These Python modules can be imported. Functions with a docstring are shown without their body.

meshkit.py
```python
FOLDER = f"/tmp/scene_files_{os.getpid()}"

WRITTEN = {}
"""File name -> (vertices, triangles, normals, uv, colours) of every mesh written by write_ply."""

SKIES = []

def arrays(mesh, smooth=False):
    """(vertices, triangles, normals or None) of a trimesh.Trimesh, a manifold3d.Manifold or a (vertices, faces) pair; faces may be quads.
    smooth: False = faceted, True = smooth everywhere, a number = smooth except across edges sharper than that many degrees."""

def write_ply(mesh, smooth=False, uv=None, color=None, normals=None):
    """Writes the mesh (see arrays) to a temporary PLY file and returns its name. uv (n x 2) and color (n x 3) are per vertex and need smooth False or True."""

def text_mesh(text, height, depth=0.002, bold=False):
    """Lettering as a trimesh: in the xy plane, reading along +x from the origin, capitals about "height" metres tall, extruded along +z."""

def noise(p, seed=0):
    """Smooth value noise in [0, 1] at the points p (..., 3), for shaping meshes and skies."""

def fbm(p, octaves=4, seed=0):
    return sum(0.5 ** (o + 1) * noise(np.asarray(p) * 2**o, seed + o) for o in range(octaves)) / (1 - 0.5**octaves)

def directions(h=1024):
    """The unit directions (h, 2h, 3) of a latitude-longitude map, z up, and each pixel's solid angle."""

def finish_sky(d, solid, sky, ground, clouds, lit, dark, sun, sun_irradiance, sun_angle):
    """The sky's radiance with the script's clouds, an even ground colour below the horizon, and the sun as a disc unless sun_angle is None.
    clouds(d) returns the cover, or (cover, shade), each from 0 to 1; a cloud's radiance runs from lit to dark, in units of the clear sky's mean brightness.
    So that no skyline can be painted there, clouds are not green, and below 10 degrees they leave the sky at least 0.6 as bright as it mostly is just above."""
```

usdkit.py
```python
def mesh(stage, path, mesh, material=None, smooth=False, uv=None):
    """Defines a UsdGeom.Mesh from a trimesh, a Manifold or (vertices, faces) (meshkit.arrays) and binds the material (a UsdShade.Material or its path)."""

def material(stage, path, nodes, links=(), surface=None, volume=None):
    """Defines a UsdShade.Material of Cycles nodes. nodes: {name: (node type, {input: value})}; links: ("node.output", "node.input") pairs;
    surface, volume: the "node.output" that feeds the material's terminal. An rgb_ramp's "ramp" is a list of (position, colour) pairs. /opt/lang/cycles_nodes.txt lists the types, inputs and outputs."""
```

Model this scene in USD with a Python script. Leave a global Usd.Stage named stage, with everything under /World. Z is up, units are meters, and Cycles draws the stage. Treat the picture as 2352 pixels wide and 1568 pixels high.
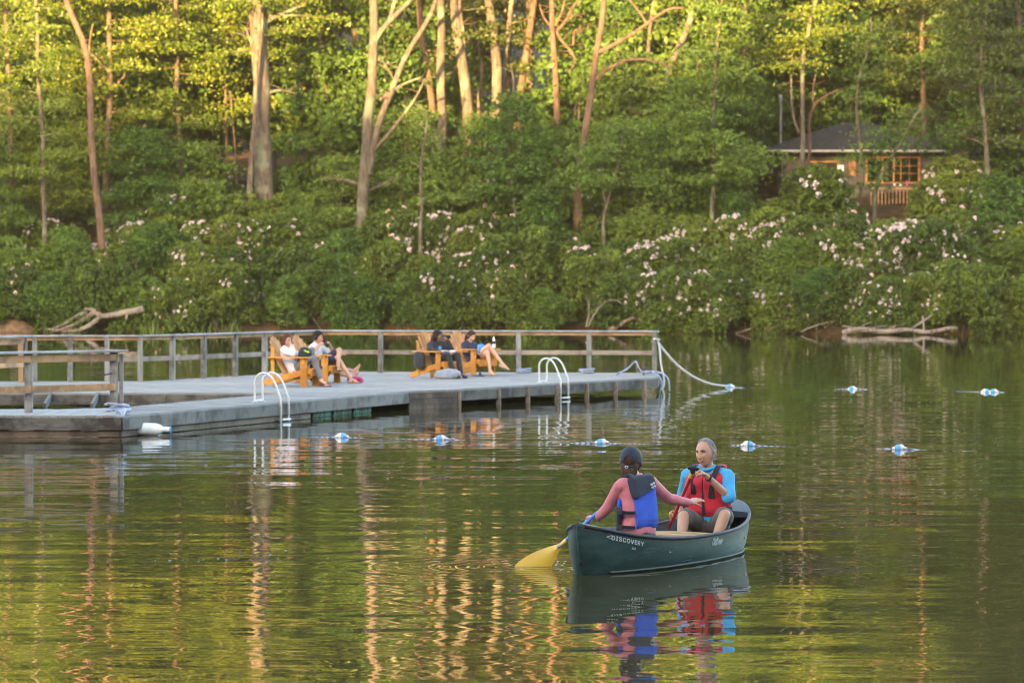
import math
import numpy as np
import trimesh
import manifold3d as m3
from shapely.geometry import Polygon, box as sbox
import usdkit
import meshkit
from pxr import Usd, UsdGeom, UsdLux, UsdShade, Gf, Sdf, Vt

stage = Usd.Stage.CreateInMemory()
UsdGeom.SetStageUpAxis(stage, UsdGeom.Tokens.z)
UsdGeom.SetStageMetersPerUnit(stage, 1.0)
UsdGeom.Xform.Define(stage, '/World')
UsdGeom.Scope.Define(stage, '/World/Looks')
V3 = lambda *a: np.array(a, float)

# ------------------------------------------------------------------ camera, sky, sun, exposure
CAM_Z, FPX, CX, CY, HORIZON = 2.45, 10000.0, 1176.0, 784.0, 640.0     # lens in units of a 2352 px wide picture
PITCH = math.atan((CY - HORIZON) / FPX)
cam = UsdGeom.Camera.Define(stage, '/World/camera')
cam.CreateHorizontalApertureAttr(36.0)
cam.CreateVerticalApertureAttr(24.0)
cam.CreateFocalLengthAttr(36.0 * FPX / 2352.0)
cam.CreateFStopAttr(6.3)
cam.CreateFocusDistanceAttr(38.0)
cam.CreateClippingRangeAttr(Gf.Vec2f(0.5, 5000.0))
cam.CreateExposureAttr(3.55)
cam.AddTranslateOp().Set(Gf.Vec3d(0, 0, CAM_Z))
cam.AddRotateXOp().Set(90.0 - math.degrees(PITCH))

SUN_EL = math.radians(6.5)
SUN_XY = V3(-0.30, -0.954)
SUN_XY /= np.linalg.norm(SUN_XY)
SUN_DIR = V3(SUN_XY[0] * math.cos(SUN_EL), SUN_XY[1] * math.cos(SUN_EL), math.sin(SUN_EL))
sun = UsdLux.DistantLight.Define(stage, '/World/sun')
sun.CreateIntensityAttr(1.25)
sun.CreateAngleAttr(0.55)
sun.CreateColorAttr(Gf.Vec3f(1.0, 0.62, 0.22))
sun.GetPrim().CreateAttribute('inputs:normalize', Sdf.ValueTypeNames.Bool).Set(True)
sun.AddRotateXYZOp().Set(Gf.Vec3f(90.0 - math.degrees(SUN_EL), 0, math.degrees(math.atan2(-SUN_XY[0], SUN_XY[1])) + 180.0 if False else math.degrees(math.atan2(SUN_DIR[1], SUN_DIR[0])) + 90.0))
dome = UsdLux.DomeLight.Define(stage, '/World/sky')
dome.CreateIntensityAttr(1.25)
sky_mat = usdkit.material(stage, '/World/Looks/sky', {
    'sky': ('sky_texture', {'sky_type': 'single_scattering', 'sun_disc': False, 'sun_elevation': SUN_EL, 'sun_rotation': math.atan2(SUN_XY[0], SUN_XY[1]), 'altitude': 200.0, 'air_density': 0.8, 'aerosol_density': 2.2, 'ozone_density': 0.6}),
    'bg': ('background_shader', {'strength': 0.15})}, [('sky.color', 'bg.color')], surface='bg.background')
UsdShade.MaterialBindingAPI.Apply(dome.GetPrim()).Bind(sky_mat)
dome.GetPrim().SetCustomDataByKey('kind', 'structure')


# ------------------------------------------------------------------ geometry helpers
def ray(px, py):
    d = V3((px - CX) / FPX, 1.0, -(py - CY) / FPX)
    c, s = math.cos(PITCH), math.sin(PITCH)
    return V3(d[0], d[1] * c + d[2] * s, -d[1] * s + d[2] * c)


def G(px, py, z=0.0):
    """The point of the level plane z that the picture shows at px, py."""
    r = ray(px, py)
    return V3(0, 0, CAM_Z) + r * ((z - CAM_Z) / r[2])


def P(px, py, y):
    """The point at the depth y that the picture shows at px, py."""
    r = ray(px, py)
    return V3(0, 0, CAM_Z) + r * (y / r[1])


class MB:
    """Collects triangles."""

    def __init__(self):
        self.v, self.f, self.n = [], [], 0

    def add(self, v, f):
        v, f = np.asarray(v, float), np.asarray(f, int)
        if f.shape[1] == 4:
            f = np.vstack([f[:, [0, 1, 2]], f[:, [0, 2, 3]]])
        self.v.append(v)
        self.f.append(f + self.n)
        self.n += len(v)
        return self

    def tm(self, m):
        return self.add(m.vertices, m.faces)

    def man(self, m):
        a = m.to_mesh()
        return self.add(a.vert_properties[:, :3], a.tri_verts)

    def box(self, c, size, rz=0.0, tilt=0.0):
        m = trimesh.creation.box(size)
        T = trimesh.transformations.euler_matrix(0, tilt, rz)
        T[:3, 3] = c
        m.apply_transform(T)
        return self.tm(m)

    def beam(self, p0, p1, w, h, up=(0, 0, 1), ch=0.0):
        """A board from p0 to p1: w across, h along up. ch: chamfer."""
        p0, p1, up = np.asarray(p0, float), np.asarray(p1, float), np.asarray(up, float)
        t = p1 - p0
        L = np.linalg.norm(t)
        t = t / L
        a = np.cross(t, up)
        a /= np.linalg.norm(a)
        b = np.cross(a, t)
        if ch:
            q = [(-w/2+ch, -h/2), (w/2-ch, -h/2), (w/2, -h/2+ch), (w/2, h/2-ch), (w/2-ch, h/2), (-w/2+ch, h/2), (-w/2, h/2-ch), (-w/2, -h/2+ch)]
        else:
            q = [(-w/2, -h/2), (w/2, -h/2), (w/2, h/2), (-w/2, h/2)]
        k = len(q)
        v = [p + x * a + y * b for p in (p0, p1) for x, y in q]
        f = []
        for i in range(k):
            j = (i + 1) % k
            f += [(i, j, k + j), (i, k + j, k + i)]
        for i in range(1, k - 1):
            f += [(0, i + 1, i), (k, k + i, k + i + 1)]
        return self.add(v, f)

    def tube(self, pts, radii, sides=6, caps=True):
        p = np.asarray(pts, float)
        r = np.broadcast_to(np.asarray(radii, float), (len(p),))
        t = np.gradient(p, axis=0)
        t /= np.linalg.norm(t, axis=1, keepdims=True) + 1e-12
        k0 = V3(0, 0, 1) if abs(t[0, 2]) < 0.8 else V3(0.9, 0.436, 0)
        a = np.empty_like(p)
        c = np.cross(t[0], k0)
        for i in range(len(p)):                          # the frame is carried along the line
            c = c - t[i] * (c @ t[i])
            c = c / (math.sqrt(c @ c) + 1e-12)
            a[i] = c
        b = np.cross(t, a)
        ang = np.arange(sides) * 2 * np.pi / sides
        v = p[:, None] + r[:, None, None] * (np.cos(ang)[None, :, None] * a[:, None] + np.sin(ang)[None, :, None] * b[:, None])
        i, j = np.meshgrid(np.arange(len(p) - 1), np.arange(sides), indexing='ij')
        q = np.stack([i * sides + j, i * sides + (j + 1) % sides, (i + 1) * sides + (j + 1) % sides, (i + 1) * sides + j], -1).reshape(-1, 4)
        f = np.vstack([q[:, [0, 2, 1]], q[:, [0, 3, 2]]])
        v = v.reshape(-1, 3)
        if caps:
            n = len(v)
            v = np.vstack([v, p[:1], p[-1:]])
            e = (len(p) - 1) * sides
            f = np.vstack([f, [(n, k, (k + 1) % sides) for k in range(sides)], [(n + 1, e + (k + 1) % sides, e + k) for k in range(sides)]])
        return self.add(v, f)

    def mesh(self):
        return np.vstack(self.v), np.vstack(self.f)


def spline(pts, n=24):
    """A smooth line through the points."""
    from scipy.interpolate import CubicSpline
    p = np.asarray(pts, float)
    s = np.r_[0, np.cumsum(np.linalg.norm(np.diff(p, axis=0), axis=1))]
    return CubicSpline(s, p)(np.linspace(0, s[-1], n))


USED = {}


def path_for(name, parent):
    base = str(parent.GetPath()) if parent is not None else '/World'
    k = USED.get((base, name), 0)
    USED[(base, name)] = k + 1
    return f'{base}/{name}' if k == 0 else f'{base}/{name}_{k:03d}'


def tag(prim, label=None, cat=None, group=None, kind=None):
    for k, v in (('label', label), ('category', cat), ('group', group), ('kind', kind)):
        if v:
            prim.SetCustomDataByKey(k, v)
    return prim


def obj(name, mesh, m, parent=None, smooth=False, **t):
    """One Mesh prim under parent, or top-level."""
    if isinstance(mesh, MB):
        mesh = mesh.mesh()
    pr = usdkit.mesh(stage, path_for(name, parent), mesh, m, smooth=smooth).GetPrim()
    return tag(pr, **t)


def thing(name, label, cat, loc=(0, 0, 0), rz=0.0, group=None, scale=None):
    x = UsdGeom.Xform.Define(stage, path_for(name, None))
    x.AddTranslateOp().Set(Gf.Vec3d(*map(float, loc)))
    if rz:
        x.AddRotateZOp().Set(math.degrees(rz))
    if scale is not None:
        x.AddScaleOp().Set(Gf.Vec3f(*map(float, np.broadcast_to(scale, 3))))
    return tag(x.GetPrim(), label, cat, group)


def copy_of(proto, name, label, cat, loc, rz=0.0, group=None, scale=None):
    r = thing(name, label, cat, loc, rz, group, scale)
    r.GetReferences().AddInternalReference(proto)
    r.SetInstanceable(True)
    return r


# ------------------------------------------------------------------ materials
M = {}


def mat(name, color, rough=0.6, color2=None, scale=6.0, stretch=(1, 1, 1), detail=4.0, lo=0.35, hi=0.65, spec=0.5, bump=0.0, bscale=None, metallic=0.0, obj_space=True, coat=0.0, rand=0.0, sheen=0.0, sss=0.0):
    """A principled surface whose colour wanders from color to color2 with noise."""
    n = {'tc': ('texture_coordinate', {}), 'mp': ('mapping', {'scale': stretch}), 'p': ('principled_bsdf', {'base_color': color, 'roughness': rough, 'specular_ior_level': spec, 'metallic': metallic, 'coat_weight': coat, 'sheen_weight': sheen, 'sheen_roughness': 0.5})}
    l = [('tc.object' if obj_space else 'tc.generated', 'mp.vector')]
    if sss:
        n['p'][1].update({'subsurface_weight': sss, 'subsurface_scale': 0.006, 'subsurface_radius': (1.0, 0.35, 0.2)})
    if color2 is not None:
        n['n'] = ('noise_texture', {'scale': scale, 'detail': detail, 'roughness': 0.6})
        n['r'] = ('rgb_ramp', {'ramp': [(lo, color), (hi, color2)]})
        l += [('mp.vector', 'n.vector'), ('n.fac', 'r.fac')]
        src = 'r.color'
        if rand:
            n['oi'] = ('object_info', {})
            n['mr'] = ('map_range', {'from_min': 0.0, 'from_max': 1.0, 'to_min': 1 - rand, 'to_max': 1 + rand})
            n['hs'] = ('hsv', {})
            l += [('oi.random', 'mr.value'), ('mr.result', 'hs.value'), (src, 'hs.color')]
            src = 'hs.color'
        l += [(src, 'p.base_color')]
    if bump:
        n['bn'] = ('noise_texture', {'scale': bscale or scale * 2, 'detail': 5.0, 'roughness': 0.65})
        n['b'] = ('bump', {'strength': bump, 'distance': 0.02})
        l += [('mp.vector', 'bn.vector'), ('bn.fac', 'b.height'), ('b.normal', 'p.normal')]
    M[name] = usdkit.material(stage, f'/World/Looks/{name}', n, l, surface='p.BSDF')
    return M[name]


def leaf_mat(name, dark, mid, light, trans=0.35, rough=0.45, spec=0.4, vary=0.25):
    """Leaves: the colour differs from leaf to leaf and from plant to plant; light comes through them."""
    n = {'g': ('geometry', {}), 'oi': ('object_info', {}),
         'r': ('rgb_ramp', {'ramp': [(0.0, dark), (0.5, mid), (1.0, light)]}),
         'mr': ('map_range', {'from_min': 0.0, 'from_max': 1.0, 'to_min': 1 - vary, 'to_max': 1 + vary}),
         'mh': ('map_range', {'from_min': 0.0, 'from_max': 1.0, 'to_min': 0.515, 'to_max': 0.485}),
         'tc': ('texture_coordinate', {}), 'cl': ('noise_texture', {'scale': 1.7, 'detail': 3.0, 'roughness': 0.55}), 'cm': ('map_range', {'from_min': 0.36, 'from_max': 0.64, 'to_min': -0.32, 'to_max': 0.32, 'clamp': True}), 'ca': ('math', {'math_type': 'add', 'use_clamp': True}),
         'hs': ('hsv', {}),
         'p': ('principled_bsdf', {'roughness': rough, 'specular_ior_level': spec}),
         'tint': ('mix', {'mix_type': 'multiply', 'fac': 1.0, 'color2': (1.25, 1.1, 0.5)}),
         't': ('translucent_bsdf', {}), 'm': ('mix_closure', {'fac': trans})}
    l = [('tc.object', 'cl.vector'), ('cl.fac', 'cm.value'), ('g.random_per_island', 'ca.value1'), ('cm.result', 'ca.value2'), ('ca.value', 'r.fac'), ('oi.random', 'mr.value'), ('oi.random', 'mh.value'), ('mr.result', 'hs.value'), ('mh.result', 'hs.hue'), ('r.color', 'hs.color'),
         ('hs.color', 'p.base_color'), ('hs.color', 'tint.color1'), ('tint.color', 't.color'), ('p.BSDF', 'm.closure1'), ('t.BSDF', 'm.closure2')]
    M[name] = usdkit.material(stage, f'/World/Looks/{name}', n, l, surface='m.closure')


def bark_mat(name, a, b, lichen=None):
    """Bark: ridges along the stem, patches of lichen."""
    n = {'tc': ('texture_coordinate', {}), 'mp': ('mapping', {'scale': (6, 6, 1.0)}), 'n': ('noise_texture', {'scale': 1.6, 'detail': 5.0, 'roughness': 0.7}),
         'r': ('rgb_ramp', {'ramp': [(0.38, a), (0.62, b)]}), 'n2': ('noise_texture', {'scale': 1.1, 'detail': 4.0}), 'r2': ('rgb_ramp', {'ramp': [(0.52, (0, 0, 0)), (0.62, (1, 1, 1))]}),
         'mx': ('mix', {'color2': lichen or b}), 'b': ('bump', {'strength': 0.8, 'distance': 0.03}), 'p': ('principled_bsdf', {'roughness': 0.85, 'specular_ior_level': 0.2})}
    l = [('tc.object', 'mp.vector'), ('mp.vector', 'n.vector'), ('n.fac', 'r.fac'), ('tc.object', 'n2.vector'), ('n2.fac', 'r2.fac'), ('r2.color', 'mx.fac'), ('r.color', 'mx.color1'), ('mx.color', 'p.base_color'), ('n.fac', 'b.height'), ('b.normal', 'p.normal')]
    M[name] = usdkit.material(stage, f'/World/Looks/{name}', n, l, surface='p.BSDF')


leaf_mat('maple_leaf', (0.060, 0.090, 0.007), (0.110, 0.150, 0.010), (0.165, 0.195, 0.016), trans=0.42)
leaf_mat('young_leaf', (0.042, 0.078, 0.013), (0.098, 0.170, 0.030), (0.170, 0.255, 0.055), trans=0.42, rough=0.45, spec=0.25)
leaf_mat('laurel_leaf', (0.036, 0.058, 0.008), (0.092, 0.145, 0.017), (0.180, 0.245, 0.036), trans=0.32, rough=0.45, spec=0.25, vary=0.38)
leaf_mat('forest_leaf', (0.030, 0.044, 0.005), (0.058, 0.078, 0.007), (0.100, 0.118, 0.011), trans=0.35)
leaf_mat('reed_leaf', (0.05, 0.09, 0.02), (0.08, 0.13, 0.03), (0.13, 0.17, 0.05), trans=0.3)
mat('petal_white', (0.31, 0.25, 0.275), 0.6, (0.40, 0.345, 0.365), scale=3.0)
mat('petal_pink', (0.42, 0.25, 0.29), 0.6, (0.52, 0.38, 0.41), scale=3.0)
bark_mat('bark_brown', (0.038, 0.027, 0.019), (0.10, 0.072, 0.052))
bark_mat('bark_grey', (0.034, 0.027, 0.022), (0.088, 0.070, 0.056), (0.10, 0.108, 0.074))
bark_mat('bark_red', (0.040, 0.024, 0.018), (0.098, 0.060, 0.043))
bark_mat('driftwood', (0.06, 0.048, 0.041), (0.165, 0.142, 0.127))
mat('leaf_litter', (0.022, 0.014, 0.008), 0.95, (0.065, 0.042, 0.022), scale=1.6, detail=8.0, spec=0.1, bump=1.0, bscale=5.0)
mat('rock', (0.06, 0.05, 0.042), 0.9, (0.15, 0.125, 0.10), scale=3.0, spec=0.2, bump=0.9)
mat('rock_rust', (0.065, 0.042, 0.03), 0.9, (0.15, 0.10, 0.065), scale=3.0, spec=0.2, bump=0.9)
mat('far_woods', (0.010, 0.022, 0.006), 0.9, (0.035, 0.060, 0.015), scale=0.4, detail=8.0, spec=0.1)

# water: the slope of the ripples comes straight from noise, stretched along the wave crests
wn = {'g': ('geometry', {}), 'sx': ('separate_xyz', {}),
      'm1': ('mapping', {'scale': (0.50, 1.75, 1.0), 'rotation': (0, 0, 0.06)}), 'n1': ('noise_texture', {'scale': 1.0, 'detail': 2.0, 'roughness': 0.5, 'distortion': 0.4}),
      'm2': ('mapping', {'scale': (0.14, 0.62, 1.0), 'rotation': (0, 0, -0.12)}), 'n2': ('noise_texture', {'scale': 1.0, 'detail': 2.0, 'roughness': 0.5}),
      'm3': ('mapping', {'scale': (1.3, 5.0, 1.0), 'rotation': (0, 0, 0.2)}), 'n3': ('noise_texture', {'scale': 1.0, 'detail': 1.0}),
      's1': ('vector_math', {'math_type': 'subtract', 'vector2': (0.5, 0.5, 0.5)}), 's2': ('vector_math', {'math_type': 'subtract', 'vector2': (0.5, 0.5, 0.5)}), 's3': ('vector_math', {'math_type': 'subtract', 'vector2': (0.5, 0.5, 0.5)}),
      'a1': ('vector_math', {'math_type': 'multiply', 'vector2': (0.030, 0.060, 0)}), 'a2': ('vector_math', {'math_type': 'multiply', 'vector2': (0.012, 0.018, 0)}), 'a3': ('vector_math', {'math_type': 'multiply', 'vector2': (0.030, 0.022, 0)}),
      'ad': ('vector_math', {'math_type': 'add'}), 'ad2': ('vector_math', {'math_type': 'add'}),
      'mp': ('mapping', {'scale': (0.03, 0.06, 1.0)}), 'np': ('noise_texture', {'scale': 1.0, 'detail': 2.0}), 'rp': ('map_range', {'from_min': 0.35, 'from_max': 0.65, 'to_min': 0.55, 'to_max': 1.15, 'clamp': True}),
      'rd': ('map_range', {'from_min': 40.0, 'from_max': 150.0, 'to_min': 1.0, 'to_max': 0.16, 'clamp': True}),
      'am': ('math', {'math_type': 'multiply'}), 'scl': ('vector_math', {'math_type': 'scale'}), 'up': ('vector_math', {'math_type': 'add', 'vector2': (0, 0, 1)}), 'nn': ('vector_math', {'math_type': 'normalize'}),
      'rs': ('vector_math', {'math_type': 'subtract', 'vector2': tuple(G(1236, 1301, 0))}), 'rl': ('vector_math', {'math_type': 'length'}), 'rn': ('vector_math', {'math_type': 'normalize'}), 'rk': ('math', {'math_type': 'multiply', 'value2': 26.0}), 'rsin': ('math', {'math_type': 'sine'}), 're': ('math', {'math_type': 'multiply', 'value2': -1.5}), 'rx': ('math', {'math_type': 'power', 'value1': 2.718}), 'rm': ('math', {'math_type': 'multiply'}), 'ra': ('math', {'math_type': 'multiply', 'value2': 0.10}), 'rv': ('vector_math', {'math_type': 'scale'}), 'ad3': ('vector_math', {'math_type': 'add'}),
      'p': ('principled_bsdf', {'base_color': (0.010, 0.008, 0.003), 'roughness': 0.0, 'ior': 1.17, 'specular_ior_level': 0.5})}
wl = [('g.position', 'sx.vector'), ('sx.y', 'rd.value'), ('g.position', 'mp.vector'), ('mp.vector', 'np.vector'), ('np.fac', 'rp.value'), ('rd.result', 'am.value1'), ('rp.result', 'am.value2')]
for k in '123':
    wl += [('g.position', f'm{k}.vector'), (f'm{k}.vector', f'n{k}.vector'), (f'n{k}.color', f's{k}.vector1'), (f's{k}.vector', f'a{k}.vector1')]
wl += [('a1.vector', 'ad.vector1'), ('a2.vector', 'ad.vector2'), ('ad.vector', 'ad2.vector1'), ('a3.vector', 'ad2.vector2'), ('ad2.vector', 'scl.vector1'), ('am.value', 'scl.scale'), ('g.position', 'rs.vector1'), ('rs.vector', 'rl.vector1'), ('rs.vector', 'rn.vector1'), ('rl.value', 'rk.value1'), ('rk.value', 'rsin.value1'), ('rl.value', 're.value1'), ('re.value', 'rx.value2'), ('rsin.value', 'rm.value1'), ('rx.value', 'rm.value2'), ('rm.value', 'ra.value1'), ('rn.vector', 'rv.vector1'), ('ra.value', 'rv.scale'), ('scl.vector', 'ad3.vector1'), ('rv.vector', 'ad3.vector2'), ('ad3.vector', 'up.vector1'), ('up.vector', 'nn.vector1'), ('nn.vector', 'p.normal')]
M['water'] = usdkit.material(stage, '/World/Looks/water', wn, wl, surface='p.BSDF')

# ------------------------------------------------------------------ terrain, water, ridge behind the photographer
def shore(x):
    x = np.asarray(x, float)
    return 196.0 - 0.10 * np.clip(x, -30, 30) + 1.1 * np.sin(x * 0.23 + 1.0) + 0.7 * np.sin(x * 0.61)


def terrain(x, y):
    x, y = np.asarray(x, float), np.asarray(y, float)
    s = y - shore(x)
    z = np.where(s < 0, 0.35 * s, np.where(s < 24, 0.30 * s, 7.2 + 0.07 * np.minimum(s - 24, 40) + 0.16 * np.maximum(s - 64, 0)))
    z = z + 0.25 * np.clip(1 - np.abs(s - 0.8), 0, 1)
    return z + (meshkit.fbm(np.stack([x * 0.2, y * 0.2, 0 * x], -1), 3, 3) - 0.5) * 1.2 * np.clip(s / 6, 0, 1)


def grid(xs, ys, zf):
    X, Y = np.meshgrid(xs, ys)
    v = np.stack([X, Y, zf(X, Y)], -1).reshape(-1, 3)
    n = len(xs)
    i, j = np.meshgrid(np.arange(len(ys) - 1), np.arange(n - 1), indexing='ij')
    q = np.stack([i * n + j, i * n + j + 1, (i + 1) * n + j + 1, (i + 1) * n + j], -1).reshape(-1, 4)
    return v, np.vstack([q[:, [0, 1, 2]], q[:, [0, 2, 3]]])


obj('hillside', grid(np.r_[np.linspace(-400, -60, 18), np.linspace(-56, 56, 90), np.linspace(60, 400, 18)], np.r_[np.linspace(188, 225, 60), np.linspace(227, 330, 40), np.linspace(345, 480, 8)], terrain), M['leaf_litter'], smooth=True, kind='structure')
obj('lake', (np.array([(-400, -60, 0), (400, -60, 0), (400, 215, 0), (-400, 215, 0)], float), np.array([(0, 1, 2), (0, 2, 3)])), M['water'], kind='structure')
obj('lake_bed', (np.array([(-420, -75, -2.2), (420, -75, -2.2), (420, 230, -2.2), (-420, 230, -2.2)], float), np.array([(0, 1, 2), (0, 2, 3)])), M['leaf_litter'], kind='structure')

RIDGE_Y = -100.0


def ridge(x, y):
    """A wooded ridge behind the photographer; the low sun comes over it, so it shades the lake and the foot of the far woods."""
    reach = (203.0 - RIDGE_Y) / -SUN_XY[1]
    xs = x - SUN_XY[0] * reach                      # where on the far shore the shadow of this piece of the crest falls
    rise = 11.8 + 1.8 / (1 + np.exp(-(xs - 7.0) / 1.5)) + 11.0 / (1 + np.exp(-(xs - 18.6) / 1.1))
    crest = reach * math.tan(SUN_EL) + rise
    jag = (meshkit.fbm(np.stack([x * 0.28, y * 0.28, 0 * x], -1), 4, 8) - 0.5) * 7.0
    prof = np.clip(1 - np.abs(y - RIDGE_Y) / 42.0, 0, 1)
    return -0.5 + (crest + jag) * (prof * prof * (3 - 2 * prof))


obj('ridge', grid(np.r_[np.linspace(-420, -170, 40), np.linspace(-167, -20, 150), np.linspace(-15, 420, 60)], np.linspace(RIDGE_Y - 42, RIDGE_Y + 42, 45), ridge), M['far_woods'], smooth=True, kind='structure')

# thin evening haze over the lake and in the woods
M['haze'] = usdkit.material(stage, '/World/Looks/haze', {'v': ('principled_volume', {'color': (0.95, 0.74, 0.42), 'density': 0.00007, 'anisotropy': 0.0})}, volume='v.volume')
hb_ = trimesh.creation.box((900, 680, 84))
hb_.apply_translation((0, 160, 38.5))
obj('haze', hb_, M['haze'], kind='stuff')

# ------------------------------------------------------------------ plants
def leaves(rng, pts, size, flat=0.5, squash=0.62, jitter=0.35, face=None):
    """One small folded leaf (two triangles) at each point; flat: how far the leaves lie level."""
    n = len(pts)
    nor = rng.normal(size=(n, 3))
    nor /= np.linalg.norm(nor, axis=1, keepdims=True)
    nor = nor * (1 - flat) + np.array([0, 0, 1.0]) * flat
    if face is not None:
        nor = nor + face
    nor /= np.linalg.norm(nor, axis=1, keepdims=True) + 1e-9
    d = rng.normal(size=(n, 3))
    t = np.cross(nor, d)
    t /= np.linalg.norm(t, axis=1, keepdims=True) + 1e-9
    w = np.cross(nor, t)
    s = size * (1 + (jitter + 0.12) * rng.uniform(-1, 1, (n, 1)))
    p = np.asarray(pts)
    v = np.stack([p - t * s * 0.5, p + w * s * 0.5 * squash + nor * s * 0.10, p + t * s * 0.5 - nor * s * 0.08, p - w * s * 0.5 * squash + nor * s * 0.10], 1).reshape(-1, 3)
    k = np.arange(n)[:, None] * 4
    f = np.concatenate([k + np.array([[0, 1, 2]]), k + np.array([[0, 2, 3]])])
    return v, f


def ball(rng, n):
    d = rng.normal(size=(n, 3))
    return d / np.linalg.norm(d, axis=1, keepdims=True)


def tiers(rng, mb_wood, line, r_line, z0, z1, reach, per=1.6, spray=46, size=0.17, shape=lambda t: 1.0, droop=0.10, az=None, gap=0.0, flat=0.42):
    """Branches in tiers from z0 to z1 up a stem, with flat sprays of leaves along them. Returns the leaf points."""
    pts = []
    nb = max(3, int((z1 - z0) * per * 1.35))
    for k in range(nb):
        z = z0 + (z1 - z0) * (k + rng.uniform(0, 1)) / nb
        t = (z - z0) / max(z1 - z0, 1e-6)
        if rng.uniform() < gap:
            continue
        i = np.clip(np.searchsorted(line[:, 2], z), 1, len(line) - 1)
        a = np.clip((z - line[i-1, 2]) / (line[i, 2] - line[i-1, 2] + 1e-9), 0, 1)
        base = line[i-1] * (1 - a) + line[i] * a
        ang = rng.uniform(0, 2 * np.pi) if az is None else rng.choice(az) + rng.normal(0, 0.4)
        L = reach * shape(t) * rng.uniform(0.6, 1.15)
        lift = rng.uniform(-0.05, 0.35)
        u = np.linspace(0, 1, 6)
        dirv = np.array([math.cos(ang), math.sin(ang), 0])
        side = np.array([-dirv[1], dirv[0], 0])
        bend = rng.normal(0, 0.12)
        br = base + u[:, None] * L * dirv + (u ** 2)[:, None] * L * bend * side + np.array([0, 0, 1]) * ((u * lift - u ** 2 * (lift * 0.5 + droop)) * L)[:, None]
        mb_wood.tube(br, np.linspace(max(0.012, min(0.055, r_line * 0.35)), 0.006, 6), 4, caps=False)
        ns = max(2, int(L * 2.5))
        for q in range(ns):
            uu = 0.22 + 0.82 * (q + rng.uniform()) / ns
            c = np.array([np.interp(uu, u, br[:, m]) for m in range(3)]) + side * rng.normal(0, 0.20 * L * (1.1 - abs(uu - 0.55)))
            w = rng.uniform(0.30, 0.60)
            e = rng.normal(size=(spray, 3)) * np.array([w, w, 0.13])
            e[:, 2] -= 0.16 * (e[:, 0] ** 2 + e[:, 1] ** 2)
            pts.append(c + e)
    return np.vstack(pts) if pts else np.zeros((0, 3))


def stem_px(pts, y, n=20):
    """A stem given by the picture points it passes, at the depth y."""
    return spline([P(px, py, y + dy) for px, py, dy in [(*p, 0)[:3] for p in pts]], n)


GROUP_TREE = 'trees of the far shore'


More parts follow.
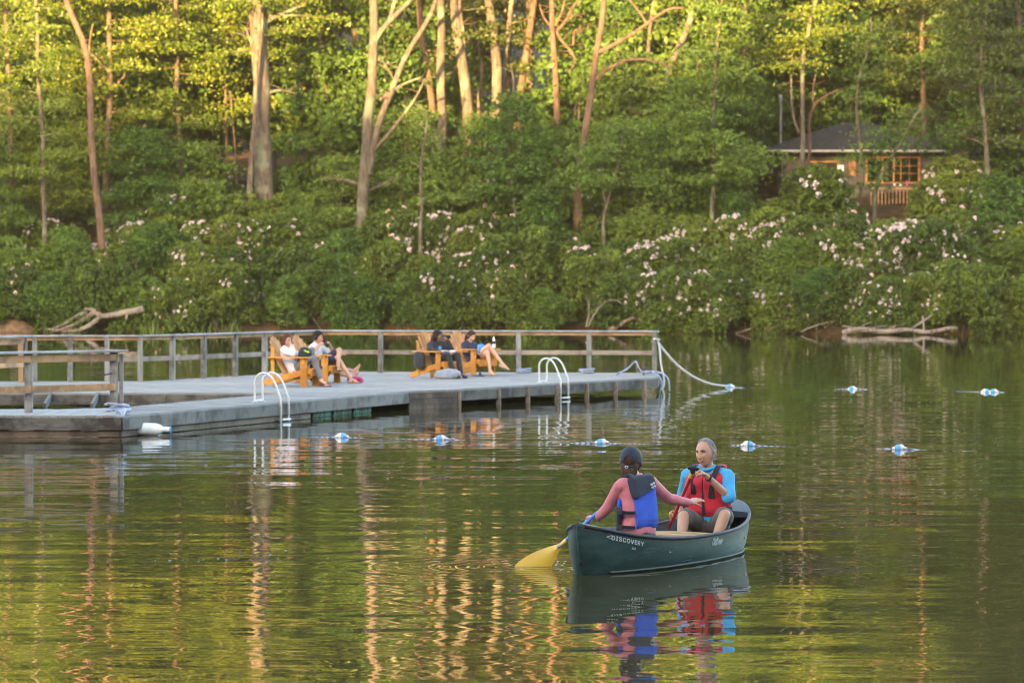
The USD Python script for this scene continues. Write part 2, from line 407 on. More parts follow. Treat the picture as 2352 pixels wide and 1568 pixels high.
def tree(name, label, stems, y, leaf=None, bark='bark_brown', crown=(), seed=0, cat='tree', group=GROUP_TREE):
    """stems: (picture points from the foot up, width at the foot and at the top in picture px). crown: one dict for tiers() per crown piece, its z range in picture rows."""
    rng = np.random.default_rng(seed)
    lines = []
    wood = MB()
    for pts, w0, w1 in stems:
        ln = stem_px(pts, y, 26)
        px = FPX / y
        wob = np.stack([meshkit.noise(np.stack([ln[:, 2] * 0.7, ln[:, 2] * 0 + seed, ln[:, 2] * 0], -1), k) - 0.5 for k in (1, 2)], 1) * 0.10
        ln[:, :2] += wob
        r = np.interp(np.linspace(0, 1, 26), [0, 0.06, 1], [w0 * 0.56, w0 * 0.5, w1 * 0.5]) / px
        wood.tube(ln, r, 9)
        lines.append((ln, r))
        for _ in range(7 if w0 > 6 else 3):                       # dead twigs and stubs
            i = int(rng.integers(4, 25))
            a_ = rng.uniform(0, 6.28)
            L_ = rng.uniform(0.25, 1.1)
            e_ = ln[i] + L_ * V3(math.cos(a_), math.sin(a_), rng.uniform(-0.2, 0.6))
            wood.tube([ln[i], ln[i] * 0.45 + e_ * 0.55 + rng.normal(0, 0.06, 3), e_], [min(0.03, r[i] * 0.5), 0.014, 0.006], 4, caps=False)
    base = lines[0][0][0]
    foot = V3(base[0], base[1], min(base[2], float(terrain(base[0], base[1])) - 0.3))
    if base[2] > foot[2] + 0.05:
        r0 = lines[0][1][0]
        wood.tube([foot, base + (0, 0, 0.05)], [r0 * 1.15, r0], 9)
    root = thing(name, label, cat, foot, group=group)
    cr = MB()
    for c in crown:
        c = dict(c)
        ln, r = lines[c.pop('stem', 0)]
        lo, hi = c.pop('rows')
        z0, z1 = P(CX, lo, y)[2], P(CX, hi, y)[2]
        size = c.get('size', 0.19)
        flat = c.pop('flat', 0.20)
        c.pop('size', None)
        p = tiers(rng, wood, ln, float(r.mean()), z0, z1, **c)
        if len(p):
            v, f = leaves(rng, p, size, flat)
            cr.add(v, f)
    v, f = wood.mesh()
    obj('trunk', (v - foot, f), M[bark], root, smooth=60)
    if cr.n:
        v, f = cr.mesh()
        obj('crown', (v - foot, f), M[leaf], root)
    return root


# --- laurel bushes: a few kinds, repeated
def bush_proto(path, seed, w, h, n, flowers=0, heads=7, wide=0.32, size=0.185, pink=False, leaf='laurel_leaf'):
    rng = np.random.default_rng(seed)
    cls = stage.CreateClassPrim(path)
    cls.SetTypeName('Xform')
    # lobes make an uneven outline
    k = 19
    c = np.stack([rng.uniform(-0.36, 0.36, k) * w, rng.uniform(-0.30, 0.30, k) * w, np.linspace(0.10, 0.80, k) * h], 1)
    c[:, :2] *= (1.15 - 0.5 * c[:, 2:] / h)
    rad = rng.uniform(0.12, 0.27, k) * min(w, h * 1.15)
    pts, nrm = [], []
    for ci, ri in zip(c, rad):
        m = int(n * ri ** 2 / (rad ** 2).sum())
        d = ball(rng, m)
        d[:, 2] = np.where(d[:, 2] < -0.6, -d[:, 2], d[:, 2])
        rr = ri * (1 - 0.28 * rng.uniform(size=(m, 1)) ** 1.6) * (0.82 + 0.36 * meshkit.noise(d * 2.6 + seed + ci, seed)[:, None])
        pts.append(ci + d * rr * np.array([1.15, 1.1, 0.95]))
        nrm.append(d)
    pts, nrm = np.vstack(pts), np.vstack(nrm)
    keep = pts[:, 2] > -0.45
    pts, nrm = pts[keep], nrm[keep]
    v, f = leaves(rng, pts, size, 0.10, 0.62, 0.3, face=nrm * 0.7)
    stems = MB()
    for ci in c:
        b = V3(rng.normal(0, 0.12 * w), rng.normal(0, 0.10 * w), -0.35)
        stems.tube(spline([b, b * 0.4 + ci * 0.6 + rng.normal(0, 0.12, 3), ci + (0, 0, 0.1)], 7), np.linspace(0.035, 0.012, 7), 4, caps=False)
    usdkit.mesh(stage, path + '/stems', stems.mesh(), M['bark_grey'])
    usdkit.mesh(stage, path + '/foliage', (v, f), M[leaf])
    if flowers:
        out = pts[(nrm[:, 2] > 0.0) & (pts[:, 2] > 0.38 * h) & (pts[:, 1] < 0.10 * w)]
        spots = out[rng.integers(0, len(out), heads)]
        fv = MB()
        for _ in range(flowers):
            s = spots[rng.integers(0, len(spots))] + rng.normal(0, wide, 3)
            j = out[np.argmin(((out - s) ** 2).sum(1))]
            dirn = (j - (0, 0, 0.45 * h))
            dirn = dirn / np.linalg.norm(dirn)
            q = ball(rng, 17)
            q = q * np.where((q @ dirn)[:, None] < 0, -1, 1)
            vv, ff = leaves(rng, j + dirn * 0.06 + q * rng.uniform(0.05, 0.105), 0.062, 0.0, 0.95, 0.25, face=q * 1.5)
            fv.add(vv, ff)
        usdkit.mesh(stage, path + '/flowers', fv.mesh(), M['petal_pink' if pink else 'petal_white']).GetPrim().SetCustomDataByKey('kind', 'stuff')
    return path


def sprig_proto(path, seed, h, w, n, leaf='young_leaf', size=0.21):
    """A young tree: several thin stems and airy sprays."""
    rng = np.random.default_rng(seed)
    cls = stage.CreateClassPrim(path)
    cls.SetTypeName('Xform')
    wood, cr = MB(), MB()
    for k in range(2):
        ln = spline([(0, 0, -0.4), (rng.normal(0, 0.15), rng.normal(0, 0.15), h * 0.4), (rng.normal(0, 0.5), rng.normal(0, 0.4), h)], 16)
        wood.tube(ln, np.linspace(0.06, 0.015, 16), 6)
        p = tiers(rng, wood, ln, 0.05, h * 0.18, h * 0.98, w, per=n, spray=34, shape=lambda t: math.sin(min(1, 0.25 + t) * 2.6) ** 0.7 if t < 0.9 else 0.4, droop=0.16)
        cr.add(*leaves(rng, p, size, 0.22, 0.7))
    usdkit.mesh(stage, path + '/trunk', wood.mesh(), M['bark_grey'], smooth=60)
    usdkit.mesh(stage, path + '/crown', cr.mesh(), M[leaf])
    return path


def back_proto(path, seed, h, w, leaf, z0=0.35, size=0.24, per=1.5, spray=40, bark='bark_brown', r0=0.30):
    """A tall tree of the woods further up the slope."""
    rng = np.random.default_rng(seed)
    cls = stage.CreateClassPrim(path)
    cls.SetTypeName('Xform')
    wood = MB()
    ln = spline([(0, 0, -1.0), (rng.normal(0, 0.2), rng.normal(0, 0.2), h * 0.45), (rng.normal(0, 0.8), rng.normal(0, 0.5), h)], 20)
    wood.tube(ln, np.linspace(r0, 0.05, 20), 9)
    p = tiers(rng, wood, ln, 0.2, h * z0, h * 0.99, w, per=per, spray=spray, shape=lambda t: (0.55 + 0.6 * math.sin(t * 2.8)) if t < 0.93 else 0.35, droop=0.18)
    usdkit.mesh(stage, path + '/trunk', wood.mesh(), M[bark], smooth=60)
    usdkit.mesh(stage, path + '/crown', leaves(rng, p, size, 0.2), M[leaf])
    return path


PX_PLACE = lambda px: 'the left edge' if px < 200 else 'x'
BUSH = [bush_proto('/World/bush_kind_4', 15, 3.3, 2.8, 6000, leaf='young_leaf', size=0.15), bush_proto('/World/bush_kind_%d' % 0, 11, 3.6, 2.7, 6500), bush_proto('/World/bush_kind_1', 12, 3.2, 3.0, 6500), bush_proto('/World/bush_kind_2', 13, 4.0, 2.6, 7000),
        bush_proto('/World/bush_kind_3', 14, 3.0, 2.4, 5500, leaf='young_leaf')]
BLOOM = [bush_proto('/World/blooming_bush_kind_0', 21, 3.6, 2.8, 6500, flowers=85), bush_proto('/World/blooming_bush_kind_1', 22, 3.3, 2.6, 6000, flowers=52), bush_proto('/World/blooming_bush_kind_2', 23, 3.4, 2.7, 6000, flowers=26, pink=True),
         bush_proto('/World/blooming_bush_kind_3', 24, 3.8, 2.6, 6500, flowers=32), bush_proto('/World/blooming_bush_kind_4', 25, 3.7, 2.7, 6500, flowers=210, heads=5, wide=0.42)]
SPRIG = [sprig_proto('/World/young_tree_kind_0', 31, 6.5, 2.2, 3.4), sprig_proto('/World/young_tree_kind_1', 32, 5.2, 1.9, 3.8), sprig_proto('/World/young_tree_kind_2', 33, 8.0, 2.3, 3.0)]
BACK = [back_proto('/World/woods_tree_kind_0', 41, 24, 4.2, 'forest_leaf', 0.04, per=2.2), back_proto('/World/woods_tree_kind_1', 42, 30, 4.8, 'forest_leaf', 0.25), back_proto('/World/woods_tree_kind_2', 43, 20, 3.8, 'maple_leaf', 0.03, per=2.4),
        back_proto('/World/woods_tree_kind_3', 44, 31, 4.6, 'maple_leaf', 0.30)]


def bush_at(px, s, label, kinds, k, scale, group='laurel bushes on the bank', dz=0.0, lake=False):
    """px: the picture column; s: metres behind the waterline."""
    y = float(shore(0)) + s
    for _ in range(3):
        x = (px - CX) / FPX * y
        y = float(shore(x)) + s
    rng = np.random.default_rng(int(abs(px) * 13 + s * 101))
    sc = scale * rng.uniform(0.9, 1.12)
    return copy_of(kinds[k % len(kinds)], 'laurel_bush', label, 'bush', (x, y, float(terrain(x, y)) - 0.1 + dz), rng.normal(0, 0.45) if 'bloss' in group else rng.uniform(0, 6.28), group, (sc, sc, sc * rng.uniform(0.92, 1.12)))


MARKS = [(-200, 'beyond the left edge'), (-20, 'at the left edge'), (70, 'above the rusty rock'), (160, 'left of the driftwood limb'), (240, 'at the crooked reddish trunk'), (330, 'above the reeds'), (430, 'before the thick trunk'), (520, 'left of the thickest trunk'), (600, 'below the thickest trunk'), (680, 'above the white cardigan'), (750, 'above the man with a camera'), (830, 'below the pale forked trunk'), (920, 'right of the pale forked trunk'), (1000, 'above the black jacket'), (1075, 'above the navy top'), (1150, 'above the crossed bare legs'), (1230, 'above the far ladder'), (1310, 'left of the long leaning trunk'), (1390, 'right of the long leaning trunk'), (1470, 'above the end of the railing'), (1550, 'above the tall tan rock'), (1630, 'below the light young tree'), (1710, 'left of the hut'), (1790, 'below the left hut eave'), (1870, 'below the hut door'), (1950, 'left of the hut porch'), (2030, 'above the orange boulder'), (2110, 'below the hut porch'), (2190, 'right of the hut'), (2270, 'at the shaded thin trunk'), (2345, 'at the right edge'), (2440, 'beyond the right edge')]
SEEN = {}


def where(px, kind, tail=''):
    """A label that says which plant it is by what it stands at; a second one at the same place is told apart by its side."""
    m = min(MARKS, key=lambda q: abs(q[0] - px))[1]
    key = (kind, m, tail)
    SEEN[key] = SEEN.get(key, 0) + 1
    side = ['', 'another ', 'a third ', 'a fourth '][min(3, SEEN[key] - 1)]
    return ' '.join(f'{side}{kind} {tail} {m}'.replace(' of the picture', '').split())

# ------------------------------------------------------------------ the far woods, tree by tree
D = lambda s: 196.0 + s
H0 = -420
tree('maple_tree', 'slender grey-stemmed maple with level green tiers near the left edge of the picture', [([(105, 560), (94, 260), (86, 60), (80, -180), (84, H0)], 11, 5)], D(9), 'maple_leaf', 'bark_grey',
     [dict(rows=(470, H0), reach=2.6, per=2.2, spray=42, shape=lambda t: 1.1 - 0.4 * t)], 1)
tree('crooked_tree', 'bare reddish crooked trunk bending over to the left behind the dock walkway', [([(236, 655), (229, 500), (212, 350), (205, 190), (188, 90), (156, 15), (148, -110), (160, H0)], 17, 11), ([(206, 190), (203, 120), (212, 60)], 6, 3)], D(7), 'maple_leaf', 'bark_red',
     [dict(rows=(-60, H0), reach=2.0, per=1.8)], 2)
tree('maple_tree', 'maple with a straight brown trunk just right of the crooked reddish trunk', [([(251, 560), (248, 320), (252, 170), (250, 40), (262, -150), (270, H0)], 15, 7), ([(250, 165), (215, 130), (190, 100)], 7, 3), ([(253, 205), (280, 180), (298, 145)], 7, 3)], D(13), 'maple_leaf', 'bark_brown',
     [dict(rows=(400, 150), reach=2.8, per=2.4, spray=44), dict(rows=(150, H0), reach=3.4, per=2.6, spray=46, shape=lambda t: 1.1 - 0.4 * t)], 3)
tree('maple_tree', 'maple filling the space between the crooked trunk and the big trunk with level sprays', [([(415, 560), (412, 330), (405, 120), (410, -120), (415, H0)], 13, 6)], D(15), 'maple_leaf', 'bark_brown',
     [dict(rows=(430, 200), reach=2.5, per=2.3, spray=44), dict(rows=(200, H0), reach=2.8, per=3.0, spray=48, shape=lambda t: 1.15 - 0.4 * t)], 4)
tree('thin_tree', 'thin twin stems in front of the dark woods left of the big trunk', [([(521, 480), (520, 300), (517, 190), (525, 60), (530, -100)], 7, 4), ([(546, 480), (540, 330), (527, 210)], 7, 3)], D(17), 'maple_leaf', 'bark_brown',
     [dict(rows=(300, -100), reach=2.2, per=2.2)], 5)
tree('grey_tree', 'narrow grey stem standing close against the big trunk', [([(573, 480), (580, 330), (588, 200), (594, 60), (600, -200)], 13, 6)], D(11), 'maple_leaf', 'bark_grey', [dict(rows=(0, -200), reach=1.2, per=1.2)], 6)
tree('great_oak', 'thickest trunk of the shore, sunlit at the top, left of the pale forked tree', [([(605, 440), (602, 300), (599, 190), (594, 60), (586, -150), (580, H0)], 40, 31), ([(594, 175), (577, 60), (566, -70)], 13, 9), ([(606, 55), (640, 35), (672, 22), (705, 2)], 11, 5), ([(612, 215), (640, 208), (676, 216)], 8, 3), ([(592, 130), (575, 95), (562, 62)], 9, 4)], D(12), 'maple_leaf', 'bark_grey',
     [dict(rows=(140, -60), reach=3.6, per=1.1, az=[0.0, 3.14], spray=46), dict(rows=(-60, H0), reach=4.2, per=1.8)], 7)
tree('maple_tree', 'maple with slim paired stems right of the big trunk', [([(712, 470), (700, 240), (690, 120), (682, -40), (690, -260)], 8, 4), ([(742, 470), (736, 220), (738, 140), (724, 0), (720, -200)], 8, 4), ([(737, 150), (752, 120), (765, 108)], 5, 2)], D(20), 'maple_leaf', 'bark_brown',
     [dict(rows=(300, 60), reach=2.0, per=2.2, spray=40), dict(rows=(140, -260), reach=2.3, per=2.6, spray=46)], 8)
tree('forked_tree', 'pale lichen-spotted trunk forking into long bare limbs above the chairs', [([(828, 540), (838, 410), (849, 240), (858, 90), (853, -80), (850, -300)], 26, 15), ([(847, 400), (868, 300), (903, 195), (940, 115), (985, 40), (1004, -20)], 17, 9), ([(852, 352), (890, 312), (930, 262), (974, 180)], 9, 4),
     ([(860, 95), (895, 48), (943, 0), (975, -60)], 13, 8), ([(892, 52), (906, 0), (912, -70)], 10, 6), ([(872, 230), (905, 205), (968, 178)], 8, 3), ([(834, 425), (800, 415), (740, 412)], 7, 3), ([(834, 440), (880, 425), (910, 405)], 7, 3), ([(838, 440), (832, 500), (836, 545)], 8, 6), ([(905, 190), (885, 150), (868, 128)], 4, 2)], D(10), 'maple_leaf', 'bark_grey',
     [dict(rows=(-60, -300), reach=2.6, per=1.5, gap=0.2)], 9)
tree('back_tree', 'leaning sunlit trunk behind the forked tree limbs', [([(1000, 330), (985, 190), (966, 60), (958, -120), (955, -300)], 17, 11)], D(17), 'forest_leaf', 'bark_red', [dict(rows=(210, 90), reach=1.2, per=1.6), dict(rows=(-40, -300), reach=3.0, per=1.6)], 10)
tree('back_tree', 'straight sunlit trunk right of the forked tree', [([(1013, 340), (1013, 200), (1012, 80), (1014, -120), (1012, -340)], 21, 14)], D(15), 'forest_leaf', 'bark_grey', [dict(rows=(-60, -340), reach=3.0, per=1.6)], 11)
tree('back_tree', 'broad yellow-lit trunk leaning left with shadow marks, third right of the forked tree', [([(1080, 360), (1073, 250), (1058, 130), (1043, 20), (1036, -120), (1030, -320)], 27, 18), ([(1066, 110), (1060, 50), (1057, -60)], 9, 6)], D(16), 'forest_leaf', 'bark_grey', [dict(rows=(150, 60), reach=1.1, per=1.4), dict(rows=(-60, -320), reach=3.0, per=1.6)], 12)
tree('thin_tree', 'thin crooked stem between two broad yellow-lit trunks', [([(1100, 220), (1098, 100), (1086, 45), (1075, -20), (1070, -150)], 8, 5)], D(19), 'forest_leaf', 'bark_brown', [dict(rows=(-50, -150), reach=2.0, per=1.6)], 13)
tree('back_tree', 'yellow-lit mottled trunk above the middle of the dock', [([(1142, 330), (1141, 200), (1135, 90), (1122, 0), (1114, -130), (1108, -320)], 25, 15)], D(18), 'forest_leaf', 'bark_grey', [dict(rows=(110, 20), reach=1.3, per=1.8), dict(rows=(-60, -320), reach=3.2, per=1.6)], 14)
tree('thin_tree', 'slim yellow-lit trunk leaning right beside the mottled trunk', [([(1158, 330), (1156, 180), (1164, 100), (1177, 0), (1188, -160)], 15, 9)], D(19), 'forest_leaf', 'bark_grey', [dict(rows=(-50, -160), reach=2.4, per=1.6)], 15)
tree('back_tree', 'orange-lit trunk leaning right above the green young maples', [([(1188, 340), (1194, 210), (1212, 100), (1226, 0), (1240, -300)], 18, 11)], D(20), 'forest_leaf', 'bark_red', [dict(rows=(160, 40), reach=1.4, per=1.8), dict(rows=(-60, -300), reach=3.0, per=1.6)], 16)
tree('snag_tree', 'dead trunk with twisted bare limbs reaching right', [([(1282, 480), (1278, 260), (1273, 140), (1268, 10), (1262, -160)], 17, 10), ([(1280, 70), (1300, 48), (1312, 25), (1330, 2)], 8, 3), ([(1276, 60), (1292, 25), (1298, -30)], 6, 3), ([(1281, 72), (1305, 110), (1318, 130), (1304, 165)], 7, 3), ([(1318, 104), (1325, 70), (1332, 85)], 5, 2), ([(1266, 60), (1250, 40), (1240, 10)], 5, 2), ([(1308, 40), (1322, 36), (1338, 40)], 4, 2)], D(17), None, 'bark_red', [], 17)
tree('leaning_tree', 'long thin reddish trunk leaning right with two arching bare limbs', [([(1327, 470), (1346, 282), (1365, 169), (1379, 70), (1390, -10), (1404, -200)], 18, 10), ([(1375, 121), (1424, 96), (1484, 56), (1530, 25), (1570, 20)], 10, 4), ([(1366, 187), (1403, 156), (1460, 137), (1538, 156)], 9, 3), ([(1484, 56), (1470, 30), (1435, -10)], 6, 3)], D(9), 'maple_leaf', 'bark_red', [dict(rows=(-70, -220), reach=2.4, per=1.5)], 18)
tree('thin_tree', 'upright thin grey trunk right of the long leaning trunk', [([(1490, 480), (1488, 285), (1486, 176), (1491, 70), (1502, -10), (1512, -260)], 12, 7)], D(16), 'young_leaf', 'bark_grey', [dict(rows=(60, -260), reach=2.6, per=1.6)], 19)
tree('thin_tree', 'tilted grey trunk left of the light green tall young tree', [([(1518, 420), (1526, 281), (1545, 141), (1571, 81), (1598, -5), (1630, -240)], 19, 11)], D(15), 'maple_leaf', 'bark_grey', [dict(rows=(-20, -240), reach=2.8, per=1.6)], 20)
tree('young_maple', 'tall light green young tree standing left of the hut', [([(1634, 560), (1638, 400), (1640, 281), (1647, 123), (1654, 20), (1660, -120)], 10, 3)], D(8), 'young_leaf', 'bark_grey',
     [dict(rows=(420, -120), reach=2.3, per=4.0, spray=46, size=0.21, shape=lambda t: 1.05 - 0.55 * t, flat=0.3)], 21)
tree('young_maple', 'young green maple with broad tiers above the gap between the two pairs of chairs', [([(1178, 560), (1174, 420), (1168, 320), (1176, 240), (1172, 150)], 8, 3), ([(1176, 420), (1190, 330), (1198, 220)], 6, 2)], D(9), 'young_leaf', 'bark_grey',
     [dict(rows=(480, 215), reach=2.0, per=4.2, spray=44, size=0.21, shape=lambda t: 1.1 - 0.75 * t, flat=0.32), dict(stem=1, rows=(400, 225), reach=1.6, per=3.6, spray=42, size=0.21, shape=lambda t: 1.0 - 0.5 * t, flat=0.32)], 22)
tree('young_maple', 'low spreading green maple on a forked stem right of the leaning trunk', [([(1390, 580), (1392, 475), (1413, 400), (1430, 320), (1440, 270)], 8, 3), ([(1393, 470), (1380, 400), (1395, 320)], 5, 2)], D(7), 'young_leaf', 'bark_grey',
     [dict(rows=(440, 280), reach=2.3, per=5.2, spray=46, size=0.20, shape=lambda t: 1.1 - 0.6 * t, flat=0.3), dict(stem=1, rows=(420, 330), reach=1.6, per=4, spray=40, size=0.20, flat=0.3)], 23)
tree('sapling', 'bare thin sapling stem below the forked tree limbs', [([(967, 520), (968, 430), (976, 320), (980, 262), (958, 240)], 7, 3)], D(7), 'young_leaf', 'bark_grey', [dict(rows=(330, 255), reach=0.9, per=3.5, spray=30, size=0.13)], 24)
tree('young_maple', 'yellow-green young maple right of the forked trunk', [([(930, 520), (925, 400), (935, 300), (930, 220)], 7, 3)], D(12), 'young_leaf', 'bark_brown', [dict(rows=(470, 240), reach=1.7, per=4.2, spray=42, size=0.20, shape=lambda t: 1.1 - 0.6 * t)], 25)
tree('grey_tree', 'forked grey trunk crossing in front of the left end of the hut roof', [([(1836, 480), (1840, 398), (1845, 316), (1842, 211), (1851, 88), (1878, -5), (1890, -200)], 12, 6), ([(1836, 305), (1820, 250), (1816, 190), (1822, 110)], 7, 3)], D(13), 'maple_leaf', 'bark_grey', [dict(rows=(130, -200), reach=2.6, per=2.2, spray=40), dict(stem=1, rows=(160, 60), reach=1.6, per=2.4)], 26)
tree('thin_tree', 'slim reddish stem bending right in front of the hut roof', [([(1852, 480), (1855, 387), (1860, 309), (1871, 243), (1895, 222), (1930, 206)], 10, 5), ([(1871, 246), (1868, 205), (1874, 170)], 5, 2)], D(14), None, 'bark_red', [], 27)
tree('young_maple', 'airy sapling with bright leaves in front of the middle of the hut roof', [([(1970, 470), (1972, 290), (1974, 169), (1992, 116), (2000, 40)], 9, 3)], D(12), 'young_leaf', 'bark_grey',
     [dict(rows=(400, 40), reach=1.15, per=3.0, spray=28, size=0.17, shape=lambda t: 1.0 - 0.3 * t, gap=0.12, flat=0.25)], 28)
tree('young_maple', 'leaning sapling crossing the hut window with leafy sprays at its tip', [([(2008, 500), (2021, 415), (2050, 360), (2072, 325), (2092, 280), (2120, 245)], 9, 4)], D(11), 'young_leaf', 'bark_grey',
     [dict(rows=(345, 250), reach=1.4, per=6.0, spray=26, size=0.17, shape=lambda t: 1.0 - 0.3 * t, az=[0.2, 2.9, 0.0, 3.4], flat=0.25), dict(rows=(430, 360), reach=0.7, per=3.0, spray=22, size=0.20)], 29)
tree('great_pine', 'double sunlit trunk high behind the hut', [([(2028, 330), (2026, 200), (2036, 90), (2036, -40), (2034, H0)], 25, 17), ([(2022, 250), (2014, 130), (2012, -20), (2010, -300)], 20, 14)], D(46), 'forest_leaf', 'bark_red', [dict(rows=(-70, H0), reach=3.6, per=1.5)], 30)
tree('shade_tree', 'thin pale trunk under dark green tiers at the right end of the shore', [([(2268, 560), (2271, 430), (2260, 281), (2253, 200), (2262, 60), (2268, -160), (2270, H0)], 12, 5), ([(2262, 300), (2275, 282), (2284, 262)], 4, 2), ([(2268, 340), (2240, 322), (2215, 318)], 5, 2)], D(10), 'forest_leaf', 'bark_grey',
     [dict(rows=(330, H0), reach=2.1, per=3.2, spray=46, shape=lambda t: 1.05 - 0.3 * t)], 31)
tree('shade_tree', 'dark thick trunk in the shade right of the hut', [([(2206, 470), (2212, 330), (2210, 150), (2206, -100), (2210, H0)], 30, 18)], D(30), 'forest_leaf', 'bark_brown', [dict(rows=(300, H0), reach=3.0, per=2.2, spray=46)], 32)
tree('shade_tree', 'shaded tree with dense green tiers in the upper right corner', [([(2345, 560), (2350, 300), (2340, 60), (2350, H0)], 14, 7)], D(14), 'forest_leaf', 'bark_brown', [dict(rows=(400, H0), reach=3.4, per=3.0, spray=46)], 33)
tree('maple_tree', 'green tree filling the top of the picture left of the hut chimney pole', [([(1712, 520), (1716, 300), (1710, 100), (1716, -100), (1720, H0)], 11, 6)], D(16), 'maple_leaf', 'bark_brown', [dict(rows=(300, 120), reach=1.0, per=2.4, spray=40), dict(rows=(120, H0), reach=2.2, per=2.4, spray=44)], 34)
tree('maple_tree', 'green tree hanging over the upper right part of the hut', [([(2120, 480), (2122, 300), (2118, 90), (2124, -120), (2120, H0)], 13, 7)], D(27), 'forest_leaf', 'bark_brown', [dict(rows=(200, H0), reach=2.6, per=2.4, spray=46)], 35)
tree('maple_tree', 'leafy maple at the left edge behind the slender grey-stemmed one', [([(20, 560), (24, 300), (15, 60), (20, H0)], 13, 6)], D(14), 'maple_leaf', 'bark_brown', [dict(rows=(440, 150), reach=2.2, per=2.0, spray=44), dict(rows=(150, H0), reach=3.2, per=2.6, spray=46)], 36)
tree('maple_tree', 'maple with sunlit tiers between the big trunk and the forked tree', [([(792, 500), (788, 260), (782, 90), (786, -120), (790, H0)], 11, 5)], D(23), 'maple_leaf', 'bark_brown', [dict(rows=(280, 60), reach=2.0, per=2.2, spray=44), dict(rows=(60, H0), reach=2.6, per=2.4, spray=46)], 37)
tree('maple_tree', 'maple above the snag with yellow-green top', [([(1440, 480), (1436, 260), (1440, 90), (1432, -120), (1436, H0)], 12, 6)], D(26), 'maple_leaf', 'bark_brown', [dict(rows=(230, H0), reach=3.2, per=2.3, spray=44)], 38)

# --- young trees and woods that nothing tells apart
rng = np.random.default_rng(77)
for k, (px, s, q, sc) in enumerate([(330, 11, 2, 0.9), (470, 12, 0, 0.9), (655, 13, 1, 0.7), (695, 9, 1, 0.7), (775, 12, 0, 0.8), (1045, 11, 1, 1.0), (1110, 14, 2, 0.8), (1240, 8, 1, 1.0), (1300, 13, 0, 1.0), (1480, 9, 1, 1.0), (1545, 11, 0, 1.0), (1600, 12, 2, 0.9), (1690, 8, 1, 0.8), (2310, 8, 1, 0.9), (-60, 10, 2, 1.0), (2420, 12, 2, 1.0), (60, 17, 0, 1.0), (170, 17, 2, 0.9)]):
    y = D(s)
    x = (px - CX) / FPX * y
    copy_of(SPRIG[q], 'young_tree', where(px, 'leafy young tree among the laurels'), 'tree', (x, y, float(terrain(x, y)) - 0.1), rng.uniform(0, 6.28), 'young trees among the laurel bushes', sc)
k = 0
for y0, n, w in ((236, 13, 30), (247, 14, 33), (260, 15, 36), (276, 16, 40), (296, 16, 44)):
    for j in range(n):
        x = -w + 2 * w * (j + rng.uniform(0.15, 0.85)) / n
        y = y0 + rng.uniform(-4, 4)
        pxx = CX + FPX * x / y
        if y < 243 and (1755 < pxx < 1990):      # the clearing behind the hut
            continue
        copy_of(BACK[int(rng.integers(0, 4))], 'woods_tree', 'tall tree of the dim woods further up the slope', 'tree', (x, y, float(terrain(x, y))), rng.uniform(0, 6.28), 'tall trees of the woods up the slope', rng.uniform(0.85, 1.15))
        k += 1

# --- laurel bushes, three staggered rows up the bank
rows = [(0.15, 30, 0.95, 0.0), (4.2, 25, 1.10, 0.5), (7.8, 23, 1.12, 0.2), (11.5, 20, 1.10, 0.6)]
ROW_TXT = ['overhanging the water', 'low on the bank', 'halfway up the bank', 'high on the bank']
bloom_px = {1: [(560, 600), (1000, 1080), (1540, 1640), (1690, 1760), (1960, 2010)], 2: [(500, 540), (880, 1100), (1380, 1560), (1880, 2110)], 3: [(60, 110), (250, 560), (700, 730), (950, 1080), (1640, 1820), (2060, 2120), (2180, 2300)], 4: [(20, 60), (1060, 1100), (1400, 1440)]}
for ri, (s, n, sc, off) in enumerate(rows):
    for j in range(n):
        px = -120 + 2600 * (j + off) / n + rng.uniform(-30, 30)
        if ri == 3 and (40 < px < 480 or 1760 < px < 2190):
            continue
        if ri == 2 and (120 < px < 240):
            continue
        blooming = any(a - 40 <= px <= b + 40 for a, b in bloom_px[ri + 1])
        u = float(rng.uniform())
        if blooming:
            bush_at(px, s + rng.uniform(-0.8, 0.8), where(px, 'laurel bush full of blossom', ROW_TXT[ri]), BLOOM, int(rng.integers(0, 2)) if u < 0.75 else int(rng.integers(0, 4)), sc, 'blossoming laurel bushes on the bank')
        elif u < 0.25:
            bush_at(px, s + rng.uniform(-0.8, 0.8), where(px, 'laurel bush with few blossoms', ROW_TXT[ri]), BLOOM, 2 + int(rng.integers(0, 2)), sc, 'blossoming laurel bushes on the bank')
        else:
            bush_at(px, s + rng.uniform(-0.8, 0.8), where(px, 'green laurel bush', ROW_TXT[ri]), BUSH, int(rng.integers(0, 5)), sc, 'green laurel bushes on the bank')

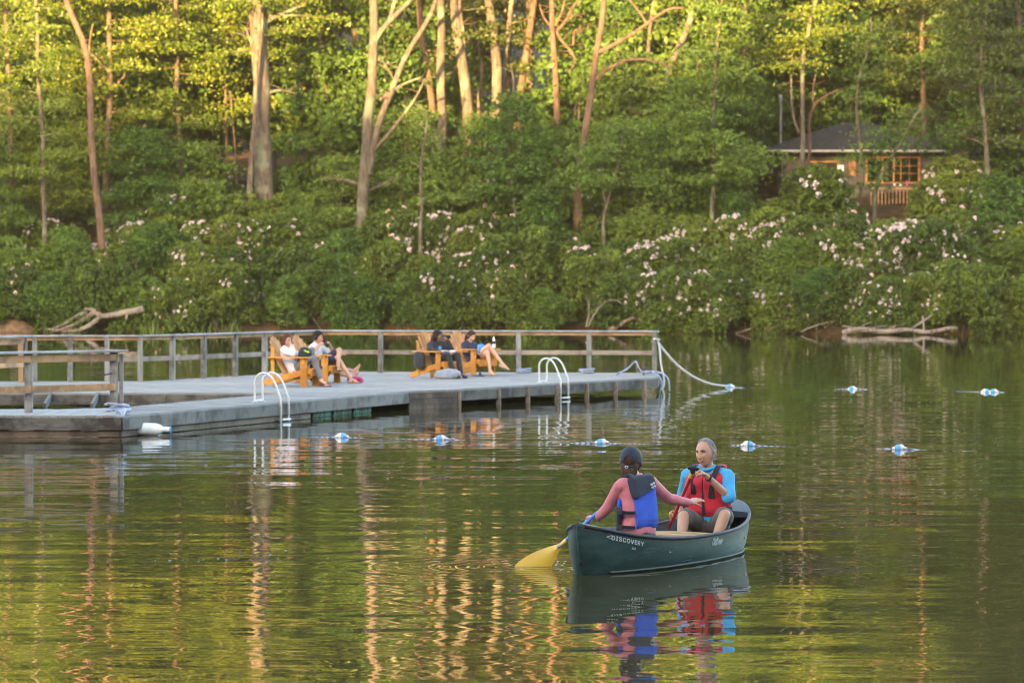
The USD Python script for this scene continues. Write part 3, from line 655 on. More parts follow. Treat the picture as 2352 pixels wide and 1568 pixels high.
for px, s, sc in ((1795, 11.5, 1.0), (1850, 12.0, 1.0), (1895, 12.0, 1.32), (1965, 10.5, 0.75), (2175, 13.5, 1.3), (2230, 14.5, 1.3), (2320, 13, 1.2), (420, 13, 1.1), (330, 14, 1.2), (520, 15, 1.1)):
    bush_at(px, s, where(px, 'laurel bush with scattered blossom', 'near the hut level' if px > 1700 else 'topmost'), BLOOM, 3 if px < 1880 else 1, sc, 'blossoming laurel bushes on the bank')
for k, (px, s, q, sc) in enumerate([(1110, 12, 1, 0.9), (1320, 19, 0, 1.5), (1420, 20, 2, 1.5), (1470, 14, 2, 1.2), (1560, 18, 2, 1.5), (1610, 14, 0, 1.4), (880, 17, 2, 1.3), (940, 22, 2, 1.5), (760, 18, 0, 1.4), (680, 26, 2, 1.3), (470, 24, 2, 1.4), (370, 19, 0, 1.6), (290, 18, 2, 1.5), (140, 21, 2, 1.6), (40, 21, 0, 1.6), (2330, 16, 0, 1.6), (2310, 22, 2, 1.8), (1670, 26, 2, 1.2)]):
    y = D(s)
    x = (px - CX) / FPX * y
    copy_of(SPRIG[q], 'young_tree', where(px, 'taller young tree behind the laurels'), 'tree', (x, y, float(terrain(x, y)) - 0.1), k * 1.3, 'young trees among the laurel bushes', sc)

for px, s, sc in ((295, 8.6, 1.0), (400, 9.5, 1.1), (500, 8.0, 0.95), (985, 8.6, 1.05), (1745, 8.0, 1.1), (1500, 6.0, 1.0), (2020, 5.6, 1.05), (1590, 1.6, 0.8), (90, 8.4, 0.9), (1065, 8.0, 0.9), (2090, 6.8, 0.9)):
    bush_at(px, s, where(px, 'laurel bush crowned with blossom'), BLOOM, 4, sc, 'blossoming laurel bushes on the bank')

for k, (px, s, q, sc) in enumerate([(1770, 37, 2, 1.5), (1825, 40, 0, 1.9), (1880, 36, 2, 1.6), (1935, 41, 0, 2.0), (1990, 38, 2, 1.6), (2075, 40, 0, 1.9)]):
    y = D(s)
    x = (px - CX) / FPX * y
    copy_of(SPRIG[q], 'young_tree', where(px, 'sunlit young tree far behind the hut'), 'tree', (x, y, float(terrain(x, y)) - 0.1), k * 1.7, 'young trees behind the hut', sc)

# ------------------------------------------------------------------ the floating dock
def wood_mat(name, a, b, c=None, along='x'):
    """Weathered timber: long grain, darker knots and stains."""
    st = {'x': (0.6, 9, 9), 'y': (9, 0.6, 9), 'z': (9, 9, 0.6)}[along]
    n = {'tc': ('texture_coordinate', {}), 'mp': ('mapping', {'scale': st}), 'n': ('noise_texture', {'scale': 3.0, 'detail': 6.0, 'roughness': 0.65, 'distortion': 0.6}),
         'r': ('rgb_ramp', {'ramp': [(0.25, a), (0.75, b)]}), 'n2': ('noise_texture', {'scale': 1.9, 'detail': 7.0, 'roughness': 0.65}), 'r2': ('rgb_ramp', {'ramp': [(0.46, (0, 0, 0)), (0.60, (0.9, 0.9, 0.9))]}),
         'oi': ('object_info', {}), 'mr': ('map_range', {'from_min': 0.0, 'from_max': 1.0, 'to_min': 0.80, 'to_max': 1.18}), 'hs': ('hsv', {}),
         'mx': ('mix', {'color2': c or tuple(0.45 * x for x in a)}), 'b': ('bump', {'strength': 0.5, 'distance': 0.006}), 'p': ('principled_bsdf', {'roughness': 0.75, 'specular_ior_level': 0.3})}
    l = [('tc.object', 'mp.vector'), ('mp.vector', 'n.vector'), ('n.fac', 'r.fac'), ('tc.object', 'n2.vector'), ('n2.fac', 'r2.fac'), ('r2.color', 'mx.fac'), ('r.color', 'mx.color1'), ('mx.color', 'hs.color'), ('oi.random', 'mr.value'), ('mr.result', 'hs.value'), ('hs.color', 'p.base_color'), ('n.fac', 'b.height'), ('b.normal', 'p.normal')]
    M[name] = usdkit.material(stage, f'/World/Looks/{name}', n, l, surface='p.BSDF')


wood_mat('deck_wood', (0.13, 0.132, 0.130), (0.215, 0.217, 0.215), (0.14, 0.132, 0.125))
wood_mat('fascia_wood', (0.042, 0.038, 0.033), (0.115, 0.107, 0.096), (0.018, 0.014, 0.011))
wood_mat('post_wood', (0.12, 0.115, 0.108), (0.25, 0.242, 0.23), (0.07, 0.062, 0.054), 'z')
wood_mat('rail_wood', (0.25, 0.145, 0.070), (0.38, 0.235, 0.125), (0.15, 0.092, 0.052))
wood_mat('rail_grey', (0.15, 0.122, 0.098), (0.26, 0.215, 0.175), (0.10, 0.078, 0.06))
wood_mat('cap_wood', (0.20, 0.205, 0.215), (0.30, 0.305, 0.315), (0.16, 0.16, 0.16))
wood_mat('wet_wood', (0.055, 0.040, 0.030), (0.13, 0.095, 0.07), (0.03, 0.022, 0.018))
wood_mat('orange_post', (0.28, 0.17, 0.085), (0.38, 0.24, 0.13), (0.2, 0.12, 0.06), 'z')
mat('green_float', (0.06, 0.20, 0.15), 0.8, (0.03, 0.035, 0.028), scale=7.0, lo=0.42, hi=0.58)
mat('galvanised', (0.50, 0.51, 0.52), 0.35, (0.40, 0.41, 0.42), scale=14.0, metallic=0.25)
mat('dark_iron', (0.03, 0.028, 0.026), 0.6, (0.07, 0.05, 0.04), scale=12.0)

DZ = 0.34
g = lambda px, py: G(px, py, DZ)
dock = thing('floating_dock', 'grey weathered wooden swimming dock with timber railings around dark open water', 'dock')
OUT = [(-300, 953), (279, 954), (939, 898), (1049, 893.3), (1509, 866), (1513, 856.4), (729, 852.6), (335, 875), (-300, 876)]
HOLE = [(-160, 901), (655, 902), (273, 935.5), (137, 939.3), (-160, 939.3)]
outer, hole = [g(*p)[:2] for p in OUT], [g(*p)[:2] for p in HOLE]
deck_poly = Polygon(outer, [hole])


def boards(poly, ang, z, w=0.14, gap=0.008, th=0.035, seed=0):
    """Deck boards of width w laid at the angle ang over the polygon, each slightly uneven."""
    from shapely import affinity
    rng = np.random.default_rng(seed)
    q = affinity.rotate(poly, -ang, origin=(0, 0), use_radians=True)
    x0, y0, x1, y1 = q.bounds
    out = []
    y = y0
    while y < y1:
        cut = q.intersection(sbox(x0 - 1, y, x1 + 1, y + w - gap))
        for part in getattr(cut, 'geoms', [cut]):
            if part.is_empty or part.geom_type != 'Polygon' or part.area < 0.002:
                continue
            m = trimesh.creation.extrude_polygon(part, th, engine='earcut')
            m.apply_translation((0, 0, z - th + rng.uniform(-0.004, 0.003)))
            m.apply_transform(trimesh.transformations.rotation_matrix(ang, (0, 0, 1)))
            out.append(m)
        y += w
    return trimesh.util.concatenate(out)


a_in, b_in = g(273, 935.5)[:2], g(655, 902)[:2]
cut_main = Polygon([g(*p)[:2] for p in [(-300, 953.6), (279, 954.5), (273, 935.4), (137, 939.2), (-300, 939.2)]])
cut_diag = Polygon([g(*p)[:2] for p in [(279, 954.5), (945, 897.8), (655, 901.9), (273, 935.4)]])
near_part, diag_part = deck_poly.intersection(cut_main), deck_poly.intersection(cut_diag).difference(cut_main)
rest = deck_poly.difference(cut_main).difference(cut_diag)
dv = b_in - a_in
obj('deck_boards', boards(near_part.buffer(0), math.pi / 2 + 0.0, DZ, seed=1), M['deck_wood'], dock, kind='stuff')
obj('deck_boards', boards(diag_part.buffer(0), math.atan2(dv[1], dv[0]) + math.pi / 2, DZ, seed=2), M['deck_wood'], dock, kind='stuff')
obj('deck_boards', boards(rest.buffer(0), 0.03, DZ, seed=3), M['deck_wood'], dock, kind='stuff')


def up(p, z):
    return V3(p[0], p[1], z)


def fascia(pts, n_pieces, h=0.19, m='fascia_wood', z1=DZ - 0.037, off=0.0):
    for i in range(n_pieces):
        a, b = pts[0] + (pts[1] - pts[0]) * i / n_pieces, pts[0] + (pts[1] - pts[0]) * (i + 1) / n_pieces
        t = (b - a) / np.linalg.norm(b - a)
        obj('fascia_board', MB().beam(up(a + t * 0.004, z1 - h / 2), up(b - t * 0.004, z1 - h / 2), 0.045, h - 0.004 * (i % 2), ch=0.004), M[m], dock)


o = [np.array(p) for p in outer]
hl = [np.array(p) for p in hole]
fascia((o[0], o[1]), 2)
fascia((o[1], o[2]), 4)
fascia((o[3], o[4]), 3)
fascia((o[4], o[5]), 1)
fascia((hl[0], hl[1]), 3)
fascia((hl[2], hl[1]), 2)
# box panel that reaches down to the water, between the two front runs
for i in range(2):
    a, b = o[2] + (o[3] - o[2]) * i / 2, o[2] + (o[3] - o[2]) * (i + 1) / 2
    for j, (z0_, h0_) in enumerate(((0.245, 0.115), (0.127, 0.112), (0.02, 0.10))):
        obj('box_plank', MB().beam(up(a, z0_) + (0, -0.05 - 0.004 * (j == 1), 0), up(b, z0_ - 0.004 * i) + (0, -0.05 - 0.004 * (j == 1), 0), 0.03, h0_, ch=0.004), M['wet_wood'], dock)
# dark beams near the water under the front runs, blocks between them, green floats and the pale pile ends
for a, b, k in ((o[0], o[1], 1), (o[1], o[1] + (o[2] - o[1]) * 0.62, 1)):
    n = np.array([(b - a)[1], -(b - a)[0]]) / np.linalg.norm(b - a)
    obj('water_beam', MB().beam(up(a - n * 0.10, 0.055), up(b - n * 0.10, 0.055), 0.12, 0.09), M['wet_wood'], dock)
for a, b, k, dx in ((o[0], o[1], 7, 0.25), (hl[0], hl[1], 4, 0.1)):
    for i in range(k):
        p = a + (b - a) * (i + 0.7) / k
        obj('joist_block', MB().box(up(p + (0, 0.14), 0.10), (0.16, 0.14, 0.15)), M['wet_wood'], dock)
tdir = (o[2] - o[1]) / np.linalg.norm(o[2] - o[1])
nrm = np.array([tdir[1], -tdir[0]])
for i in range(11):
    p = o[1] + (o[2] - o[1]) * (0.06 + 0.078 * i) - nrm * 0.34
    obj('float', MB().beam(up(p - tdir * 0.52, 0.06), up(p + tdir * 0.52, 0.06), 0.4, 0.16, ch=0.04), M['green_float'], dock)
t2 = (o[4] - o[3]) / np.linalg.norm(o[4] - o[3])
n2 = np.array([t2[1], -t2[0]])
for px in (1050.5, 1142, 1209, 1276, 1345, 1411, 1477):
    py = 893.3 + (px - 1049) / (1509 - 1049) * (866 - 893.3)
    p = g(px, py)[:2] + n2 * 0.028
    obj('pile_batten', MB().beam(up(p, -0.25), up(p, DZ - 0.05), 0.05, 0.09, up=(n2[0], n2[1], 0), ch=0.008), M['rail_grey'], dock)
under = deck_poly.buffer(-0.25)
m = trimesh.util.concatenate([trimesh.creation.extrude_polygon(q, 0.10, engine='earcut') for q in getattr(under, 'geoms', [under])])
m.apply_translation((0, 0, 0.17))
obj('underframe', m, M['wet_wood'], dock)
# slanting braces inside the open water
for px in (405, 800):
    vx = px * 0.27344
    a, b = g((px + 25) * 0.2734, 901), G((px - 30) * 0.2734, 934, 0.12)
    obj('brace', MB().beam(up(a, DZ - 0.06) + (0, -0.03, 0), b, 0.05, 0.13), M['fascia_wood'], dock)
obj('cross_timber', MB().beam(up(G(118, 924, 0.1), 0.12), up(G(215, 926, 0.1), 0.12), 0.07, 0.07), M['fascia_wood'], dock)

# railings: posts, two boards and a flat cap
RH = 0.955


def rail_run(foot_px, rails=((0.895, 0.10, 'rail_wood'), (0.46, 0.10, 'rail_grey')), skip_posts=(), front=True, h=RH, ext=(0, 0), cap_y=None, post=0.105):
    pts = [g(*p) for p in foot_px]
    for i, p in enumerate(pts):
        if i in skip_posts:
            continue
        j = min(i, len(pts) - 2)
        t = pts[j + 1] - pts[j]
        obj('post', MB().beam(p - (0, 0, 0.05), p + (0, 0, h - 0.035), post, post, up=(-t[1], t[0], 0), ch=0.008), M['post_wood'], dock)
    for i in range(len(pts) - 1):
        a, b = pts[i].copy(), pts[i + 1].copy()
        t = (b - a) / np.linalg.norm(b - a)
        n = V3(t[1], -t[0], 0) * (1 if front else -1)
        if i == 0:
            a = a - t * ext[0]
        if i == len(pts) - 2:
            b = b + t * ext[1]
        for z, hh, m in rails:
            o_ = n * (0.02 if not front else 0.0)
            obj('rail', MB().beam(a + o_ + t * 0.056 * (i > 0 or ext[0] == 0) + (0, 0, z), b + o_ - t * 0.056 + (0, 0, z), 0.04, hh, ch=0.004), M[m], dock)
        obj('cap_rail', MB().beam(a - t * 0.05 + (0, 0, h - 0.0175), b + t * 0.0 + (0, 0, h - 0.0175), 0.16, 0.035, ch=0.005), M['cap_wood'], dock)


rail_run([(-180, 876.5), (-20, 876.5), (80, 876.5), (161, 876.3), (246, 876.2), (322, 876)], ext=(3, 0))
rail_run([(322, 876), (396, 872.8), (468, 868.9), (540, 865), (608, 861), (674, 857.6), (729, 854.3)], skip_posts=(0,))
rail_run([(729, 854.3), (874, 855.6), (1040, 856.2), (1191, 856.6), (1353, 857), (1503, 857.4)], skip_posts=(0,), ext=(0, 0.10))
# railing of the near walkway, boards on the camera side
pa, pb = [g(66, 947.5), g(262, 941)]
for p in (pa, pb):
    obj('post', MB().beam(p - (0, 0, 0.05), p + (0, 0, 0.93), 0.125, 0.125, up=(0, 1, 0), ch=0.008), M['post_wood'], dock)
obj('post', MB().beam(pb + (0.115, 0.05, -0.05), pb + (0.115, 0.05, 0.90), 0.06, 0.115, up=(0, 1, 0), ch=0.006), M['post_wood'], dock)
t = (pb - pa) / np.linalg.norm(pb - pa)
fr = V3(0, -0.085, 0)
for za, zb, hh, mm in ((0.845, 0.845, 0.115, 'rail_wood'), (0.37, 0.37, 0.115, 'rail_wood')):
    obj('rail', MB().beam(pa - t * 14 + fr + (0, 0, za), pb + t * 0.055 + fr + (0, 0, zb), 0.04, hh, ch=0.004), M[mm], dock)
obj('cap_rail', MB().beam(pa - t * 14 + (0, 0, 0.948), pb + t * 0.20 + (0, 0, 0.948), 0.26, 0.035, ch=0.005), M['cap_wood'], dock)
# end of the gangway railing at the far left
p = g(48, 879)
obj('post', MB().beam(p - (0, 0, 0.05), p + (0, 0, 0.90), 0.10, 0.10, up=(0, 1, 0), ch=0.008), M['orange_post'], dock)
obj('post', MB().beam(p + (0.10, 0.04, -0.05), p + (0.10, 0.04, 0.92), 0.05, 0.10, up=(0, 1, 0), ch=0.006), M['post_wood'], dock)
q = g(-140, 890)
for z, hh, m in ((0.84, 0.11, 'rail_wood'), (0.37, 0.10, 'rail_wood')):
    obj('rail', MB().beam(q + (0, -0.08, z), p + (0.05, -0.08, z), 0.04, hh, ch=0.004), M[m], dock)
obj('cap_rail', MB().beam(q + (0, 0, 0.945), p + (0.14, 0, 0.945), 0.18, 0.035, ch=0.005), M['cap_wood'], dock)
# cleat on the far corner
c = g(1478, 861)
obj('cleat', MB().beam(c, c + (0, 0, 0.13), 0.04, 0.04, up=(0, 1, 0)).beam(c + (-0.13, 0, 0.13), c + (0.13, 0, 0.15), 0.05, 0.04), M['dark_iron'], dock)


# --- swimming ladders
def ladder(px_out, py_out, edge, label, w=0.42, hgt=0.50, L=0.47):
    e = V3(edge[0], edge[1], 0)
    t = V3(e[1], -e[0], 0)
    b = g(px_out, py_out) + t * 0.055
    a = b - t * L
    s = e
    root = thing('swim_ladder', label, 'ladder', a)
    for k in (0, 1):
        o_ = s * w * k
        arc = [V3(0, 0, 0), V3(0, 0, hgt * 0.55)]
        arc = [(0, 0), (0, hgt * 0.62), (0.04 * L, hgt * 0.82), (0.20 * L, hgt * 0.97), (0.42 * L, hgt * 0.99), (0.63 * L, hgt * 0.86), (0.80 * L, hgt * 0.60), (0.94 * L, hgt * 0.26), (1.0 * L, 0.06), (1.0 * L, -0.10), (1.0 * L, -0.95)]
        pts = [o_ + t * x + V3(0, 0, z) for x, z in arc]
        sm = np.vstack([pts[0], spline(pts[1:9], 26), pts[9], pts[10]])
        obj('handrail', MB().tube(sm, 0.0175, 10), M['galvanised'], root, smooth=60)
        obj('foot_plate', MB().box(o_ + V3(0, 0, 0.006), (0.10, 0.10, 0.012)), M['galvanised'], root)
    for z in (-0.30, -0.58, -0.86):
        obj('step', MB().beam(t * L + V3(0, 0, z), t * L + s * w + V3(0, 0, z), 0.09, 0.03, ch=0.006), M['galvanised'], root)
    obj('spreader', MB().tube([V3(0, 0, 0.03) + s * 0.02, s * (w - 0.02) + V3(0, 0, 0.03)], 0.012, 6), M['galvanised'], root)


ladder(638, 923.5, tdir, 'aluminium swimming ladder on the dock edge in front of the woman in a white cardigan')
ladder(1282, 879.5, t2, 'aluminium swimming ladder near the far end of the dock, right of the bottle')

# ------------------------------------------------------------------ chairs, hut, ropes and buoys, shore wood and stones
wood_mat('chair_wood', (0.40, 0.165, 0.024), (0.54, 0.245, 0.042), (0.32, 0.13, 0.022))
wood_mat('chair_slat', (0.38, 0.185, 0.068), (0.50, 0.27, 0.12), (0.28, 0.14, 0.06), 'z')
CH = '/World/adirondack_kind'
cls = stage.CreateClassPrim(CH)
cls.SetTypeName('Xform')


def part(name, mb, m, smooth=False):
    k = USED.get((CH, name), 0)
    USED[(CH, name)] = k + 1
    usdkit.mesh(stage, f'{CH}/{name}' + (f'_{k:03d}' if k else ''), mb.mesh(), M[m], smooth=smooth)


for s in (-1, 1):
    part('front_leg', MB().beam((0.30, 0.305 * s, 0), (0.30, 0.305 * s, 0.555), 0.030, 0.145, up=(1, 0, 0), ch=0.006), 'chair_wood')
    part('armrest', MB().beam((-0.44, 0.335 * s, 0.567), (0.44, 0.355 * s, 0.572), 0.135, 0.024, ch=0.007), 'chair_wood')
    part('rear_post', MB().beam((-0.36, 0.30 * s, 0.06), (-0.36, 0.30 * s, 0.76), 0.032, 0.075, up=(1, 0, 0), ch=0.012), 'chair_wood')
    part('side_rail', MB().beam((-0.62, 0.272 * s, 0.055), (0.44, 0.272 * s, 0.315), 0.028, 0.115, ch=0.008), 'chair_wood')
    part('arm_bracket', MB().beam((0.30, 0.335 * s, 0.44), (0.30, 0.335 * s, 0.553), 0.028, 0.07, up=(1, 0, 0)), 'chair_wood')
for k in range(6):
    x = -0.10 + 0.105 * k
    part('seat_slat', MB().beam((x, -0.285, 0.235 + 0.245 * (x + 0.10) + (0.0 if k < 5 else -0.015)), (x, 0.285, 0.235 + 0.245 * (x + 0.10) + (0.0 if k < 5 else -0.015)), 0.092, 0.022, ch=0.006), 'chair_wood')
part('apron', MB().beam((0.445, -0.285, 0.275), (0.445, 0.285, 0.275), 0.022, 0.13, ch=0.005), 'chair_wood')
for k in range(7):
    u = (k - 3) / 3.0
    top = 0.97 - 0.17 * u * u
    b0, b1 = V3(-0.14, 0.205 * u, 0.20), V3(-0.14 - 0.46 * (top - 0.2), 0.285 * u, top)
    part('back_slat', MB().beam(b0, b1, 0.066 + 0.016 * (1 - abs(u)), 0.020, up=(1, 0, 0.46), ch=0.007), 'chair_slat')
part('back_brace', MB().beam((-0.335, -0.30, 0.565), (-0.335, 0.30, 0.565), 0.03, 0.06, up=(1, 0, 0.46)), 'chair_wood')
part('back_brace', MB().beam((-0.175, -0.27, 0.20), (-0.175, 0.27, 0.20), 0.03, 0.07, up=(1, 0, 0.46)), 'chair_wood')
CHAIRS = []
for px, py, a, lab in ((679, 887.0, -20, 'orange wooden garden chair in which the woman in a white cardigan sits'), (729, 879.5, -22, 'orange wooden garden chair of the man with a camera'),
                       (1010, 868.5, -48, 'orange wooden garden chair of the woman in a black jacket with its back foot showing'), (1086, 862.0, -42, 'orange wooden garden chair with a bottle on its armrest')):
    c = g(px, py)
    CHAIRS.append((c, math.radians(a)))
    copy_of(CH, 'garden_chair', lab, 'chair', c, math.radians(a), 'orange chairs on the dock')

# --- hut in the woods
HY = 214.0
hx = lambda px: (px - CX) / FPX * HY
hz = lambda py, y=HY: P(CX, py, y)[2]
wood_mat('siding', (0.075, 0.058, 0.052), (0.125, 0.100, 0.090), (0.060, 0.047, 0.043))
wood_mat('orange_trim', (0.42, 0.17, 0.06), (0.52, 0.24, 0.09))
wood_mat('baluster_wood', (0.34, 0.20, 0.11), (0.44, 0.27, 0.15), None, 'z')
mat('shingle_roof', (0.018, 0.019, 0.023), 0.95, (0.036, 0.037, 0.043), scale=5.0, stretch=(1, 1, 4), spec=0.05, bump=0.5)
mat('gutter_metal', (0.22, 0.20, 0.19), 0.5, (0.30, 0.28, 0.27), scale=3)
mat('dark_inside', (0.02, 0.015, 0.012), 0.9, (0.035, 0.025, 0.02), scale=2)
mat('white_plastic', (0.72, 0.73, 0.74), 0.4, (0.62, 0.63, 0.64), scale=9.0)
mat('pink_plastic', (0.62, 0.05, 0.16), 0.4, (0.55, 0.04, 0.13), scale=9.0)
mat('red_cloth', (0.42, 0.04, 0.05), 0.8, (0.32, 0.03, 0.04), scale=9.0)
M['pane'] = usdkit.material(stage, '/World/Looks/pane', {'f': ('fresnel', {'IOR': 1.5}), 't': ('transparent_bsdf', {'color': (0.85, 0.87, 0.85)}), 'gl': ('glossy_bsdf', {'roughness': 0.02, 'color': (1, 1, 1)}), 'm': ('mix_closure', {})}, [('f.fac', 'm.fac'), ('t.BSDF', 'm.closure1'), ('gl.BSDF', 'm.closure2')], surface='m.closure')
hut = thing('hut', 'brown clapboard hut with grey hipped roof and orange window frame among the trees', 'hut', (hx(1965), HY, 0))
O = V3(hx(1965), HY, 0)
X0, X1, Z0, Z1, DEPTH = hx(1795) - O[0], hx(2143) - O[0], 5.0, hz(352), 6.0
WX0, WX1, WZ0, WZ1 = hx(1992) - O[0], hx(2108) - O[0], hz(418), hz(364)
DX0, DX1, DZ1 = hx(1857) - O[0], hx(1922) - O[0], hz(374)
obj('wall', MB().box(((X0 + X1) / 2, DEPTH - 0.06, (Z0 + Z1) / 2), (X1 - X0, 0.12, Z1 - Z0)).box((X0 + 0.06, DEPTH / 2, (Z0 + Z1) / 2), (0.12, DEPTH - 0.24, Z1 - Z0)).box((X1 - 0.06, DEPTH / 2, (Z0 + Z1) / 2), (0.12, DEPTH - 0.24, Z1 - Z0)).box(((X0 + X1) / 2, DEPTH / 2, 5.55), (X1 - X0 - 0.26, DEPTH - 0.26, 0.1)), M['dark_inside'], hut)
k, z = 0, Z0
while z < Z1 - 0.02:
    hgt = min(0.205, Z1 - z)
    spans = [(X0, X1)]
    for a, b, zz0, zz1 in ((WX0, WX1, WZ0, WZ1), (DX0, DX1, 0, DZ1)):
        if z + hgt > zz0 + 0.02 and z < zz1 - 0.02:
            spans = [q for s in spans for q in ((s[0], min(s[1], a)), (max(s[0], b), s[1])) if q[1] - q[0] > 0.03]
    for a, b in spans:
        obj('siding_board', MB().add([(a, 0.035, z), (b, 0.035, z), (b, 0.0, z), (a, 0.0, z), (a, 0.06, z + hgt), (b, 0.06, z + hgt), (b, 0.028, z + hgt), (a, 0.028, z + hgt)], [(0, 1, 2, 3), (4, 7, 6, 5), (3, 2, 6, 7), (0, 4, 5, 1), (0, 3, 7, 4), (1, 5, 6, 2)]), M['siding'], hut)
    z += 0.205
ex0, ex1, ez = hx(1745) - O[0], hx(2184) - O[0], hz(346)
ry0, ry1, apex = -0.95, DEPTH + 0.95, hz(290) + 0.30
rx0, rx1, rm = hx(1945) - O[0], hx(2010) - O[0], DEPTH / 2
rv = [(ex0, ry0, ez), (ex1, ry0, ez), (ex1, ry1, ez), (ex0, ry1, ez), (rx0, rm, apex), (rx1, rm, apex), (ex0, ry0, ez - 0.06), (ex1, ry0, ez - 0.06), (ex1, ry1, ez - 0.06), (ex0, ry1, ez - 0.06)]
rf = [(0, 1, 5), (0, 5, 4), (1, 2, 5), (2, 3, 4), (2, 4, 5), (3, 0, 4), (6, 8, 7), (6, 9, 8), (0, 6, 7), (0, 7, 1), (1, 7, 8), (1, 8, 2), (2, 8, 9), (2, 9, 3), (3, 9, 6), (3, 6, 0)]
roof = obj('roof', (np.array(rv), np.array(rf)), M['shingle_roof'], hut)
obj('gutter', MB().beam((ex0, ry0 - 0.07, ez - 0.05), (ex1, ry0 - 0.07, ez - 0.05), 0.12, 0.12, ch=0.02), M['gutter_metal'], hut)
obj('soffit', MB().box(((ex0 + ex1) / 2, -0.47, ez - 0.10), (ex1 - ex0 - 0.1, 0.9, 0.06)), M['siding'], hut)
w = obj('window_frame', MB().beam((WX0 - 0.05, -0.03, WZ0), (WX0 - 0.05, -0.03, WZ1), 0.10, 0.10, up=(0, 1, 0)).beam((WX1 + 0.05, -0.03, WZ0), (WX1 + 0.05, -0.03, WZ1), 0.10, 0.10, up=(0, 1, 0)).beam((WX0 - 0.1, -0.03, WZ1 + 0.05), (WX1 + 0.1, -0.03, WZ1 + 0.05), 0.10, 0.10).beam((WX0 - 0.1, -0.035, WZ0 - 0.05), (WX1 + 0.1, -0.035, WZ0 - 0.05), 0.14, 0.10), M['orange_trim'], hut)
xs = [WX0 + (WX1 - WX0) * q for q in (0.0, 0.30, 0.52, 0.66, 0.83, 1.0)]
for i in range(5):
    obj('pane', MB().box(((xs[i] + xs[i + 1]) / 2, 0.03, (WZ0 + WZ1) / 2), (xs[i + 1] - xs[i] - 0.05, 0.008, WZ1 - WZ0 - 0.02)), M['pane'], hut)
    if i:
        obj('mullion', MB().box((xs[i], 0.02, (WZ0 + WZ1) / 2), (0.07 if i < 3 else 0.035, 0.05, WZ1 - WZ0 - 0.004)), M['orange_trim'], hut)
for q in (0.36, 0.68):
    obj('glazing_bar', MB().box(((xs[2] + xs[5]) / 2, 0.012, WZ0 + (WZ1 - WZ0) * q), (xs[5] - xs[2] - 0.07, 0.03, 0.03)), M['orange_trim'], hut)
obj('door', MB().box(((DX0 + DX1) / 2, 0.06, (5.6 + DZ1) / 2), (DX1 - DX0 - 0.02, 0.05, DZ1 - 5.6)), M['dark_inside'], hut)
obj('door_frame', MB().box((DX0 - 0.05, -0.02, (5.6 + DZ1) / 2), (0.10, 0.09, DZ1 - 5.6)).box((DX1 + 0.05, -0.02, (5.6 + DZ1) / 2), (0.10, 0.09, DZ1 - 5.6)).box(((DX0 + DX1) / 2, -0.022, DZ1 + 0.05), (DX1 - DX0 + 0.2, 0.09, 0.10)), M['orange_trim'], hut)
bx = hx(1930) - O[0]
obj('meter_box', MB().box((bx, -0.08, hz(388)), (0.30, 0.16, 0.36)), M['white_plastic'], hut)
bx = hx(1957) - O[0]
obj('shutter', MB().box((bx, -0.03, hz(387)), (0.34, 0.05, 0.72)), M['orange_trim'], hut)
obj('corner_board', MB().box((X1 + 0.02, 0.0, (Z0 + Z1) / 2), (0.10, 0.10, Z1 - Z0)), M['orange_trim'], hut)
# porch
PX0, PX1, PY, PZ0, PZ1 = hx(1990) - O[0], hx(2146) - O[0], -1.75, hz(490), hz(430)
obj('porch_floor', MB().box(((PX0 + PX1) / 2, PY / 2, PZ0 - 0.10), (PX1 - PX0, -PY - 0.06, 0.14)), M['baluster_wood'], hut)
obj('porch_rail', MB().beam((PX0, PY, PZ1), (PX1, PY, PZ1), 0.16, 0.06), M['rail_grey'], hut)
obj('porch_rail', MB().beam((PX0, PY, PZ1 - 0.10), (PX1, PY, PZ1 - 0.10), 0.05, 0.10), M['baluster_wood'], hut)
obj('porch_rail', MB().beam((PX0, PY, PZ0 + 0.10), (PX1, PY, PZ0 + 0.10), 0.05, 0.09), M['baluster_wood'], hut)
nb = 18
for i in range(nb):
    x = PX0 + 0.08 + (PX1 - PX0 - 0.36) * i / (nb - 1)
    obj('baluster', MB().box((x, PY - 0.045, (PZ0 + PZ1) / 2 - 0.02), (0.05, 0.04, PZ1 - PZ0 - 0.10)), M['baluster_wood'], hut)
obj('porch_post', MB().box((PX1 - 0.12, PY + 0.02, (PZ0 + PZ1) / 2 - 0.06), (0.22, 0.12, PZ1 - PZ0 + 0.02)), M['baluster_wood'], hut)
for xx in (PX1 - 0.10, PX0 + 0.10):
    obj('porch_post', MB().box((xx, PY + 0.02, PZ0 - 1.2), (0.14, 0.12, 2.05)), M['baluster_wood'], hut)
PZT = PZ1 + 0.031


def lathe(name, prof, loc, m, label, cat, group=None, sides=14):
    mm = trimesh.creation.revolve(np.array(prof, float), sections=sides)
    r = thing(name, label, cat, loc, group=group)
    obj('body', (mm.vertices, mm.faces), M[m], r, smooth=40)
    return r


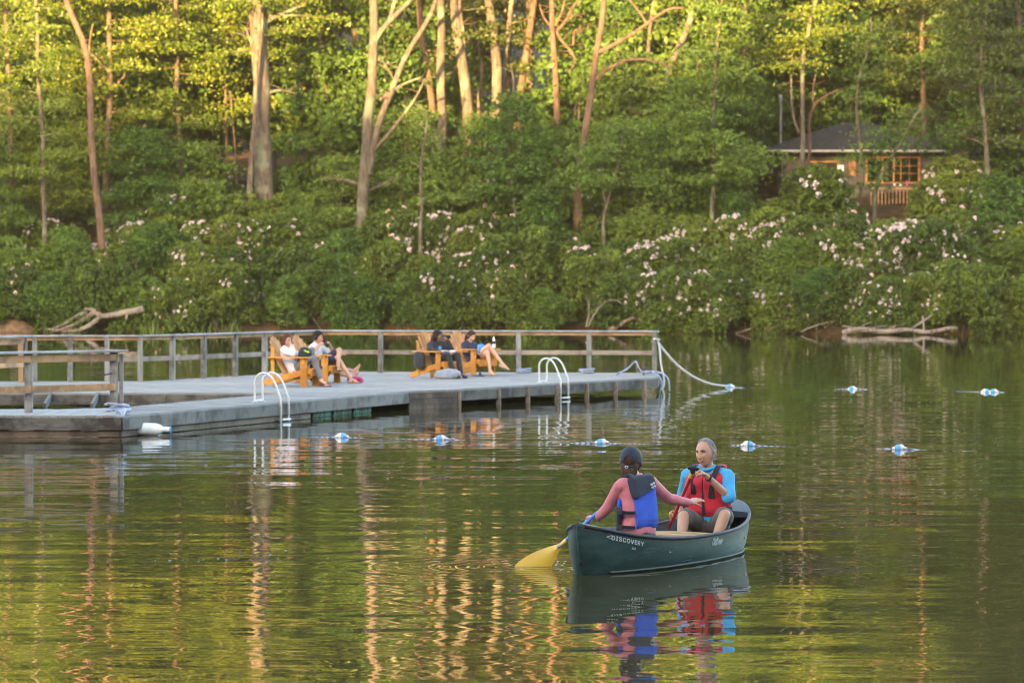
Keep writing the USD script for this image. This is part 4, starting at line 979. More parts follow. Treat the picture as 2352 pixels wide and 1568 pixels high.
for px, m, hgt, rr, lab, nm, ct in ((2075, 'pink_plastic', 0.27, 0.042, 'bright pink bottle standing on the hut porch rail', 'bottle', 'bottle'), (2047, 'white_plastic', 0.11, 0.06, 'left one of two pale cups on the hut porch rail', 'cup', 'cup'), (2061, 'white_plastic', 0.11, 0.06, 'pale cup next to the pink bottle on the hut porch rail', 'cup', 'cup'), (2102, 'white_plastic', 0.06, 0.12, 'flat white dish on the hut porch rail right of the pink bottle', 'dish', 'dish')):
    prof = [(0, 0), (rr, 0), (rr, hgt * 0.72), (rr * 0.55, hgt * 0.86), (rr * 0.5, hgt), (0, hgt)] if nm == 'bottle' else [(0, 0), (rr * 0.8, 0), (rr, hgt), (rr * 0.85, hgt), (rr * 0.7, hgt * 0.15), (0, hgt * 0.15)]
    lathe(nm, prof, (hx(px), HY + PY, PZT), m, lab, ct)
r = thing('life_jacket', 'red life jacket hanging behind the balusters of the hut porch', 'life jacket', (hx(2098), HY + PY + 0.35, PZ0 + 0.16))
jm = trimesh.creation.icosphere(3)
v = np.array(jm.vertices) * (0.24, 0.10, 0.42) * (1 + 0.15 * (meshkit.noise(np.array(jm.vertices) * 3, 5)[:, None] - 0.5)) + (0, 0, 0.44)
obj('shell', (v, jm.faces), M['red_cloth'], r, smooth=True)
obj('strap', MB().box((0, -0.09, 0.35), (0.40, 0.04, 0.05)).box((0, -0.09, 0.55), (0.36, 0.04, 0.05)), M['dark_inside'], r)
PYY = 219.0
pole = thing('pipe_pole', 'thin grey metal pole rising behind the left end of the hut roof', 'pole', ((1793 - CX) / FPX * PYY, PYY, float(terrain((1793 - CX) / FPX * PYY, PYY))))
ph = P(1793, 228, PYY)[2] - float(terrain((1793 - CX) / FPX * PYY, PYY))
obj('shaft', MB().tube([(0, 0, -0.3), (0, 0, ph)], 0.055, 8), M['gutter_metal'], pole, smooth=60)
obj('cap', MB().tube([(0, 0, ph - 0.02), (-0.03, 0, ph + 0.16), (-0.1, 0, ph + 0.18)], [0.10, 0.11, 0.05], 10), M['gutter_metal'], pole, smooth=60)

# --- ropes, buoys, fender
def rope_mat(name, a, b):
    n = {'tc': ('texture_coordinate', {}), 'w': ('wave_texture', {'wave_type': 'bands', 'bands_direction': 'diagonal', 'scale': 16.0, 'distortion': 0.6, 'detail': 1.0}), 'r': ('rgb_ramp', {'ramp': [(0.35, a), (0.6, b)]}), 'p': ('principled_bsdf', {'roughness': 0.8, 'specular_ior_level': 0.2})}
    M[name] = usdkit.material(stage, f'/World/Looks/{name}', n, [('tc.object', 'w.vector'), ('w.fac', 'r.fac'), ('r.color', 'p.base_color')], surface='p.BSDF')


rope_mat('rope', (0.22, 0.24, 0.30), (0.50, 0.50, 0.50))
rope_mat('rope_blue', (0.07, 0.12, 0.26), (0.36, 0.38, 0.42))
mat('buoy_blue', (0.05, 0.22, 0.48), 0.45, (0.09, 0.30, 0.58), scale=14.0)
mat('buoy_white', (0.66, 0.65, 0.60), 0.5, (0.50, 0.47, 0.40), scale=9.0)
mat('fender_white', (0.74, 0.74, 0.73), 0.4, (0.60, 0.60, 0.58), scale=8.0)


def rope(name, pts, r, m, label, cat='rope', n=60, group=None):
    return obj(name, MB().tube(spline(pts, n), r, 6), M[m], None, smooth=60, label=label, cat=cat, group=group)


c0 = g(1508, 857.4) + (0, 0, 0.74)
e = G(1671, 886, 0.05)
mid = [c0 + (e - c0) * u - V3(0, 0, 0.36) * (4 * u * (1 - u)) * (0.9 - 0.2 * u) for u in (0.0, 0.12, 0.3, 0.5, 0.7, 0.85, 1.0)]
rope('mooring_rope', mid, 0.026, 'rope', 'pale rope sagging from the corner post of the dock to the first buoy')
rope('hanging_rope', [c0 + (0.02, -0.03, 0), c0 + (0.07, -0.05, -0.2), c0 + (0.10, -0.12, -0.55), c0 + (0.16, -0.2, -0.95), c0 + (0.10, -0.3, -1.1)], 0.022, 'rope', 'pale rope end hanging straight down from the corner post of the dock')
th = np.linspace(0, 2 * np.pi, 9)
rope('rope_loop', [c0 + (-0.06, -0.02, 0.02), c0 + (-0.02, -0.09, 0.03), c0 + (0.05, -0.05, 0.02), c0 + (0.03, 0.07, 0.0), c0 + (-0.07, 0.06, -0.02), c0 + (-0.06, -0.04, -0.03)], 0.024, 'rope', 'loop of rope tied round the top of the corner post of the dock')
cc = g(1495, 862)
rng = np.random.default_rng(5)
coil = [cc + V3(-0.75, 0.1, 0.02), cc + V3(-0.62, -0.05, 0.09), cc + V3(-0.45, 0.12, 0.20), cc + V3(-0.33, 0.02, 0.30), cc + V3(-0.26, -0.06, 0.15), cc + V3(-0.1, 0.06, 0.05), cc + V3(0.0, -0.1, 0.07), cc + V3(0.12, -0.45, 0.02), cc + V3(0.2, -0.75, -0.20), cc + V3(0.16, -0.8, -0.35), cc + V3(0.24, -0.75, -0.12), cc + V3(0.25, -0.4, 0.05), cc + V3(0.05, 0.1, 0.06), cc + V3(-0.2, 0.15, 0.06), cc + V3(-0.1, -0.1, 0.09), cc + V3(0.2, -0.3, 0.06), cc + V3(0.36, -0.6, -0.08), cc + V3(0.38, -0.62, -0.32)]
rope('rope_coil', coil, 0.018, 'rope_blue', 'blue and white rope thrown in loops over the far corner of the dock', n=150)
for px, py, k, lab in ((1203, 857.6, 1, 'small coil of rope at the foot of the railing post right of the bottle'), (1347, 858.2, 2, 'small coil of rope at the foot of the last but one railing post')):
    c = g(px, py)
    rope('rope_coil', [c + V3(0.16 * math.cos(t * 1.9) + rng.normal(0, 0.02), 0.12 * math.sin(t * 1.9) - 0.15, 0.03 + 0.008 * t) for t in range(11)], 0.02, 'rope_blue', lab, n=60)


def buoy(px, py, label, flip=False, group='blue and white buoys'):
    c = G(px, py, 0.0) + V3(0, 0, 0.018)
    r = thing('buoy', label, 'buoy', c, group=group)
    n = 13
    for s, m in ((-1, 'buoy_blue'), (1, 'buoy_white')):
        u = np.linspace(0, 1, 8)
        rad = 0.054 * np.sqrt(np.clip(1 - (u * 0.97) ** 3.2, 0.02, 1))
        obj('blue_half' if s < 0 else 'white_half', MB().tube([(s * (-1 if flip else 1) * 0.070 * a, 0.02 * a * s, 0) for a in u], rad, 14), M[m], r, smooth=60)
    obj('collar', MB().tube([(-0.105, -0.024, -0.005), (-0.074, -0.02, 0)], [0.014, 0.022], 8).tube([(0.074, 0.02, 0), (0.105, 0.024, -0.005)], [0.022, 0.014], 8), M['buoy_white'], r, smooth=60)
    return c


near_line = [(785, 1004.5), (1013, 1009.5), (1382, 1018), (1718, 1023.5), (2066, 1031.5)]
pos = ['just right of the near ladder', 'below the second pair of chairs', 'left of the capped woman', 'right of the grey-haired man', 'the one nearest the right edge']
for i, (px, py) in enumerate(near_line):
    buoy(px, py, 'buoy on the nearer line, ' + pos[i], flip=i in (0, 3))
far_line = [(1677, 889), (1958, 894), (2264, 900.3), (2283, 900.6)]
pos = ['where the dock rope meets the water', 'in the middle', 'left of the touching pair', 'right of the touching pair']
for i, (px, py) in enumerate(far_line):
    buoy(px, py, 'buoy on the farther line, ' + pos[i], flip=i == 2)


def float_line(pts, label, seed):
    """A rope that lies half under water: only stretches of it break the surface."""
    p = spline([G(*q, 0) for q in pts], 420)
    s = np.arange(420)
    near_b = np.min([np.abs(p[:, 0] - G(*q, 0)[0]) for q in pts[1:-1]], axis=0)
    p[:, 2] = -0.0125 + 0.016 * (meshkit.noise(np.stack([s * 0.11, s * 0.0 + seed, s * 0], -1), seed) - 0.52) + 0.03 * np.exp(-near_b / 0.25)
    obj('float_line', MB().tube(p, 0.0085, 6), M['rope_blue'], None, smooth=60, label=label, cat='rope')


float_line([(372, 996)] + near_line + [(2420, 1040)], 'nearer rope line of buoys, half sunk, running from the white fender to the right', 3)
float_line([(1671, 888)] + far_line[:3] + [(2440, 903)], 'farther rope line of buoys running from the dock corner to the right', 7)
fc = G(286, 992, 0.055)
fd = V3(0.98, 0.18, 0)
fen = thing('fender', 'fat white boat fender floating at the near corner of the dock', 'fender', fc)
prof = [(0, 0.03), (0.03, 0.06), (0.08, 0.092), (0.16, 0.095), (0.30, 0.095), (0.42, 0.092), (0.47, 0.07), (0.50, 0.045), (0.58, 0.042), (0.60, 0.03)]
obj('body', MB().tube([fd * a * 1.2 + V3(0, 0, 0.055 - 0.03 * a) for a, b in prof], [b for a, b in prof], 18), M['fender_white'], fen, smooth=50)
obj('eye', MB().tube([fd * 0.72 + V3(0, 0.045 * math.cos(t), 0.03 + 0.045 * math.sin(t)) for t in np.linspace(0, 6.2, 12)], 0.014, 6), M['buoy_blue'], fen, smooth=60)
buoy(332, 996.5, 'small blue and white buoy in front of the white fender, the left of two', True)
buoy(356, 995.5, 'small blue and white buoy at the tip of the white fender', True)
pc = g(264, 944)
rope('tied_rope', [pc + V3(-0.15, -0.05, 0.10), pc + V3(0.0, -0.13, 0.12), pc + V3(0.22, -0.05, 0.08), pc + V3(0.1, 0.1, 0.1), pc + V3(-0.12, 0.02, 0.02), pc + V3(0.0, -0.14, 0.03), pc + V3(0.20, -0.2, 0.04), g(274, 948) + (0, 0, 0.03), g(279, 952) + (0, 0, 0.035), g(282, 955.5) + (0, 0, 0.0), G(283, 968, 0.22), G(281, 980, 0.14), fc + V3(0.02, 0, 0.06)], 0.022, 'rope_blue', 'blue and white rope wound round the near corner post and down to the fender', n=120)
chn = g(257, 941)
obj('chain', MB().tube(spline([chn + V3(-0.30, -0.1, 0.60), chn + V3(-0.14, -0.1, 0.565), chn + V3(0.02, -0.12, 0.60)], 12), 0.012, 5), M['dark_iron'], None, label='short dark chain at the corner post of the near railing', cat='chain')

# --- wood and stones along the shore
def shore_at(px, s=0.0):
    y = 196.0
    for _ in range(4):
        y = float(shore((px - CX) / FPX * y)) + s
    return (px - CX) / FPX * y, y


def limbs(name, label, cat, y, stems, m):
    mb = MB()
    for pts, w0, w1 in stems:
        n = 4 + 5 * len(pts)
        ln = spline([P(px, py, y + dy) for px, py, dy in [(*q, 0)[:3] for q in pts]], n)
        ln += 0.05 * (np.stack([meshkit.noise(ln * 2.3, k) for k in (1, 2, 3)], 1) - 0.5)
        rr = np.linspace(w0, w1, n) * 0.5 / (FPX / y) * (0.85 + 0.3 * meshkit.noise(ln * 3.1, 9))
        mb.tube(ln, rr, 8)
    c = mb.mesh()[0].mean(0)
    v, f = mb.mesh()
    r = thing(name, label, cat, c)
    obj('wood', (v - c, f), M[m], r, smooth=60)


limbs('driftwood', 'grey bleached fallen limb with forked branches reaching into the water behind the left railing', 'driftwood', 197.0,
      [([(330, 708), (300, 716), (262, 722), (228, 724), (215, 713), (195, 712)], 18, 9), ([(218, 712), (190, 735), (165, 748), (120, 760)], 12, 6), ([(200, 718), (165, 733), (135, 750), (108, 757)], 10, 4), ([(230, 724), (210, 745), (185, 756), (140, 760)], 13, 6), ([(292, 720), (290, 733)], 9, 5)], 'driftwood')
limbs('driftwood', 'thin grey branch bent into an angle above the right end of the dock railing', 'driftwood', 195.0, [([(1395, 755), (1425, 745), (1468, 732), (1478, 745), (1492, 750), (1515, 738), (1545, 728)], 9, 4)], 'driftwood')
limbs('driftwood_log', 'pale driftwood log lying at the waterline on the right', 'log', 190.5, [([(1935, 765), (1985, 757), (2040, 761), (2085, 757), (2120, 762), (2160, 757), (2198, 754)], 13, 8), ([(1960, 764), (2010, 752), (2060, 748)], 5, 2), ([(2010, 762), (2050, 752), (2085, 741)], 4, 2), ([(1945, 760), (1975, 750), (2000, 740)], 4, 2), ([(1990, 758), (1960, 752), (1935, 748)], 8, 3), ([(2090, 758), (2120, 738), (2140, 722)], 6, 3), ([(2122, 762), (2121, 740), (2118, 725)], 5, 4)], 'driftwood')
limbs('dead_branches', 'tangle of thin grey dead branches at the water right of the dock end', 'branches', 194.0, [([(1550, 765), (1600, 745), (1640, 728)], 4, 1.5), ([(1690, 765), (1735, 750), (1780, 735), (1830, 742)], 4, 1.5), ([(1840, 762), (1880, 745), (1920, 738)], 4, 1.5), ([(1350, 750), (1370, 715), (1400, 690), (1430, 700)], 4, 2), ([(1345, 750), (1352, 715), (1350, 690)], 4, 2)], 'driftwood')
limbs('dead_branches', 'thin curved dead branch in the dark gap above the left railing', 'branches', 197.0, [([(515, 705), (540, 720), (555, 740), (545, 760)], 4, 2), ([(640, 720), (700, 745), (760, 752)], 3, 2)], 'driftwood')


def stone(px, s, size, label, m, seed, dz=0.0):
    x, y = shore_at(px, s)
    rg = np.random.default_rng(seed)
    mm = trimesh.creation.icosphere(3)
    d = np.array(mm.vertices)
    v = d * size * (0.72 + 0.55 * meshkit.fbm(d * 1.4 + seed, 3, seed)[:, None])
    v = np.round(v / (0.22 * size.min()) if False else v, 6)
    obj('rock', (v + (x, y, 0.12 + dz), mm.faces), M[m], None, smooth=35, label=label, cat='rock', group='rocks at the waterline')


stone(32, -0.3, V3(0.85, 0.6, 0.50), 'rusty brown rock at the waterline by the left edge', 'rock_rust', 1)
stone(1552, 0.1, V3(0.7, 0.6, 0.75), 'tall tan rock at the waterline right of the dock end', 'rock_rust', 3)
stone(1590, -0.5, V3(0.7, 0.6, 0.45), 'low tan rock right of the tall tan rock', 'rock_rust', 4)
stone(2033, 1.2, V3(0.55, 0.5, 1.2), 'narrow orange brown boulder between two bushes above the log', 'rock_rust', 5, 0.5)
stone(1775, -0.4, V3(0.5, 0.4, 0.35), 'small tan rock at the waterline left of the log', 'rock', 6)
rng = np.random.default_rng(15)
mb = MB()
for px0, px1, n in ((330, 470, 170), (2230, 2352, 120), (2080, 2120, 40), (470, 560, 40)):
    for _ in range(n):
        x, y = shore_at(rng.uniform(px0, px1), rng.uniform(-0.9, 0.6))
        hgt, lean = rng.uniform(0.35, 0.95), rng.normal(0, 0.16, 2)
        w_ = rng.uniform(0.018, 0.035)
        b = V3(x, y, -0.1)
        a_ = rng.uniform(0, 3.1)
        s_ = V3(math.cos(a_), math.sin(a_), 0) * w_
        tip = b + V3(lean[0], lean[1], hgt)
        md = b + V3(lean[0] * 0.35, lean[1] * 0.35, hgt * 0.6)
        mb.add([b - s_, b + s_, md + s_ * 0.8, md - s_ * 0.8, tip], [(0, 1, 2), (0, 2, 3), (3, 2, 4)])
obj('reeds', mb, M['reed_leaf'], None, label='light green reeds and grass blades in the shallow water along the bank', cat='reeds', kind='stuff')
mat('bubble', (0.10, 0.14, 0.20), 0.06, (0.06, 0.09, 0.14), scale=5, spec=0.8)
mb = MB()
for _ in range(46):
    px, py = (rng.uniform(330, 700), rng.normal(1279, 8)) if rng.uniform() < 0.9 else (rng.uniform(110, 130), 1301)
    mm = trimesh.creation.icosphere(1, rng.choice([0.003, 0.005, 0.009], p=[0.65, 0.25, 0.10]))
    mb.add(np.array(mm.vertices) * (1.2, 1.2, 0.7) + G(px, py, 0.001), mm.faces)
obj('bubbles', mb, M['bubble'], None, smooth=True, label='scattered small bubbles floating on the dark water at lower left', cat='bubbles', kind='stuff')
for px, py, hh, lab in ((1249, 1022, 0.16, 'thin reed stalk sticking out of the water below the far ladder'), (1718, 1024, 0.13, 'thin straw standing at the buoy right of the grey-haired man')):
    b = G(px, py, 0)
    obj('stalk', MB().tube([b - (0, 0, 0.05), b + (0.01, 0, hh * 0.5), b + (-0.015, 0, hh)], [0.006, 0.005, 0.003], 5), M['reed_leaf'], None, label=lab, cat='stalk')

# ------------------------------------------------------------------ people
mat('skin_light', (0.50, 0.29, 0.21), 0.5, (0.44, 0.235, 0.165), scale=9.0, spec=0.35, sss=0.12)
mat('skin_tan', (0.42, 0.235, 0.155), 0.5, (0.36, 0.19, 0.12), scale=9.0, spec=0.35, sss=0.12)
mat('skin_dark', (0.12, 0.06, 0.042), 0.5, (0.16, 0.08, 0.055), scale=9.0, spec=0.4, sss=0.08)
mat('eye_white', (0.62, 0.60, 0.58), 0.25, (0.55, 0.52, 0.5), scale=30)
mat('eye_dark', (0.02, 0.014, 0.01), 0.2, (0.03, 0.02, 0.015), scale=30)
mat('lip', (0.34, 0.13, 0.11), 0.4, (0.30, 0.11, 0.10), scale=30)
mat('teeth', (0.68, 0.65, 0.58), 0.3, (0.6, 0.57, 0.5), scale=60)
for nm, a, b in (('hair_grey', (0.17, 0.16, 0.165), (0.28, 0.27, 0.28)), ('hair_black', (0.008, 0.007, 0.006), (0.025, 0.02, 0.018)), ('hair_brown', (0.022, 0.010, 0.006), (0.07, 0.032, 0.02)), ('hair_auburn', (0.045, 0.016, 0.009), (0.12, 0.042, 0.022))):
    mat(nm, a, 0.6, b, scale=26.0, stretch=(2.2, 2.2, 0.5), detail=3.0, spec=0.2, bump=0.15, bscale=40.0)
for nm, a in (('shirt_blue', (0.055, 0.33, 0.60)), ('shirt_pink', (0.56, 0.17, 0.19)), ('vest_red', (0.50, 0.020, 0.040)), ('vest_blue', (0.035, 0.090, 0.50)), ('cloth_black', (0.022, 0.022, 0.026)), ('cloth_charcoal', (0.060, 0.058, 0.062)), ('cloth_olive_grey', (0.105, 0.090, 0.075)), ('cloth_white', (0.62, 0.63, 0.66)),
              ('cloth_lilac', (0.50, 0.26, 0.44)), ('cloth_cream', (0.60, 0.54, 0.56)), ('cloth_grey', (0.15, 0.15, 0.165)), ('cloth_navy', (0.022, 0.026, 0.055)), ('cloth_bag', (0.22, 0.25, 0.30)), ('cloth_sky', (0.07, 0.25, 0.55)), ('cloth_magenta', (0.42, 0.03, 0.16)), ('cap_navy', (0.022, 0.026, 0.040)), ('neon', (0.45, 0.75, 0.03)), ('shoe_brown', (0.10, 0.045, 0.04)), ('sole', (0.10, 0.075, 0.05)), ('logo_grey', (0.50, 0.52, 0.55)), ('paper', (0.62, 0.66, 0.68)), ('strap_black', (0.014, 0.014, 0.015))):
    mat(nm, a, 0.75, tuple(0.78 * c for c in a), scale=7.0, detail=5.0, spec=0.25, bump=0.35, bscale=60.0, sheen=0.08)


def Mf(mesh):
    return m3.Manifold(m3.Mesh(vert_properties=np.asarray(mesh.vertices, np.float32), tri_verts=np.asarray(mesh.faces, np.uint32)))


def ballm(p, r, seg=14, s=(1, 1, 1)):
    return m3.Manifold.sphere(r, seg).scale(tuple(map(float, s))).translate(tuple(map(float, p)))


def hull(*parts, seg=14):
    """The hull of balls (position, radius)."""
    return m3.Manifold.batch_hull([ballm(p, r, seg) for p, r in parts])


def chain(*parts, seg=14):
    return union([hull(a, b, seg=seg) for a, b in zip(parts[:-1], parts[1:])])


def union(ms):
    return m3.Manifold.batch_boolean(ms, m3.OpType.Add)


def to_tm(m):
    a = m.to_mesh()
    t = trimesh.Trimesh(a.vert_properties[:, :3].astype(float), a.tri_verts, process=True)
    return t


def soft(m, length=0.022, it=10, wrinkle=0.0, seed=0, wscale=14.0):
    """Refined and smoothed, with folds where asked for."""
    t = to_tm(m.refine_to_length(length))
    trimesh.smoothing.filter_taubin(t, 0.5, 0.53, it)
    if wrinkle:
        v = np.array(t.vertices)
        n = np.array(t.vertex_normals)
        q = v * wscale
        t.vertices = v + n * ((meshkit.fbm(q * (1, 1, 0.55), 3, seed) - 0.5) * 2 * wrinkle)[:, None]
    return t


ICO = trimesh.creation.icosphere(4)


def head_shape(d, male=True):
    """A head's surface for directions d: +x face, +z crown. About 0.235 m from chin to crown."""
    x, y, z = d.T
    p = np.stack([x * 0.097, y * 0.076, z * 0.118], 1)
    low = np.clip(-z, 0, 1)
    p[:, 1] *= 1 - (0.22 if male else 0.30) * low ** 1.4 + 0.05 * np.clip(z, 0, 1) * (x < 0)
    p[:, 0] += np.where(x > 0, 0.006 * low, -0.004 * np.clip(z, -0.3, 1))
    p[:, 0] = np.where((x < 0) & (z < -0.2), p[:, 0] * (1 - 0.35 * np.clip(-z - 0.2, 0, 1)), p[:, 0])
    front = np.clip(x, 0, 1) ** 0.5
    Y, Z = p[:, 1], p[:, 2]
    gs = lambda y0, z0, sy, sz: np.exp(-((np.abs(Y) - y0) / sy) ** 2 - ((Z - z0) / sz) ** 2)
    add = 0.0
    add = add + (0.025 if male else 0.020) * np.exp(-(Y / 0.0115) ** 2 - ((Z + 0.030) / 0.014) ** 2) + 0.012 * np.exp(-(Y / 0.009) ** 2 - ((Z + 0.008) / 0.022) ** 2)
    add = add + 0.006 * gs(0.011, -0.034, 0.007, 0.008)
    add = add - 0.010 * gs(0.031, 0.010, 0.016, 0.012) + 0.005 * gs(0.028, 0.031, 0.022, 0.009)
    add = add + 0.005 * gs(0.040, -0.022, 0.016, 0.018)
    add = add + 0.005 * np.exp(-(Y / 0.020) ** 2 - ((Z + 0.060) / 0.011) ** 2) - 0.004 * np.exp(-(Y / 0.02) ** 2 - ((Z + 0.079) / 0.007) ** 2)
    add = add + (0.012 if male else 0.008) * np.exp(-(Y / 0.022) ** 2 - ((Z + 0.101) / 0.016) ** 2)
    p[:, 0] += add * front
    return p


def rot_head(yaw, pitch=0.0, roll=0.0):
    R = trimesh.transformations.euler_matrix(roll, pitch, yaw, 'sxyz')
    return R[:3, :3]


def hand_mesh(w, d, pn, thumb, curl=(0.3, 0.3, 0.3), s=1.0, spread=0.10, tcurl=0.5):
    """A hand from the wrist w along d; pn: the way the palm faces; thumb: +1 or -1, the side it leaves."""
    d, pn = np.asarray(d, float), np.asarray(pn, float)
    d = d / np.linalg.norm(d)
    pn = pn - d * (pn @ d)
    pn /= np.linalg.norm(pn)
    t = np.cross(pn, d) * thumb
    w = np.asarray(w, float)
    palm = hull((w, 0.022 * s), (w + d * 0.03 * s + t * 0.020 * s, 0.015 * s), (w + d * 0.03 * s - t * 0.020 * s, 0.014 * s), (w + d * 0.088 * s + t * 0.030 * s, 0.011 * s), (w + d * 0.082 * s - t * 0.030 * s, 0.010 * s), seg=10)
    out = [palm]
    for k, L in enumerate((0.070, 0.079, 0.073, 0.057)):
        off = (0.030, 0.010, -0.010, -0.029)[k]
        p = w + d * (0.084 - 0.004 * (k == 3)) * s + t * off * s
        dirn = d + t * spread * (1.5 - k)
        dirn /= np.linalg.norm(dirn)
        nn = pn
        ang = 0.0
        pts = [(p, 0.0095 * s)]
        for j in range(3):
            ang += curl[j]
            step = dirn * math.cos(ang) + nn * math.sin(ang)
            p = p + step * L * s * (0.45, 0.31, 0.24)[j]
            pts.append((p, (0.0088, 0.0080, 0.0068)[j] * s))
        out += [hull(a, b, seg=8) for a, b in zip(pts[:-1], pts[1:])]
    tb = w + d * 0.030 * s + t * 0.024 * s
    td = d * 0.62 + t * 0.72 + pn * 0.25
    td /= np.linalg.norm(td)
    td2 = td * math.cos(tcurl) + (pn * 0.7 + d * 0.5 - t * 0.4) * math.sin(tcurl)
    td2 /= np.linalg.norm(td2)
    a, b, c = tb, tb + td * 0.042 * s, tb + td * 0.042 * s + td2 * 0.034 * s
    out += [hull((a, 0.014 * s), (b, 0.0105 * s), seg=8), hull((b, 0.0105 * s), (c, 0.0085 * s), seg=8)]
    return union(out)


def foot_mesh(an, d, s=1.0):
    d = np.asarray(d, float) / np.linalg.norm(d)
    an = np.asarray(an, float)
    down = V3(0, 0, -1) - d * (V3(0, 0, -1) @ d)
    down /= np.linalg.norm(down) + 1e-9
    sd = np.cross(d, down)
    parts = [hull((an, 0.036 * s), (an - d * 0.035 * s + down * 0.045 * s, 0.030 * s), (an + d * 0.10 * s + down * 0.045 * s, 0.028 * s)),
             hull((an - d * 0.035 * s + down * 0.048 * s, 0.028 * s), (an + d * 0.13 * s + down * 0.058 * s + sd * 0.018 * s, 0.017 * s), (an + d * 0.13 * s + down * 0.058 * s - sd * 0.018 * s, 0.017 * s))]
    for k in range(5):
        o_ = sd * (k - 2) * 0.0155 * s
        L = (0.060, 0.056, 0.050, 0.042, 0.034)[k] * s
        b = an + d * 0.125 * s + down * 0.062 * s + o_
        parts.append(hull((b, 0.011 * s), (b + d * L, 0.009 * s), seg=8))
    return union(parts)


class Person:
    """J holds the joints in the person's own frame: +x ahead, +y the left side."""

    def __init__(self, label, loc, rz, J, skin, male=True, s=1.0, look=(0, 0, 0), hands=None, feet=None, build=1.0, hs=1.0, group=None):
        self.J = J = {k: np.asarray(v, float) for k, v in J.items()}
        self.male, self.s, self.b = male, s, build
        self.root = thing('person', label, 'person', loc, rz, group)
        self.R = rot_head(*look)
        self.hs = hs
        b = build
        sd = J['shL'] - J['shR']
        self.sd = sd = sd / np.linalg.norm(sd)
        hd = J['hipL'] - J['hipR']
        self.hd = hd = hd / np.linalg.norm(hd)
        parts = self.torso(0.0)
        for q in 'LR':
            parts += [chain((J['sh' + q], 0.050 * b), (J['sh' + q] * 0.5 + J['el' + q] * 0.5, 0.044 * b), (J['el' + q], 0.036 * b)), chain((J['el' + q], 0.036 * b), (J['el' + q] * 0.65 + J['wr' + q] * 0.35, 0.037 * b), (J['wr' + q], 0.025 * b)),
                      chain((J['hip' + q], 0.082 * b), (J['hip' + q] * 0.5 + J['kn' + q] * 0.5, 0.070 * b), (J['kn' + q], 0.052 * b)), chain((J['kn' + q], 0.052 * b), (J['kn' + q] * 0.68 + J['an' + q] * 0.32, 0.052 * b), (J['an' + q], 0.034 * b))]
        parts.append(hull((J['neck'], 0.056 * b), (J['head'] + self.R @ V3(-0.012, 0, -0.045), 0.052 * b)))
        body = soft(union(parts), 0.022, 8)
        hv = head_shape(np.array(ICO.vertices), male) * hs @ self.R.T + J['head']
        pieces = [Mf(body), Mf(trimesh.Trimesh(hv, ICO.faces, process=False))]
        for q, sg in (('L', 1), ('R', -1)):
            e = V3(-0.008, sg * 0.077, -0.006) * hs
            pieces.append(m3.Manifold.batch_hull([ballm(self.at(e + V3(0.004, 0, 0.024) * hs), 0.010 * hs, 8), ballm(self.at(e + V3(-0.014, sg * 0.010, 0.022) * hs), 0.009 * hs, 8), ballm(self.at(e + V3(-0.004, 0, -0.026) * hs), 0.007 * hs, 8)]))
            h = (hands or {}).get(q)
            if h:
                pieces.append(hand_mesh(J['wr' + q], *h[:2], h[2], **(h[3] if len(h) > 3 else {})))
            f = (feet or {}).get(q)
            if f is not None:
                pieces.append(foot_mesh(J['an' + q], f))
        t = to_tm(union(pieces))
        obj('body', (t.vertices, t.faces), M[skin], self.root, smooth=55)

    def at(self, p):
        """A point of the head's own frame."""
        return self.J['head'] + self.R @ np.asarray(p, float)

    def torso(self, d, low=True):
        J, b = self.J, self.b
        sd, hd = self.sd, self.hd
        ch, pe = J['chest'], J['pelvis']
        wa = J.get('waist', ch * 0.48 + pe * 0.52)
        c = 1.0 if self.male else 0.88
        out = [hull((J['shL'] * 0.86 + J['neck'] * 0.14, 0.055 * b + d), (J['shR'] * 0.86 + J['neck'] * 0.14, 0.055 * b + d), (ch + sd * 0.085 * b * c, 0.098 * b * c + d), (ch - sd * 0.085 * b * c, 0.098 * b * c + d)),
               hull((J['neck'], 0.058 * b + d * 0.5), (J['shL'] * 0.75 + J['neck'] * 0.25, 0.045 * b + d), (J['shR'] * 0.75 + J['neck'] * 0.25, 0.045 * b + d)),
               hull((ch + sd * 0.085 * b * c, 0.098 * b * c + d), (ch - sd * 0.085 * b * c, 0.098 * b * c + d), (wa + (sd + hd) * 0.032 * b, 0.096 * b * c + d), (wa - (sd + hd) * 0.032 * b, 0.096 * b * c + d))]
        if low:
            out.append(hull((wa + (sd + hd) * 0.032 * b, 0.096 * b * c + d), (wa - (sd + hd) * 0.032 * b, 0.096 * b * c + d), (J['hipL'], 0.092 * b + d), (J['hipR'], 0.092 * b + d), (pe, 0.10 * b + d)))
        return out

    def wear(self, name, m, parts, cut=(), length=0.02, wrinkle=0.006, seed=1, it=8, label=None):
        mm = union(parts)
        for c in cut:
            mm = mm - c
        t = soft(mm, length, it, wrinkle, seed)
        return obj(name, (t.vertices, t.faces), M[m], self.root, smooth=50, label=label)

    def sleeves(self, d, to=1.0, flare=0.004, sides='LR'):
        J, b, out = self.J, self.b, []
        for q in sides:
            sh, el, wr = J['sh' + q], J['el' + q], J['wr' + q]
            if to <= 1:
                out.append(chain((sh, 0.053 * b + d), (sh + (el - sh) * to * 0.6, 0.047 * b + d), (sh + (el - sh) * to, 0.042 * b + d + flare)))
            else:
                out += [chain((sh, 0.053 * b + d), ((sh + el) / 2, 0.046 * b + d), (el, 0.040 * b + d)), chain((el, 0.040 * b + d), (el + (wr - el) * (to - 1) * 0.5, 0.039 * b + d), (el + (wr - el) * (to - 1), 0.029 * b + d + flare))]
        return out

